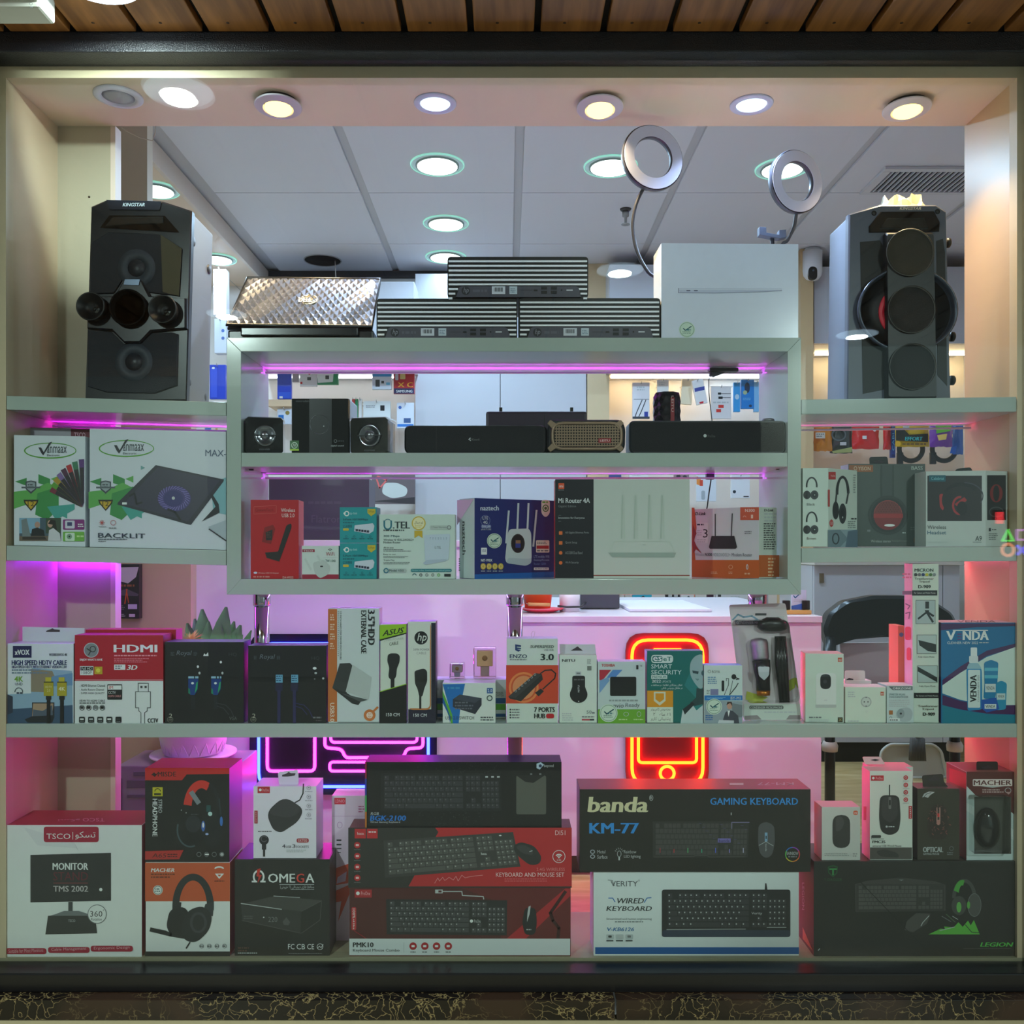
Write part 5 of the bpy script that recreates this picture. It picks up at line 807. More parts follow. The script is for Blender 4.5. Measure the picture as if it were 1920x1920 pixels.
bv = [q(x, y, .034) for x, y in rpath(bl, 12, 4, True)]; bb = [q(x + (4 if x > 1440 else -4), y, 0) for x, y in rpath(bl, 12, 4, True)]; n = len(bv)
th.add('clear_blister', MB().add(bv + bb, [list(range(n))] + [(i, n + i, n + (i + 1) % n, (i + 1) % n) for i in range(n)]), glass_mat(.08, (.96, .95, .95), 1.35))
# white home gadgets
pr = [('r', 1571, 1233, 1579, 1241, (200, 84, 50)), ('t', 1572.5, 1235, 1577.5, 1239.5, 'mi', 'w', {'b': 0}), ('r', 1530, 1262, 1568, 1325, (220, 226, 220), 8), ('r', 1529, 1321, 1568, 1327, (186, 192, 188), 2), ('r', 1538, 1264, 1558, 1292, (44, 44, 46), 9), ('e', 1547, 1278, 3.5, 3.5, (66, 66, 70)), ('o', 1548, 1313, 3, 1, .5, 'lg'), ('d', 1517, 1344, 1540, 1346.5, 1, 'g'), ('d', 1517, 1349, 1560, 1353, 2, 'lg'), ('r', 1571, 1345, 1580, 1354, (60, 56, 44)), ('t', 1572.5, 1347, 1578.5, 1352, '2K', (196, 180, 120))]
carton('camera_box', 'white carton printed with a domed security camera, its left side lit pink', 'box', B(1510, 1228, 1582, 1357), zS, .006, .055, (206, 220, 206), (240, 200, 204), (236, 206, 204), pr, ya=.016, yb=.006)  # the pink light on the side is put into its colour
pr = [('r', 1651, 1297, 1657.5, 1304, (200, 90, 56)), ('t', 1652, 1298.5, 1656.5, 1302.5, 'mi', 'w', {'b': 0}), ('e', 1624, 1316, 10, 10, (176, 182, 176)), ('e', 1624, 1316, 8, 8, (206, 212, 204)), ('e', 1620.5, 1316, 1.2, 1.2, 'dg'), ('e', 1627.5, 1316, 1.2, 1.2, 'dg'), ('e', 1624, 1308, 1.4, 1.2, 'g'), ('e', 1624, 1324, 1.4, 1.2, 'g'), ('o', 1625, 1334, 2, 2, .4, 'lg'), ('d', 1590, 1297, 1606, 1307, 3, 'lg'), ('d', 1590, 1351, 1610, 1353, 1, 'lg')]
carton('smart_plug_box', 'small plain white carton printed with a round wall socket, beside the security camera carton', 'box', B(1585, 1290, 1661, 1357), zS, .007, .05, (214, 226, 210), None, (226, 214, 210), pr)
t = carton('smart_plug_box', 'small white hang box peeking over the plain socket carton', 'box', B(1586, 1281, 1634, 1350), zS, .07, .03, (224, 214, 214), None, (226, 214, 214))
tab(t, rrect(1584, 1257, 1622, 1282, 4), .072, (216, 206, 204), [(1586, 1275), (1592, 1271), (1600, 1273), (1600, 1275)])
pr = [('p', [(1666, 1287), (1711, 1287), (1711, 1294), (1674, 1294)], (100, 110, 112)), ('t', 1674, 1288.5, 1709, 1292.5, 'ORKZONE', 'w', {'b': .03}), ('t', 1667, 1300, 1697, 1304, 'SMARTER WLAN', (110, 130, 136), {'b': 0}), ('t', 1667, 1305, 1703, 1309, 'ZWISCHENSTECKER', (110, 130, 136), {'b': 0}), ('d', 1667, 1312, 1708, 1325, 4, 'lg'), ('p', rpath([(1680, 1335), (1690, 1327), (1705, 1326), (1712, 1336), (1708, 1352), (1690, 1354), (1681, 1346)], 6, 3, True), (176, 188, 190)), ('e', 1689, 1338, 7, 9, (150, 164, 166)), ('e', 1689, 1338, 2, 2, 'dg'), ('r', 1667, 1332, 1674, 1340, (176, 110, 60)), ('o', 1670, 1346, 2.5, 2.5, .6, 'dg'), ('r', 1667, 1347, 1687, 1352, 'w'), ('d', 1668, 1349, 1684, 1351, 1, 'dg')]
carton('smart_plug_box', 'small grey-white carton with a dark header and an adapter socket, beside the tall tripod carton', 'box', B(1663, 1286, 1713, 1357), zS, .007, .05, (200, 214, 212), None, (226, 214, 200), pr, h=U(70))
carton('smart_plug_box', 'small white carton standing behind the dark header socket carton', 'box', B(1655, 1286, 1705, 1340), zS, .062, .05, (230, 206, 210), None, (236, 220, 224))
pr = [('e', 1690, 1190, 4, 4, (110, 110, 160)), ('r', 1686, 1176, 1694, 1182, (230, 120, 90))]
carton('tripod_box', 'slim salmon carton standing behind the tall tripod carton', 'box', B(1684, 1174, 1697, 1345), zS, .075, .05, (236, 120, 96), None, None, pr)
# tall tripod box
pr = [('t', 1715, 1066, 1750, 1072, 'MICRON', (26, 34, 30), {'b': .04}), ('t', 1715, 1083, 1751, 1087, 'Tranformer', (70, 60, 40), {'b': .02}), ('t', 1723, 1088.5, 1743, 1093.5, 'Tripod', (70, 60, 40), {'b': .02}), ('t', 1722, 1097, 1745, 1103, 'D-909', (26, 34, 30), {'b': .05}), ('r', 1710, 1107, 1757.5, 1116.5, (30, 30, 34)), ('t', 1714, 1110, 1754, 1113.5, 'For Camera and Mobile Phones', (190, 196, 190), {'b': 0}), ('r', 1717, 1125, 1754, 1170, (120, 126, 120)), ('r', 1718, 1126, 1753, 1169, (170, 190, 190)), ('r', 1735, 1128, 1742, 1141, (36, 38, 40)), ('p', [(1734, 1144), (1742, 1144), (1742, 1150), (1736, 1150)], (30, 30, 32)), ('l', [(1736, 1149), (1722, 1160)], 3.5, (30, 32, 34)), ('l', [(1741, 1149), (1750, 1155)], 4, (30, 32, 34)), ('l', [(1739, 1150), (1749, 1166)], 4, (30, 32, 34)),
      ('r', 1719, 1190, 1756, 1226, (110, 116, 110)), ('r', 1720, 1191, 1755, 1225, (180, 198, 194)), ('p', [(1722, 1200), (1755, 1208), (1755, 1223), (1740, 1221), (1724, 1210)], (36, 38, 38)), ('t', 1722, 1230, 1752, 1234, 'Fully Open Mode', (70, 76, 72), {'b': 0}), ('r', 1720, 1248, 1758, 1280, (110, 116, 110)), ('r', 1721, 1249, 1757, 1279, (176, 194, 190)), ('p', [(1721, 1250), (1757, 1270), (1757, 1279), (1721, 1259)], (34, 36, 36)), ('t', 1724, 1285, 1754, 1289, 'Fully Open Mode', (70, 76, 72), {'b': 0}), ('r', 1714, 1299, 1760, 1309, (30, 30, 34)), ('t', 1718, 1303, 1758, 1306, 'For Camera and Mobile Phones', (190, 196, 190), {'b': 0}), ('t', 1721, 1322, 1759, 1326, 'Tranformer', (70, 60, 40), {'b': .02}), ('t', 1729, 1328, 1751, 1332, 'Tripod', (70, 60, 40), {'b': .02}), ('t', 1731, 1336, 1753, 1342, 'D-909', (26, 34, 30), {'b': .05})]
for i, c in enumerate([(60, 60, 60), (110, 110, 110), (40, 60, 110), (190, 190, 60), (70, 110, 60), (130, 140, 140)]): pr.append(('e', 1717 + i * 7, 1077.5, 3, 3, c))
carton('tripod_box', 'very tall slim white carton with small tripod pictures and left side coloured as lit pink', 'box', B(1711, 1059, 1760, 1357), zS, .006, .055, (206, 220, 206), (246, 190, 224), (170, 90, 110), pr, ya=.012, yb=.006,  # left side and its prints are painted as if lit pink
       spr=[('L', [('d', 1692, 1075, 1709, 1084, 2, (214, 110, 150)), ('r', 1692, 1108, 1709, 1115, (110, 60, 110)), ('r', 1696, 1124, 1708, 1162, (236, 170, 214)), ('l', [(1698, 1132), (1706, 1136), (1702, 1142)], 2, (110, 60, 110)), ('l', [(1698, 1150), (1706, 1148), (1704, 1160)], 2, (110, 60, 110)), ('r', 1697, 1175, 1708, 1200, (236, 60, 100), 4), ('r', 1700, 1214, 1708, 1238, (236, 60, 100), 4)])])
blu = (14, 110, 160)
pr = [('r', 1764.5, 1170, 1910, 1356, blu), ('p', [(1764.5, 1169), (1910, 1169), (1910, 1174), (1830, 1176), (1764.5, 1182)], (70, 34, 90)), ('p', [(1767, 1275), (1800, 1250), (1850, 1220), (1910, 1205), (1910, 1212), (1850, 1230), (1800, 1262), (1767, 1285)], (74, 34, 90)), ('p', [(1767, 1285), (1800, 1262), (1850, 1232), (1910, 1211), (1910, 1322), (1850, 1322), (1800, 1312), (1767, 1300)], (216, 232, 224)), ('p', [(1767, 1303), (1800, 1314), (1850, 1324), (1910, 1322), (1910, 1340), (1850, 1338), (1800, 1330), (1767, 1322)], (74, 34, 90)), ('p', [(1767, 1322), (1800, 1331), (1850, 1339), (1910, 1341), (1910, 1356), (1767, 1356)], (16, 126, 150)),
      ('t', 1775, 1183, 1791, 1200, 'V', 'w', {'b': .05}), ('r', 1795, 1188, 1803, 1190, (110, 60, 120)), ('r', 1795, 1193, 1803, 1195, (110, 60, 120)), ('r', 1795, 1198, 1803, 1200, (110, 60, 120)), ('t', 1806, 1183, 1853, 1200, 'NDA', 'w', {'b': .05}), ('l', [(1787, 1182), (1852, 1182)], 1.5, 'w'), ('t', 1776, 1203, 1834, 1207.5, 'CLEANER NEW 2022', 'w', {'b': .01}), ('d', 1836, 1204, 1854, 1206, 1, 'lg'),
      ('r', 1820, 1214, 1832, 1232, (236, 240, 240), 2), ('r', 1817, 1230, 1834, 1243, (226, 232, 234), 2), ('p', rpath([(1817, 1243), (1834, 1243), (1841, 1256), (1842, 1330), (1814, 1333), (1812, 1256)], 5, 3, True), (40, 140, 196)), ('p', rpath([(1817, 1243), (1834, 1243), (1841, 1254), (1812, 1254)], 3, 3, True), (160, 196, 210)), ('r', 1815, 1256, 1838, 1327, (224, 236, 234), 2), ('t', 1819, 1266, 1831, 1316, 'VENDA', (34, 40, 44), {'r': -90, 'b': .04}), ('t', 1833, 1266, 1836, 1316, 'CLEANER NEW 2022', 'g', {'r': -90, 'b': 0}),
      ('p', rpath([(1845, 1242), (1858, 1237), (1872, 1242), (1870, 1282), (1866, 1310), (1844, 1310), (1846, 1282)], 4, 3, True), (30, 130, 180)), ('r', 1846, 1252, 1871, 1258, (96, 190, 214)), ('r', 1846, 1266, 1871, 1272, (96, 190, 214)), ('r', 1847, 1282, 1867, 1298, (216, 226, 226)), ('t', 1849, 1287, 1865, 1293, 'VENDA', 'dg', {'b': 0}), ('p', rpath([(1868, 1280), (1878, 1276), (1888, 1281), (1886, 1330), (1868, 1332)], 4, 3, True), (40, 150, 190)), ('r', 1869, 1300, 1885, 1312, (206, 222, 222)), ('t', 1871, 1303, 1883, 1308, 'VENDA', 'dg', {'b': 0}), ('p', [(1840, 1312), (1868, 1308), (1874, 1330), (1850, 1336), (1840, 1328)], (30, 90, 180)), ('r', 1846, 1320, 1868, 1329, (224, 232, 232)), ('t', 1848, 1322, 1866, 1327, 'VENDA', 'dg', {'b': .02})]
carton('cleaner_box', 'blue and purple carton printed with a spray bottle and towels, right end of long shelf', 'box', B(1765, 1169, 1906, 1357), zS, .007, .07, blu, (60, 50, 90), (230, 214, 220), pr, tpr=[('t', 1795, 1163, 1867, 1167, 'VENDA', (96, 60, 80), {'r': 0})])
# ================================================================== display frame, lower compartment
zA = zF2 + .0005
pr = [('l', [(476, 950), (518, 948), (518, 962), (476, 964), (476, 950)], .6, (206, 90, 84)), ('t', 478, 953, 512, 960, 'QueenTech', (150, 20, 26), {'b': 0, 's': .1}), ('t', 527, 953, 553, 960, 'Wireless', (240, 220, 216), {'b': .01}), ('t', 528.5, 963, 552, 970, 'USB 2.0', (240, 220, 216), {'b': .01}), ('p', [(496, 989), (512, 984), (516, 992), (508, 1020), (491, 1016)], (140, 24, 28)), ('p', [(498, 998), (511, 993), (510, 1013), (499, 1013)], (40, 36, 36)), ('d', 500, 998, 509, 1008, 3, (90, 60, 50)), ('p', rpath([(537, 985), (546, 981), (547, 988), (524, 1052), (516, 1051)], 3, 3, True), (36, 34, 34)), ('p', [(497, 1036), (522, 1034), (526, 1044), (524, 1053), (500, 1046)], (40, 37, 36)), ('e', 479, 1074, 3.5, 2, (206, 214, 230)), ('t', 484, 1073, 523, 1076.5, 'Wireless USB 2.0 Adapter', (236, 180, 176), {'b': 0}), ('d', 475, 1080, 507, 1083, 1, (206, 120, 116)), ('t', 530, 1080.5, 550, 1085, 'DA-W532', (240, 200, 196), {'b': 0})]
carton('adapter_box', 'tall red carton printed with a black antenna adapter, at left of the frame', 'box', B(470, 940, 560, 1088), zA, .01, .07, (186, 24, 34), (226, 70, 80), (226, 90, 110), pr, ya=.005, yb=.012)
pr = [('r', 567, 1030, 590, 1035, (150, 34, 60)), ('t', 569, 1031, 587, 1034.4, 'TSCO', 'w', {'b': 0}), ('r', 566.5, 1077, 635, 1087, (160, 30, 60)), ('p', rpath([(586, 1055), (607, 1049), (620, 1062), (617, 1076), (600, 1085), (590, 1075)], 5, 3, True), (190, 200, 194)), ('e', 603, 1062, 3, 1.5, 'dg'), ('l', [(572, 1048), (583, 1068)], 4, (200, 210, 204)), ('l', [(595, 1042), (601, 1052)], 4, (200, 210, 204)), ('t', 611, 1035, 627, 1042, 'WiFi', (160, 40, 70), {'b': 0}), ('o', 619, 1034, 5, 5, 1, 'dg', 220, 320), ('o', 619, 1034, 2.6, 2.6, 1, 'dg', 220, 320), ('t', 610, 1049, 629, 1054, 'TW 1040', (60, 100, 84), {'b': .01}), ('r', 606, 1045.5, 633, 1046, 'lg')]
carton('extender_box', 'small white carton with crimson bottom band and a two antenna range extender', 'box', B(566, 1026, 635, 1088), zA, .008, .05, (210, 220, 214), None, (214, 200, 216), pr)
def tpl(y0, z, lab):
    o = y0 - 953
    pr = [('o', 650, 963 + o, 5, 5, 2, 'w'), ('r', 644, 961 + o, 648, 964 + o, 'w'), ('t', 656, 960 + o, 670, 966 + o, 'tp-link', (180, 226, 226), {'b': 0}), ('p', [(689, 954 + o), (704, 954 + o), (704, 962 + o), (696, 968 + o), (689, 962 + o)], (206, 180, 50)), ('t', 691, 957 + o, 702, 961 + o, '5-Port', (90, 80, 30), {'b': 0}), ('t', 643, 972 + o, 690, 977 + o, '5-Port 10/100Mbps', (20, 80, 96), {'b': .02}), ('d', 643, 979 + o, 664, 981 + o, 1, (20, 96, 110)), ('t', 643, 984 + o, 660, 989 + o, 'LS1005', (14, 66, 90), {'b': .01}), ('r', 643, 990.5 + o, 654, 995 + o, (206, 180, 60), 2), ('p', [(665, 985 + o), (699, 981 + o), (702, 986 + o), (700, 996 + o), (692, 1001 + o), (664, 996 + o)], (206, 212, 226)), ('p', [(665, 991 + o), (693, 995 + o), (692, 1000 + o), (665, 995 + o)], (160, 166, 190))]
    pr += [('r', 667 + i * 5.2, 992 + i * .6 + o, 671 + i * 5.2, 996 + i * .6 + o, (40, 40, 60)) for i in range(5)] + [('o', 649 + i * 15, 1006 + o, 2, 2, .6, (20, 100, 116)) for i in range(4)] + [('d', 644 + i * 15, 1009 + o, 654 + i * 15, 1011 + o, 1, (14, 110, 120)) for i in range(4)]
    return carton('switch_box', lab, 'box', B(637, y0, 706, y0 + 67), z, .007, .06, (26, 150, 156), (30, 130, 140), (150, 190, 206), pr)
t = tpl(1021, zA, 'turquoise network switch carton, lower of the two stacked')
tpl(953, t.ztop + .0005, 'turquoise network switch carton, upper of the two stacked')
pr = [('o', 727, 985, 8, 9, 3, (30, 110, 130), 0, 180), ('r', 719, 976, 722, 986, (30, 110, 130)), ('r', 732, 976, 735, 986, (30, 110, 130)), ('o', 727, 980, 7, 7, 1.3, (30, 110, 130), 215, 325), ('t', 737, 978, 768, 991, '.TEL', (44, 56, 60), {'b': .04}), ('d', 719, 993, 758, 995.5, 1, 'dg'), ('t', 719, 1003, 749, 1008, '300 Mbps', (60, 96, 104), {'b': .02}), ('t', 719, 1010, 776, 1014, 'Wireless N VDSL2/ADSL2+', (40, 56, 60), {'b': .01}), ('t', 719, 1015, 751, 1019, 'Modem Router', (40, 56, 60), {'b': .01}), ('t', 719, 1025, 738, 1028.5, 'All-in-one', 'dg', {'b': 0}), ('d', 719, 1030, 772, 1034, 2, 'g'), ('t', 719, 1038, 742, 1041.5, 'Easy to use', 'dg', {'b': 0}), ('d', 719, 1043, 772, 1046, 2, 'g'), ('t', 719, 1049, 740, 1052.5, 'Triple Play', 'dg', {'b': 0}), ('d', 719, 1054, 772, 1058, 2, 'g'),
      ('p', [(777, 995), (792, 995), (792, 1009), (785, 1004), (777, 1009)], (206, 170, 50)), ('e', 785, 981, 13, 13, (214, 180, 60)), ('e', 785, 981, 11, 11, (236, 226, 180)), ('t', 777, 977, 793, 983, ar('اورجینال'), (90, 76, 30), {'b': 0}), ('d', 778, 985, 792, 989, 2, (214, 190, 110)), ('r', 806, 985, 845, 993, (186, 196, 190), 3), ('t', 809, 987, 838, 991, '2 Years Warranty', (90, 100, 96), {'b': 0}), ('o', 842, 989, 4, 4, 1.5, 'g'),
      ('p', rpath([(795, 1003), (844, 1001), (841, 1050), (797, 1052)], 3, 3, True), (196, 208, 222)), ('p', [(793, 1056), (800, 1050), (838, 1048), (836, 1052), (798, 1059)], (176, 190, 206)), ('t', 815, 1024, 827, 1029, 'U.TEL', (70, 84, 96), {'b': .01}), ('r', 719, 1066, 762, 1074, (176, 190, 186), 3), ('o', 724, 1070, 5, 5, 2, (30, 110, 130)), ('t', 730, 1067.5, 757, 1072, 'Model: V301', (50, 66, 66), {'b': .02}), ('r', 770, 1066.5, 847, 1072.5, (30, 120, 130), 3), ('t', 772, 1068, 845, 1071.5, 'Mission video download and upload games', (160, 210, 206), {'b': 0}), ('o', 777, 1079, 4, 4, 1.3, (30, 90, 110), 180, 360)]
pr += [('d', 806 + i * 5, 1008, 808 + i * 5, 1011, 2, (120, 140, 160)) for i in range(7)] + [('o', 789 + i * 11.2, 1078, 2.8, 2.8, 1, ('dg', 'g', 'g', 'gr')[i]) for i in range(4)] + [('r', 833, 1076, 845, 1081, (40, 44, 44))]
carton('modem_box', 'pale grey carton printed with a white modem and a gold medal seal', 'box', B(711, 966, 853, 1087), zA, .006, .06, (206, 220, 212), None, (196, 190, 206), pr)
nav = (30, 42, 110)
pr = [('p', [(890, 1077), (1039, 1072), (1039, 1086), (890, 1086)], (16, 96, 176)), ('t', 901, 948, 935, 957, 'naztech', (220, 228, 240), {'b': .02}), ('o', 910, 976, 9, 10, .5, (150, 160, 200)), ('t', 905, 968.5, 915, 974, 'LTE', 'w', {'b': .01}), ('t', 906, 976.5, 914, 982, '4G', 'w', {'b': .01}), ('r', 902, 984, 921, 990, (110, 120, 170), 3), ('t', 904, 985, 919, 989, 'DUAL LAN', 'w', {'b': 0}), ('t', 902, 991, 921, 994.5, '#NATURE', 'lg', {'b': 0}), ('r', 902, 1027, 913, 1040, 'w', 1), ('t', 904, 1030, 911, 1035, '150', nav), ('t', 902, 1048, 923, 1053, 'NIT-990X', 'w', {'b': .02}), ('r', 1000, 1069, 1028, 1069, 'w'),
      ('l', [(954, 958), (949, 1018)], 3.5, (200, 210, 216)), ('l', [(972, 944), (970, 992)], 3.5, (200, 210, 216)), ('l', [(991, 944), (989, 992)], 3.5, (200, 210, 216)), ('l', [(1006, 957), (1000, 1024)], 3.5, (200, 210, 216)), ('p', rpath([(956, 992), (992, 991), (996, 1000), (997, 1050), (988, 1060), (950, 1056), (947, 1048), (952, 1000)], 8, 4, True), (196, 206, 208)), ('p', rpath([(952, 1046), (990, 1048), (997, 1046), (996, 1056), (986, 1061), (950, 1056)], 4, 3, True), (176, 188, 196)), ('e', 971, 1019, 13, 18, (60, 56, 54)), ('e', 971, 1019, 11.5, 16.5, (24, 24, 26)), ('r', 966.5, 1013, 976, 1027, (50, 60, 140)), ('r', 967, 1013, 976, 1019, (150, 110, 80)),
      ('p', rpath([(1015, 937), (1031, 938), (1031, 963), (1023, 971), (1015, 963)], 5, 3, True), (220, 226, 214)), ('o', 1023, 953, 6, 7, 2, (70, 130, 60)), ('e', 1023, 953, 2.5, 3, (60, 120, 60)), ('d', 1017, 940, 1029, 943, 1, 'gr'), ('r', 1005, 1013, 1030, 1036, (226, 222, 206), 2), ('r', 1006, 1023, 1029, 1029, (170, 40, 46)), ('d', 1007, 1016, 1028, 1020, 2, 'g'), ('d', 1007, 1031, 1028, 1034, 1, 'g'), ('t', 1001, 1041, 1030, 1046, 'LTE mobile Wifi', (150, 180, 220), {'b': 0}), ('t', 1001, 1048, 1030, 1053, 'Desktop/Portable', (150, 180, 220), {'b': 0}), ('t', 1001, 1055, 1024, 1059, 'Router 12000', (110, 140, 200), {'b': 0}), ('r', 1001, 1064, 1029, 1069, 'w', 1), ('t', 1003, 1065, 1027, 1068, '800 MAH SUPER', nav, {'b': 0})]
pr += [('e', 906 + i * 11, 1062, 5, 6, (206, 176, 70)) for i in range(4)] + [('o', 906 + i * 11, 1062, 3, 3.6, .7, (240, 226, 170)) for i in range(4)] + [('d', 902 + i * 11, 1070, 910 + i * 11, 1071.5, 1, 'lg') for i in range(4)] + mark(927, 1014, 14)
carton('router_box', 'blue carton printed with a white four antenna mobile router, with a white left side', 'box', B(890, 934, 1039, 1087), zA, .006, .065, nav, (214, 222, 222), (180, 170, 200), pr, ya=.002, yb=.12, h=U(152),
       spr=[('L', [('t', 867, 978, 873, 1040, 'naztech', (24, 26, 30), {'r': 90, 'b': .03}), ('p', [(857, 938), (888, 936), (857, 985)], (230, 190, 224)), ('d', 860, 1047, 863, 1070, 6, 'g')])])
pr = [('r', 1041, 898.5, 1113, 1084, (24, 24, 32)), ('r', 1113, 898.5, 1293, 1078, (202, 206, 200)), ('r', 1113, 1078, 1293, 1080, (150, 60, 50)), ('r', 1047, 906, 1058, 917, (226, 84, 40), 1), ('t', 1049, 909, 1056, 914, 'mi', 'w', {'b': 0}), ('d', 1047, 918, 1057, 919.5, 1, 'g'), ('t', 1047, 934, 1106, 943, 'Mi Router 4A', (220, 222, 224), {'b': .015}), ('t', 1047, 947, 1080, 952.5, 'Gigabit Edition', (120, 122, 126), {'b': -.005}), ('t', 1047, 969, 1096, 974, 'Innovation for Everyone', (196, 198, 200), {'b': .01}), ('r', 1047, 966, 1052, 966.5, 'g'), ('r', 1047, 977, 1052, 977.5, 'g')]
for i, s in enumerate(['All Gigabit Ethernet Ports', 'Quick Setup', 'AC1200 Dual Band', 'Wi-Fi Security']): cy = 999 + i * 18.7; pr += [('r', 1048, cy - 3, 1054.5, cy + 3.5, (226, 110, 50), 1 if i < 2 else 3.2), ('t', 1060, cy - 2.5, 1060 + (44, 22, 32, 25)[i], cy + 2.5, s, (150, 150, 152), {'b': 0})]
for x in (1168, 1192, 1218, 1242): pr += [('p', [(x - 2, 928), (x, 928), (x - 1.2, 1010), (x - 4, 1010)], (182, 192, 182)), ('p', [(x + 1, 928), (x + 2, 928), (x + 4, 1010), (x + 1.6, 1010)], (196, 204, 194))]
pr += [('p', [(1140, 1036), (1268, 1036), (1264, 1045), (1148, 1045)], (160, 172, 164)), ('l', [(1142, 1037), (1152, 1015), (1256, 1015), (1266, 1037)], .8, (198, 206, 196)), ('r', 1205, 1021, 1211, 1022, (170, 176, 172))]
carton('router_box', 'wide pale carton with a black left panel, printed with a faint white router', 'box', B(1041, 898, 1293, 1084), zA, .007, .055, (206, 208, 202), (236, 60, 50), (200, 120, 110), pr)
pr = [('r', 1297, 1050, 1423, 1084, (206, 98, 40)), ('p', [(1297, 952), (1302, 952), (1306, 990), (1301, 1020), (1304, 1050), (1297, 1050)], (196, 90, 44)), ('p', [(1299, 983), (1306, 1000), (1301, 1012), (1306, 1024), (1316, 1038), (1305, 1030), (1300, 1038), (1298, 1020)], (150, 40, 36)), ('t', 1304, 960, 1323, 966, 'D-Link', (36, 40, 44), {'b': .03, 's': .1}), ('r', 1388, 951, 1423, 975, (214, 100, 70)), ('t', 1397, 954, 1415, 960, 'N300', (246, 220, 206), {'b': .02}), ('o', 1396, 970, 3, 3, .8, (246, 200, 180), 180, 360), ('r', 1408, 965, 1412, 972, (246, 210, 190)), ('r', 1306, 980, 1328, 1018, (226, 226, 226)), ('d', 1307, 982, 1320, 985, 1, 'k'), ('t', 1318, 992, 1327, 1008, '3', (30, 30, 34), {'b': 0}), ('d', 1307, 994, 1316, 1004, 3, 'lg'), ('d', 1307, 1011, 1326, 1017, 2, 'lg'),
      ('l', [(1341, 964), (1341, 1005)], 1.8, (40, 40, 44)), ('l', [(1373, 963), (1371, 1005)], 1.8, (40, 40, 44)), ('p', [(1334, 1005), (1377, 1005), (1382, 1026), (1379, 1029), (1331, 1029), (1329, 1026)], (44, 43, 46)), ('d', 1396, 996, 1410, 1001, 2, 'g'), ('t', 1304, 1037, 1320, 1042, 'Wireless', (160, 166, 170), {'b': -.01}), ('t', 1322, 1037, 1335, 1042.5, 'N300', (60, 66, 70), {'b': .02}), ('t', 1337, 1037, 1369, 1043, 'VDSL2/ADSL2+', (150, 156, 160), {'b': -.01}), ('t', 1372, 1037, 1410, 1043.5, 'Modem Router', (90, 96, 100), {'b': -.01}), ('o', 1370, 1063, 4, 4, .7, (240, 190, 150)), ('o', 1401, 1063, 2, 5, 1.2, 'w'), ('d', 1333, 1072, 1349, 1076, 2, (236, 180, 140)), ('d', 1366, 1072, 1374, 1076, 2, (236, 180, 140)), ('d', 1396, 1074, 1406, 1077, 1, (236, 180, 140))]
carton('modem_box', 'white and orange carton printed with a black two antenna modem, at right of the frame', 'box', B(1297, 951, 1423, 1085), zA, .03, .068, (214, 214, 218), (206, 214, 204), (206, 196, 206), pr, ya=.15, yb=.012, h=U(135, .012),
       spr=[('R', [('r', 1423, 1041, 1461, 1082, (200, 98, 44)), ('t', 1433, 954, 1450, 959, 'D-Link', (36, 40, 44), {'b': .03, 's': .1}), ('d', 1433, 962, 1460, 978, 3, 'lg'), ('d', 1432, 981, 1457, 1030, 12, 'dg'), ('d', 1440, 1046, 1454, 1080, 6, (236, 190, 150))])])
# dark monitor carton standing on the counter behind the frame
carton('monitor_box', 'wide charcoal carton standing on the white counter behind the red adapter carton', 'box', B(504, 899, 692, 1013), Z(1013, .68) + .0015, .68, .12, (66, 62, 76), None, (90, 80, 96), [('t', 584, 966, 640, 980, 'Flatron', (84, 80, 94), {'b': -.01}), ('d', 578, 940, 640, 945, 1, (78, 74, 88))])
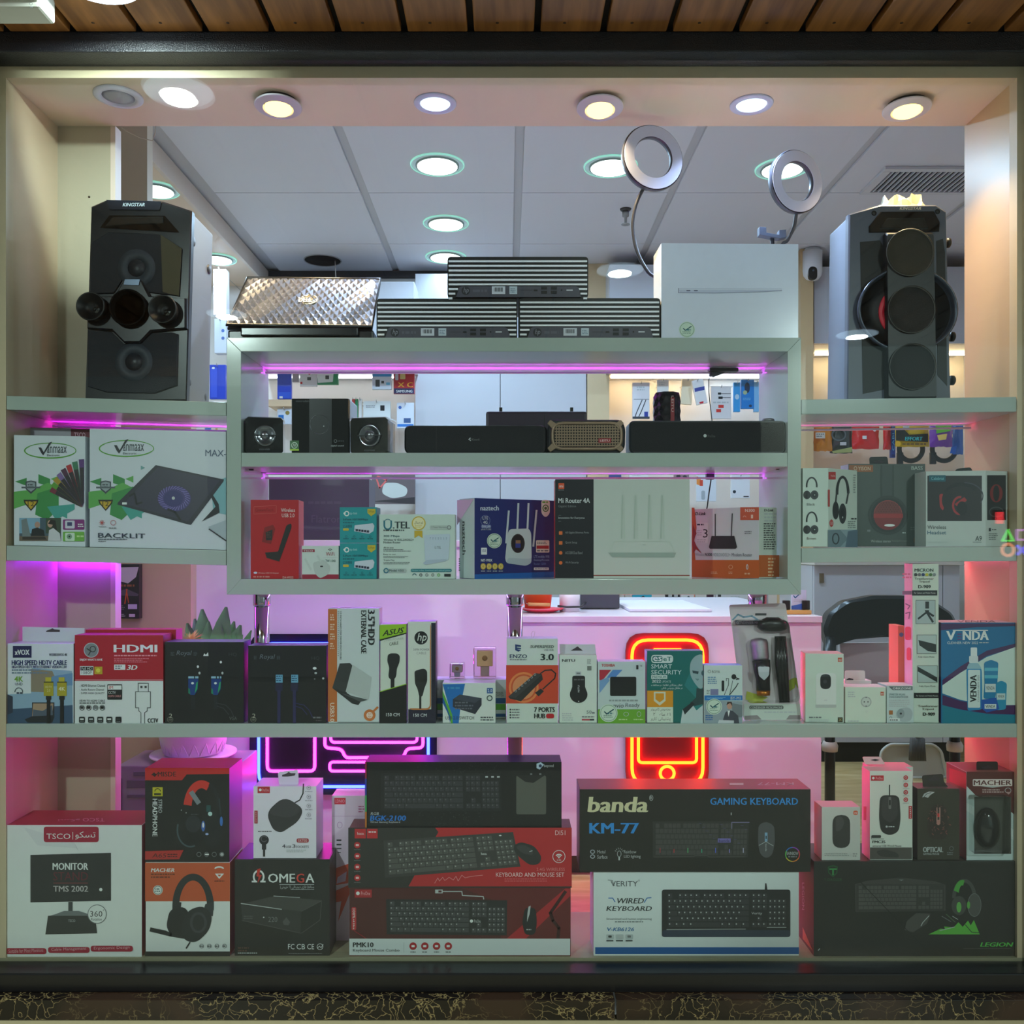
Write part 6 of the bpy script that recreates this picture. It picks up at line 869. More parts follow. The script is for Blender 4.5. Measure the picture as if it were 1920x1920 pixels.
# ================================================================== display frame, upper compartment
zB = zF1 + .0005
blk = M((17, 17, 20), .3); gloss = M((12, 12, 15), .08, coat=.6); cloth = M((24, 24, 27), .8, bump=.4, scale=900)
def cube_speaker(lab, x0, y0, x1, y1, ya, yb):
    a = Vector((X(x0, ya), ya, zB)); b = Vector((X(x1, yb), yb, zB)); e = (b - a).normalized(); n = Vector((-e.y, e.x, 0)); w = (b - a).length; h = U(y1 - y0, ya); th = Thing('desktop_speaker', lab, 'speaker', ((a + b) / 2), 'small cube speakers in the frame')
    def q(u, v, d): return a + e * (u * w) + Vector((0, 0, v * h)) + n * d
    prof = [(.07, 0), (.93, 0), (1, .07), (1, .93), (.93, 1), (.07, 1), (0, .93), (0, .07)]
    N = 8; mb = MB().add([q(u, v, 0) for u, v in prof] + [q(.5 + (u - .5) * .94, v * .97, .06) for u, v in prof], [list(range(N)), list(range(2 * N - 1, N - 1, -1))] + [(i, N + i, N + (i + 1) % N, (i + 1) % N) for i in range(N)])
    th.add('cabinet', mb, gloss)
    c = q(.52, .5, -.0005); r = w * .3
    th.add('driver_ring', MB().lathe(c, -n, [(r, 0), (r, .002), (r * .86, .004), (r * .76, .002)], 28), M((150, 152, 158), .15, metal=.9))
    th.add('cone', MB().lathe(c, -n, [(r * .76, .001), (r * .4, -.0002 + .0008)], 24), M((26, 26, 30), .4))
    th.add('dust_cap', MB().lathe(c, -n, [(r * .45, .001), (r * .4, .004), (r * .2, .006), (0, .0065)], 20), M((150, 150, 156), .2, metal=.8))
    th.add('cross_bar', MB().add([q(.22, .49, -.007), q(.82, .49, -.007), q(.82, .51, -.007), q(.22, .51, -.007), q(.22, .49, -.002), q(.82, .49, -.002), q(.82, .51, -.002), q(.22, .51, -.002)], [(0, 1, 2, 3), (4, 7, 6, 5), (0, 4, 5, 1), (1, 5, 6, 2), (2, 6, 7, 3), (3, 7, 4, 0)]), blk)
    wr = [q(u * 1.03 - .015, v * 1.02, -.006 if .1 < u < .9 else .002) for u, v in prof]
    bk = [q(.5 + (u - .5) * 1.08, v * 1.03, .064) for u, v in prof]
    rnd = random.Random(int(x0)); wr = [p + Vector((rnd.uniform(-1, 1), rnd.uniform(-1, 0), 0)) * .002 for p in wr]; cc = q(.5, .5, -.012)
    th.add('plastic_wrap', MB().add(wr + bk + [cc], [(i, (i + 1) % N, 2 * N) for i in range(N)] + [(i, N + i, N + (i + 1) % N, (i + 1) % N) for i in range(N)]), glass_mat(.1, (.97, .97, .98), 1.3, boost=.9))
    p = Print(q(0, 0, 0), -n, .0003); p.draw([('t', x0 + 26, y1 - 7, x0 + 46, y1 - 3, 'microlab', (130, 130, 136), {'b': 0})]); p.build(th)
cube_speaker('small wrapped black cube speaker left of the glossy black subwoofer', 460, 779, 531, 847, .012, .03)
cube_speaker('small wrapped black cube speaker right of the glossy black subwoofer', 657, 782, 727, 849, .03, .014)
th = Thing('subwoofer', 'glossy black subwoofer box between two wrapped cube speakers', 'speaker', (X(600, .03), .03, zB))
a = P(545, 850, .03); b = P(655, 745, .03); H = U(105, .03)
th.add('cabinet', MB().box((a.x, .034, zB), (b.x, .14, zB + H)), gloss, bevel=.005)
th.add('front_panel', MB().box((a.x + .002, .03, zB + .001), (b.x - .002, .0345, zB + H - .001)), gloss, bevel=.002)
th.add('centre_strip', MB().box((X(580, .03), .0292, zB + .002), (X(622, .03), .0306, zB + H - .002)), M((26, 26, 32), .3))
th.add('volume_ring', MB().ring(P(599, 796, .029), (0, 1, 0), U(18, .03), .0006, 36, 6), M((120, 120, 128), .25, metal=.9))
p = Print((0, .029, 0), (0, -1, 0)); p.draw([('t', 555, 750, 580, 754, 'microlab', (86, 86, 92), {'b': 0}), ('r', 543.5, 826, 560.5, 845, (60, 110, 60)), ('o', 552, 835, 6, 6, 1.2, (214, 230, 214)), ('l', [(549, 838), (551, 832), (553, 838), (555, 832)], .8, 'w'), ('r', 543.5, 842, 560.5, 845, (190, 226, 60)), ('e', 607, 799, 1, 1, 'lg'), ('o', 629, 827, 3, 3, .8, 'g'), ('d', 634, 826, 645, 828, 1, 'dg'), ('t', 620, 834, 644, 838, 'digital sound', 'lg', {'b': 0, 's': .2})]); p.build(th)
def soundbar(lab, x0, y0, x1, y1, y, d, logo, r=12, side=None):
    th = Thing('soundbar', lab, 'speaker', (X((x0 + x1) / 2, y), y, zB)); k = 850 - y1
    pts = rrect(x0, y0, x1, y1, r, 5); mb = MB().prism(pts, y, y + d, .004); zmin = min(v[2] for v in mb.v); mb.v = [(v[0], v[1], v[2] - zmin + zB) for v in mb.v]
    th.add('body', mb, side or blk)
    g = MB().prism(rrect(x0 + 4, y0 + 3, x1 - 4, y1 - 3, r - 3, 5), y - .001, y + .002); g.v = [(v[0], v[1], v[2] - zmin + zB) for v in g.v]
    th.add('fabric_front', g, cloth); p = Print((0, y - .001, 0), (0, -1, 0)); p.draw(logo); p.build(th); return th
soundbar('long black soundbar in the middle of the frame shelf, with a small bird logo', 758, 797, 1026, 850, .02, .06, [('p', [(878, 824), (882, 820), (883, 827)], 'lg'), ('p', [(880, 824), (884, 821), (884, 826)], 'dg'), ('t', 885, 822, 899, 826, 'Kisonli', (110, 110, 110), {'b': 0}), ('l', [(818, 800), (818, 847)], .6, (46, 42, 40)), ('l', [(1020, 800), (1020, 847)], .6, (50, 40, 36))])
soundbar('long black fabric soundbar with rounded ends at right of the frame shelf', 1180, 787, 1474, 848, .012, .06, [('e', 1322, 817, 3, 3, 'lg'), ('t', 1327, 815, 1341, 820, 'ProOne', (84, 84, 88), {'b': 0})], 10, M((40, 44, 50), .3)).add('control_knob', MB().lathe((X(1440, .04), .04, zB + U(61, .012) + .0005), (0, 0, 1), [(.014, 0), (.014, .005), (.012, .007)], 20), M((120, 122, 126), .3, metal=.9))
# purple-black box with two screws behind the soundbar
th = Thing('audio_box', 'dark purple box with two small antennas, behind the long bird logo soundbar', 'speaker', (X(1006, .12), .12, zB))
a = P(911, 850, .11); b = P(1101, 764, .11)
th.add('cabinet', MB().box((a.x, .11, zB), (b.x, .19, zB + U(87, .11))), M((46, 26, 50), .4), bevel=.006)
for xx in (939, 1072): th.add('antenna_stub', MB().box((X(xx - 3, .14), .14, zB + U(86, .11)), (X(xx + 3, .14), .15, zB + U(98, .11))), blk, bevel=.001)
th.add('seam', MB().box((X(1020, .11), .1095, zB + .01), (X(1021, .11), .1105, zB + U(80, .11))), M((20, 14, 22), .6))
# rugged gold speaker
th = Thing('portable_speaker', 'rugged portable speaker with bronze grille and corner guards', 'speaker', (X(1100, .02), .02, zB))
def lift(mb):
    return mb
yy = .012; bz = zB - Z(848, yy)
def lz(mb): mb.v = [(v[0], v[1], v[2] + bz) for v in mb.v]; return mb
th.add('rubber_body', lz(MB().prism(rpath([(1034, 785), (1165, 785), (1173, 800), (1172, 838), (1163, 848), (1034, 848), (1026, 838), (1026, 800)], 8, 4, True), yy, yy + .06, .004)), M((20, 18, 24), .5))
bronze = M((150, 126, 104), .35, metal=.5); dk = M((36, 30, 28), .7)
th.add('grille_plate', lz(MB().prism(rrect(1038, 794, 1163, 838, 18, 5), yy - .004, yy + .001)), dk)
th.add('grille_rim', lz(MB().tube([P(x, y, yy - .004) for x, y in rrect(1036, 792, 1165, 840, 19, 5)], U(3.4), 6, True)), bronze)
gb = MB()
for i in range(24): gb.box((X(1042 + i * 5, yy), yy - .0058, Z(836, yy)), (X(1044.2 + i * 5, yy), yy - .004, Z(796, yy)))
for j in range(8): gb.box((X(1040, yy), yy - .0064, Z(797.2 + j * 5.2 + 2, yy)), (X(1161, yy), yy - .0046, Z(797 + j * 5.2, yy)))
o = th.add('grille_mesh', lz(gb), bronze); o['kind'] = 'stuff'
for cx, cy, sx, sy in ((1036, 797, -1, -1), (1160, 797, 1, -1), (1036, 834, -1, 1), (1160, 834, 1, 1)):
    th.add('corner_guard', lz(MB().prism(rpath([(cx, cy - 9 * sy * 0 + sy * -6), (cx + sx * 10, cy + sy * 5), (cx + sx * 4, cy + sy * 12), (cx - sx * 9, cy + sy * 3)], 2, 2, True), yy - .007, yy + .002, .001)), bronze)
p = Print((0, yy - .0066, 0), (0, -1, 0)); p.draw([('r', 1122, 822, 1146, 830, (150, 34, 40)), ('t', 1125, 824, 1143, 828, 'LEITU', (236, 210, 206), {'b': .02})]); p.build(th)
# cylinder speaker behind the right soundbar
th = Thing('portable_speaker', 'upright faceted black cylinder speaker with a red name strip, behind the right soundbar', 'speaker', (X(1250, .13), .13, zB))
cx, cy, r, hh = X(1250, .13), .13, U(27, .13), U(122, .13); mb = MB(); n = 16; rows = 14
vs = []; fs = []
for j in range(rows + 1):
    for i in range(n):
        t_ = 2 * math.pi * (i + (j % 2) * .5) / n; q_ = r * (.93 if 0 < j < rows else .8) * (1 + (.06 if (i + j) % 2 else -.02)); vs.append((cx + q_ * math.cos(t_), cy + q_ * math.sin(t_), zB + hh * j / rows))
for j in range(rows):
    for i in range(n):
        k = (i + 1) % n
        if j % 2: fs += [(j * n + i, j * n + k, (j + 1) * n + k), (j * n + i, (j + 1) * n + k, (j + 1) * n + i)]
        else: fs += [(j * n + i, j * n + k, (j + 1) * n + i), (j * n + k, (j + 1) * n + k, (j + 1) * n + i)]
fs += [list(range(n))[::-1], [rows * n + i for i in range(n)]]; th.add('body', mb.add(vs, fs), M((26, 20, 28), .2))
th.add('name_strip', MB().box((X(1257, .1), cy - r * 1.02, zB + hh * .44), (X(1264, .1), cy - r * .8, zB + hh * .9)), M((150, 24, 40), .4))
p = Print((0, cy - r * 1.025, 0), (0, -1, 0)); p.draw([('t', 1259, 742, 1263, 772, 'LEITU', (226, 190, 190), {'r': 90, 'b': 0})]); p.build(th)
th = Thing('webcam', 'black webcam head clipped high in the frame, its cable hanging to the soundbar', 'camera', (X(1357, .17), .17, zB))
th.add('head', MB().box((X(1330, .17), .165, Z(697, .17)), (X(1384, .17), .19, Z(690, .17))), blk, bevel=.002)
th.add('clip', MB().prism([(1332, 697), (1362, 697), (1340, 706), (1331, 704)], .172, .185), M((90, 94, 100), .4))
th.add('cable', MB().tube([P(x, y, .17) for x, y in ((1333, 700), (1329, 712), (1329, 735), (1331, 755), (1335, 788), (1337, 845))], .0011, 6), blk)
# ================================================================== laptop cooler cartons (left)
def vlogo(cx, cy, s=1.0):
    x = lambda v: cx + v * s; y = lambda v: cy + v * s
    return [('o', cx, cy, 49 * s, 15 * s, 2.4, (90, 160, 50), 20, 215), ('o', cx, cy, 49 * s, 15 * s, 1.6, (90, 160, 50), 215, 380), ('p', [(x(-22), y(-6)), (x(-17), y(-6)), (x(-12), y(3)), (x(-2), y(-15)), (x(4), y(-17)), (x(-6), y(-2)), (x(-13), y(9)), (x(-17), y(4))], (26, 30, 40)), ('t', x(-6), y(-8), x(31), y(4.5), 'anmaax', (40, 50, 60), {'b': .01}), ('t', x(-6), y(6.5), x(18), y(10.5), 'Electronic', (70, 80, 84), {'b': 0})]
def vbadge(cx):
    return [('p', [(cx - 10, 903), (cx, 901), (cx + 10, 903), (cx + 10, 917), (cx, 926), (cx - 10, 917)], (60, 66, 76)), ('p', [(cx - 8, 905), (cx, 903), (cx + 8, 905), (cx + 8, 916), (cx, 922), (cx - 8, 916)], (150, 160, 166)), ('d', cx - 6, 908, cx + 6, 914, 2, (50, 56, 64)), ('l', [(cx - 17, 914), (cx + 17, 914)], 3, (90, 98, 104)), ('p', [(cx - 14, 937), (cx + 14, 937), (cx + 12, 944), (cx, 958), (cx - 12, 944)], (40, 36, 24)), ('p', [(cx - 11, 940), (cx + 11, 940), (cx + 9, 944), (cx, 955), (cx - 9, 944)], (196, 160, 40)), ('t', cx - 6, 940, cx + 6, 949, '12', (50, 44, 26), {'b': .01})]
gn, gd, tl = (96, 170, 84), (60, 140, 74), (70, 160, 150)
def vtri(o, xr):
    it = [('p', [(28 + o, 903), (50 + o, 896), (50 + o, 911)], gd), ('p', [(72 + o, 889), (94 + o, 898), (94 + o, 912), (72 + o, 906)], gd), ('p', [(95 + o, 898), (110 + o, 892), (110 + o, 905)], gn), ('p', [(26 + o, 922), (60 + o, 918), (90 + o, 905), (110 + o, 915), (80 + o, 936), (26 + o, 954)], gn), ('p', [(70 + o, 925), (110 + o, 912), (110 + o, 955), (88 + o, 975), (66 + o, 965)], gd), ('p', [(88 + o, 950), (140 + o, 945), (140 + o, 955), (105 + o, 975)], tl), ('p', [(112 + o, 966), (126 + o, 960), (126 + o, 972)], tl)]
    return [i for i in it]
pr = vtri(0, 160) + vlogo(94, 845) + vbadge(58)
cols = [(120, 40, 60), (90, 150, 50), (170, 140, 40), (130, 100, 160), (80, 40, 70), (180, 40, 50), (60, 120, 90), (90, 50, 120)]
for i, c in enumerate(cols):
    a = math.radians(207 + i * 8.5); ln = 66 + i * 3.4; cx, cy = 152 + i * .3, 951; ux, uy = math.cos(a), math.sin(a); vx_, vy_ = -uy, ux
    q = [(cx, cy), (cx + ux * ln - vx_ * 1, cy + uy * ln - vy_ * 1), (cx + ux * ln + vx_ * 9, cy + uy * ln + vy_ * 9), (cx + ux * 8 + vx_ * 4, cy + uy * 8 + vy_ * 4)]
    q = [(min(x, 159), y) for x, y in q]; q2 = [((x * .8 + cx * .2 + (sum(t[0] for t in q) / 4 - cx) * .05), (y * .8 + cy * .2 + (sum(t[1] for t in q) / 4 - cy) * .05)) for x, y in q]
    pr += [('p', q, c), ('p', [(min(x, 158), y) for x, y in q2], (44, 36, 44))]
pr += [('r', 36, 971, 114, 1014, (70, 90, 104)), ('r', 36, 971, 75, 1000, (130, 170, 196)), ('r', 86, 971, 114, 1000, (60, 76, 60)), ('r', 36, 1005, 114, 1014, (110, 96, 84)), ('p', [(40, 975), (50, 972), (58, 1008), (42, 1008)], (120, 130, 134)), ('p', [(42, 1006), (84, 1006), (88, 1012), (42, 1012)], (60, 50, 46)), ('e', 70, 984, 5, 6, (176, 140, 124)), ('p', [(58, 1005), (60, 992), (70, 989), (82, 994), (84, 1005)], (30, 32, 38)), ('e', 94, 982, 5, 7, (190, 150, 130)), ('p', [(90, 982), (95, 974), (104, 976), (108, 1000), (98, 996), (99, 984)], (34, 28, 28)), ('p', [(90, 1014), (92, 994), (100, 990), (112, 1000), (114, 1014)], (206, 206, 212)), ('r', 118, 974, 158, 993, (130, 40, 120), 2), ('r', 122, 976, 140, 991, (206, 206, 220), 2), ('r', 126, 979, 135, 986, (60, 60, 110)), ('r', 118, 997, 158, 1015, (110, 176, 70), 2), ('r', 122, 999, 140, 1014, (206, 226, 206), 2), ('e', 130, 1006, 5, 5, (120, 160, 130)), ('e', 130, 1006, 1.5, 1.5, 'k'), ('d', 146, 982, 157, 988, 2, 'w'), ('d', 144, 1004, 157, 1007, 1, (190, 220, 150))]
carton('laptop_cooler_box', 'white carton printed with a fan of coloured pads and two people at a laptop', 'box', B(26, 817, 160, 1024), zL2(26) + .001, .012, .07, (214, 220, 228), None, (224, 206, 230), pr, slope=-.022)
pr = vtri(140, 425) + vlogo(237, 841, 1.06) + vbadge(198) + [('t', 385, 843, 424, 855, 'MAX-', (84, 96, 124), {'b': .01, 'dy': 1}), ('p', [(264, 873), (272, 877), (264, 881)], (110, 160, 160)), ('p', [(395, 905), (424, 895), (424, 965), (400, 960)], (130, 180, 190)), ('p', [(292, 872), (420, 899), (419, 903), (358, 984), (352, 983), (220, 946), (221, 942)], (48, 46, 60)), ('p', [(296, 876), (412, 901), (352, 978), (232, 944)], (58, 54, 74)), ('p', [(410, 945), (398, 926), (394, 928), (404, 950), (378, 978), (412, 961)], (40, 40, 46)), ('e', 327, 935, 31, 24, (70, 60, 120)), ('e', 325, 935, 18, 15, (54, 48, 110)), ('e', 325, 934, 3, 3, 'lg')]
for i in range(30): a = i * math.pi / 15; pr.append(('l', [(326 + 21 * math.cos(a), 934 + 17 * math.sin(a)), (326 + 30 * math.cos(a + .25), 934 + 23 * math.sin(a + .25))], 1.2, (130, 116, 190)))
pr += [('l', [(243, 930), (252, 925), (256, 945), (266, 942)], 3, (30, 30, 36)), ('l', [(315, 955), (328, 960), (338, 975)], 4, (32, 30, 38)), ('d', 229, 942, 240, 946, 1, 'w'), ('p', [(390, 988), (424, 975), (424, 1012)], (176, 186, 196)), ('l', [(392, 992), (424, 1014)], 2.5, (50, 50, 56)), ('t', 184, 999, 272, 1008, 'BACKLIT', (36, 50, 70), {'b': .02, 'dy': 1.5}), ('d', 184, 1010, 238, 1012, 1, (90, 100, 110)), ('d', 184, 1014, 198, 1015.5, 1, (90, 100, 110)), ('o', 212, 980, 5, 5, .8, (190, 60, 60))]
for i in range(8): a = i * math.pi / 4; pr.append(('l', [(191, 980), (191 + 5 * math.cos(a), 980 + 5 * math.sin(a))], .9, (190, 50, 50)))
pr += [('d', 185, 987, 199, 988, 1, 'g'), ('d', 204, 989, 219, 991, 1, 'g')]
carton('laptop_cooler_box', 'wide white carton printed with a black laptop cooling stand and blue fan', 'box', B(168, 806, 424, 1028), zL2(168) + .001, .008, .08, (212, 216, 226), (214, 222, 232), (224, 206, 230), pr, slope=-.022)
carton('tablet_box', 'maroon carton with grey panel behind the two white cooler cartons', 'box', B(45, 797, 330, 1018), zL2(300) + .008, .10, .06, (110, 26, 50), None, (140, 40, 90), [('r', 49, 802, 133, 830, (170, 166, 176)), ('t', 139, 811, 160, 820, 'TSCO', (226, 180, 200), {'b': 0}), ('o', 296, 838, 30, 26, 1.5, (226, 190, 226), 180, 350)], slope=-.022)
# ================================================================== headphone cartons (right)
def hp(cx, cy, s, c=(40, 40, 42)):
    return [('o', cx + 2 * s, cy - 4 * s, 11 * s, 17 * s, 3 * s, c, 170, 370), ('e', cx - 7 * s, cy + 13 * s, 7 * s, 8 * s, c), ('e', cx + 7 * s, cy + 13 * s, 7.5 * s, 8.5 * s, (54, 54, 56)), ('e', cx + 7 * s, cy + 13 * s, 4.5 * s, 5 * s, (30, 30, 32)), ('e', cx + 7.5 * s, cy + 13 * s, 1 * s, 1 * s, 'lg')]
zR = zR2 + .0025
pr = [('r', 1553.5, 885, 1567, 899, (190, 54, 54)), ('t', 1558, 890, 1566, 894, 'ProOne', (240, 200, 196), {'b': 0}), ('o', 1580, 925, 13, 33, 5, (44, 44, 46), 175, 360), ('l', [(1569, 922), (1567, 942)], 3, (60, 60, 62)), ('l', [(1591, 922), (1587, 944)], 3, (60, 60, 62)), ('e', 1567, 957, 6, 17, (36, 36, 38)), ('e', 1580, 963, 7, 19, (48, 48, 50)), ('e', 1580, 963, 4, 11, (30, 30, 32)), ('e', 1580, 970, 1, 2, 'lg'), ('r', 1552.5, 918, 1556, 950, (190, 60, 60), 1), ('e', 1559, 981, 3.6, 7, (190, 60, 56)), ('t', 1557, 978, 1561, 984, '5.0', 'w', {'b': 0}), ('d', 1596, 971, 1607, 974, 1, 'dg'), ('d', 1590, 977, 1607, 990, 4, (140, 150, 146)), ('d', 1600, 890, 1605, 924, 8, (150, 160, 156)), ('r', 1552.5, 993, 1608, 1026, (150, 170, 180)), ('p', [(1552.5, 995), (1575, 993), (1590, 1010), (1575, 1026), (1552.5, 1026)], (120, 140, 150)), ('o', 1567, 1010, 7, 11, 2.5, (60, 66, 74)), ('p', [(1590, 996), (1608, 993), (1608, 1026), (1585, 1026)], (96, 116, 134))]
carton2('headphone_box', 'white carton with two small headphones on its left face, one large on its front', 'box', [(1505, .008), (1553, .006), (1607, .07)], 880, 1027, zR, .09, (206, 218, 208),
        [hp(1520, 915, 1.0) + hp(1520, 980, 1.0) + [('t', 1513, 943, 1528, 948, 'Black', (110, 116, 112), {'b': 0}), ('t', 1513, 1007, 1530, 1012, 'Brown', (120, 110, 100), {'b': 0})], pr])
pr = [('r', 1592, 872, 1637, 885, (150, 84, 40)), ('o', 1604, 878, 3, 3.5, .8, (226, 206, 180)), ('t', 1609, 875, 1632, 882, 'YISON', (226, 206, 180), {'b': 0}), ('t', 1709, 874, 1730, 881, 'BASS', (170, 180, 172), {'b': .03}), ('t', 1679, 874, 1707, 880, 'SUPER', (66, 74, 70), {'b': 0}), ('r', 1651, 872, 1676, 935, (46, 54, 52)), ('r', 1654, 872, 1673, 930, (62, 70, 68)), ('e', 1665, 966, 37, 37, (36, 40, 40)), ('o', 1665, 966, 37, 37, 5, (50, 56, 54)), ('e', 1665, 966, 27, 28, (130, 36, 40)), ('p', oval(1665, 966, 27, 28, 14, 180, 360), (120, 50, 50)), ('r', 1638, 963, 1693, 971, (160, 40, 44)), ('o', 1665, 966, 27, 28, 1, (170, 70, 70), 190, 350), ('e', 1668, 985, 10, 2.5, 'w'), ('t', 1633, 1012, 1670, 1017, 'Wireless stereo', (190, 196, 190), {'b': 0}), ('t', 1672, 1012, 1700, 1017, 'headphones', (130, 136, 130), {'b': -.01}), ('t', 1713, 1009, 1728, 1017, 'B4', (110, 80, 54), {'b': -.01}), ('d', 1626, 993, 1632, 997, 1, 'g'), ('d', 1692, 998, 1698, 1000, 1, 'lg'), ('d', 1707, 988, 1722, 994, 2, (96, 104, 100)), ('t', 1714, 951, 1731, 960, 'OK', (84, 92, 88), {'b': -.01})]
for i in range(8):
    for j in range(5): pr.append(('e', 1647 + i * 5 + (j % 2) * 2.5, 943 + j * 4, .9, .9, (84, 30, 32)))
t = carton('headphone_box', 'dark grey carton with a big red and black earcup and black hang tab', 'box', B(1591, 872, 1735, 1027), zR, .062, .05, (70, 78, 74), (190, 186, 214), (60, 64, 62), pr, ya=.088, yb=.0865)
tab(t, rpath([(1631, 873), (1630, 857), (1664, 856), (1666, 873)], 4, 3, True), .1, (26, 26, 26), [(1637, 866), (1643, 864), (1647, 862), (1652, 864), (1658, 866), (1655, 868), (1640, 868)])
pr = [('r', 1739, 892, 1841, 977, (46, 40, 44)), ('r', 1742, 891, 1773, 903, (26, 90, 106)), ('t', 1746, 894, 1770, 900, 'Celebrat', (120, 190, 200), {'b': 0}), ('o', 1803, 930, 34, 26, 7, (34, 32, 36), 180, 330), ('o', 1808, 930, 36, 26, 2, (70, 68, 80), 270, 390), ('p', rpath([(1761, 927), (1768, 925), (1772, 945), (1768, 958), (1762, 950)], 3, 3, True), (170, 50, 56)), ('e', 1776, 938, 10, 17, (40, 38, 42)), ('e', 1799, 948, 15, 19, (50, 46, 50)), ('o', 1800, 948, 15, 18, 4, (170, 50, 56), 90, 280), ('p', [(1790, 945), (1808, 932), (1813, 938), (1797, 952)], (170, 50, 56)), ('e', 1804, 953, 10, 13, (34, 30, 34)), ('t', 1739, 985, 1774, 992, 'Wireless', (70, 76, 76), {'b': 0}), ('t', 1739, 995, 1774, 1002, 'Headset', (40, 96, 124), {'b': 0}), ('t', 1829, 1005, 1841, 1014, 'A9', (54, 58, 58), {'b': -.005}), ('d', 1824, 1016, 1841, 1017, 1, 'g'), ('d', 1740, 1016, 1776, 1017, 1, 'lg')]
t = carton2('headphone_box', 'silver grey carton with a dark picture of a red and black headset', 'box', [(1736, .03), (1848, .006), (1889, .03)], 886, 1027, zR, .085, (200, 206, 202),
            [pr, [('r', 1851, 891, 1886, 975, (40, 38, 40)), ('e', 1868, 925, 12, 17, (130, 44, 46)), ('e', 1868, 925, 6, 15, (46, 42, 44)), ('o', 1868, 960, 14, 10, 2, (80, 80, 82)), ('r', 1854, 990, 1858, 996, 'dg'), ('d', 1860, 992, 1868, 994, 1, 'g'), ('d', 1854, 1000, 1872, 1012, 4, 'g')]])
tab(t, rpath([(1789, 889), (1793, 879), (1820, 876), (1825, 886)], 4, 3, True), .05, (26, 26, 26), [(1800, 884), (1808, 882), (1812, 884)])
carton('headphone_box', 'olive grey carton edge in the dark right corner beside the silver carton', 'box', B(1894, 890, 1905, 1027), zR, .035, .05, (110, 108, 92))
# ================================================================== speaker with two horns (left)
zz = zL1(260) + .002
th = Thing('party_speaker', 'tall black speaker with two horn tweeters and a centre port, on the upper left shelf', 'speaker', (X(255, .03), .06, zz))
side = M((116, 122, 134), .45, noise=.06, scale=200); pl = M((24, 25, 31), .28); grl = M((34, 36, 44), .55, bump=.6, scale=1200); hi = M((40, 42, 52), .2)
y0 = .03; dz = zz - Z(749, y0)
def L(mb): mb.v = [(v[0], v[1], v[2] + dz) for v in mb.v]; return mb
body = [(170, 384), (200, 371), (304, 374), (359, 392), (349, 749), (159, 749)]
th.add('cabinet', L(MB().prism([(174, 386), (203, 374), (306, 377), (357, 393), (349, 749), (162, 749)], y0 + .012, y0 + .165)), side, bevel=.003)
th.add('front_frame', L(MB().prism(body, y0, y0 + .02, .004)), pl)
th.add('top_bevel', L(MB().prism([(199, 372), (303, 375), (299, 391), (205, 390)], y0 - .003, y0 + .002)), hi)
th.add('light_bar', L(MB().prism([(205, 401), (309, 402), (336, 433), (188, 424)], y0 - .002, y0 + .002)), M((14, 14, 16), .1, coat=.8))
th.add('light_bar_film', L(MB().prism([(210, 404), (305, 403), (306, 415), (240, 417), (196, 421)], y0 - .007, y0 - .003, .002)), glass_mat(.15, (.9, .93, .95), 1.5, boost=2))
g1 = [(170, 453), (203, 432), (300, 436), (340, 462), (334, 552), (280, 546), (264, 521), (230, 519), (212, 547), (168, 548)]
g2 = [(164, 617), (208, 619), (232, 642), (262, 642), (283, 621), (322, 620), (334, 624), (332, 720), (290, 735), (200, 733), (164, 722)]
for g, c, lab in ((g1, (256, 500), 'upper'), (g2, (251, 676), 'lower')):
    go = th.add('grille', L(MB().prism(g, y0 - .004, y0 + .003, .002)), grl)
    cc = P(c[0], c[1], y0 - .0045); cc.z += dz
    th.add('woofer_ring', L(MB().lathe(P(c[0], c[1], y0 - .0038), (0, -1, 0), [(U(36), 0), (U(36), .0008), (U(17), .0008), (U(17), .0003)], 32)), M((58, 63, 72), .6), go)
    th.add('woofer_cap', L(MB().lathe(P(c[0], c[1], y0 - .0038), (0, -1, 0), [(U(16.5), 0), (U(16.5), .0006), (0, .0008)], 24)), M((40, 42, 50), .4), go)
th.add('grille_side', L(MB().prism([(301, 437), (340, 463), (335, 552), (305, 545)], y0 - .0055, y0 - .003)), M((96, 88, 64), .5, bump=.8, scale=1500))
th.add('horn_bridge', L(MB().prism([(162, 553), (214, 552), (232, 520), (264, 522), (281, 552), (349, 556), (349, 612), (284, 618), (262, 640), (232, 640), (208, 616), (162, 612)], y0 - .012, y0 + .002, .004)), pl)
th.add('badge', L(MB().prism([(234, 521), (262, 521), (260, 532), (232, 531)], y0 - .0145, y0 - .011)), M((120, 134, 156), .25, metal=.6))
for cx, cy, r, nm in ((179, 577, 27, 'horn'), (312, 582, 27, 'horn'), (244, 577, 35, 'bass_port')):
    c = P(cx, cy, y0 - .012); R = U(r)
    if nm == 'horn':
        h_ = th.add('horn', L(MB().lathe(c, (0, -1, 0), [(R * .86, 0), (R, .022), (R * .98, .026), (R * .9, .025), (R * .55, .012), (R * .3, .006), (0, .006)], 32)), M((18, 18, 21), .4))
        th.add('tweeter', L(MB().lathe(P(cx, cy, y0 - .018), (0, -1, 0), [(R * .36, 0), (R * .34, .003), (R * .2, .002), (R * .16, .007), (0, .008)], 20)), M((16, 16, 18), .08, coat=1), h_)
    else:
        th.add('bass_port', L(MB().lathe(c, (0, -1, 0), [(R, 0), (R, .014), (R * .95, .017), (R * .88, .014), (R * .82, -.002), (0, -.006 + .005)], 36)), M((8, 8, 9), .7, spec=.1))
for cx, cy in ((361, 440), (353, 708)): th.add('side_foot', L(MB().lathe(Vector((X(cx - 6, y0 + .03), y0 + .035, Z(cy, y0))), (1, 0, 0), [(.011, 0), (.011, .008), (.008, .01)], 14)), M((70, 72, 80), .4))
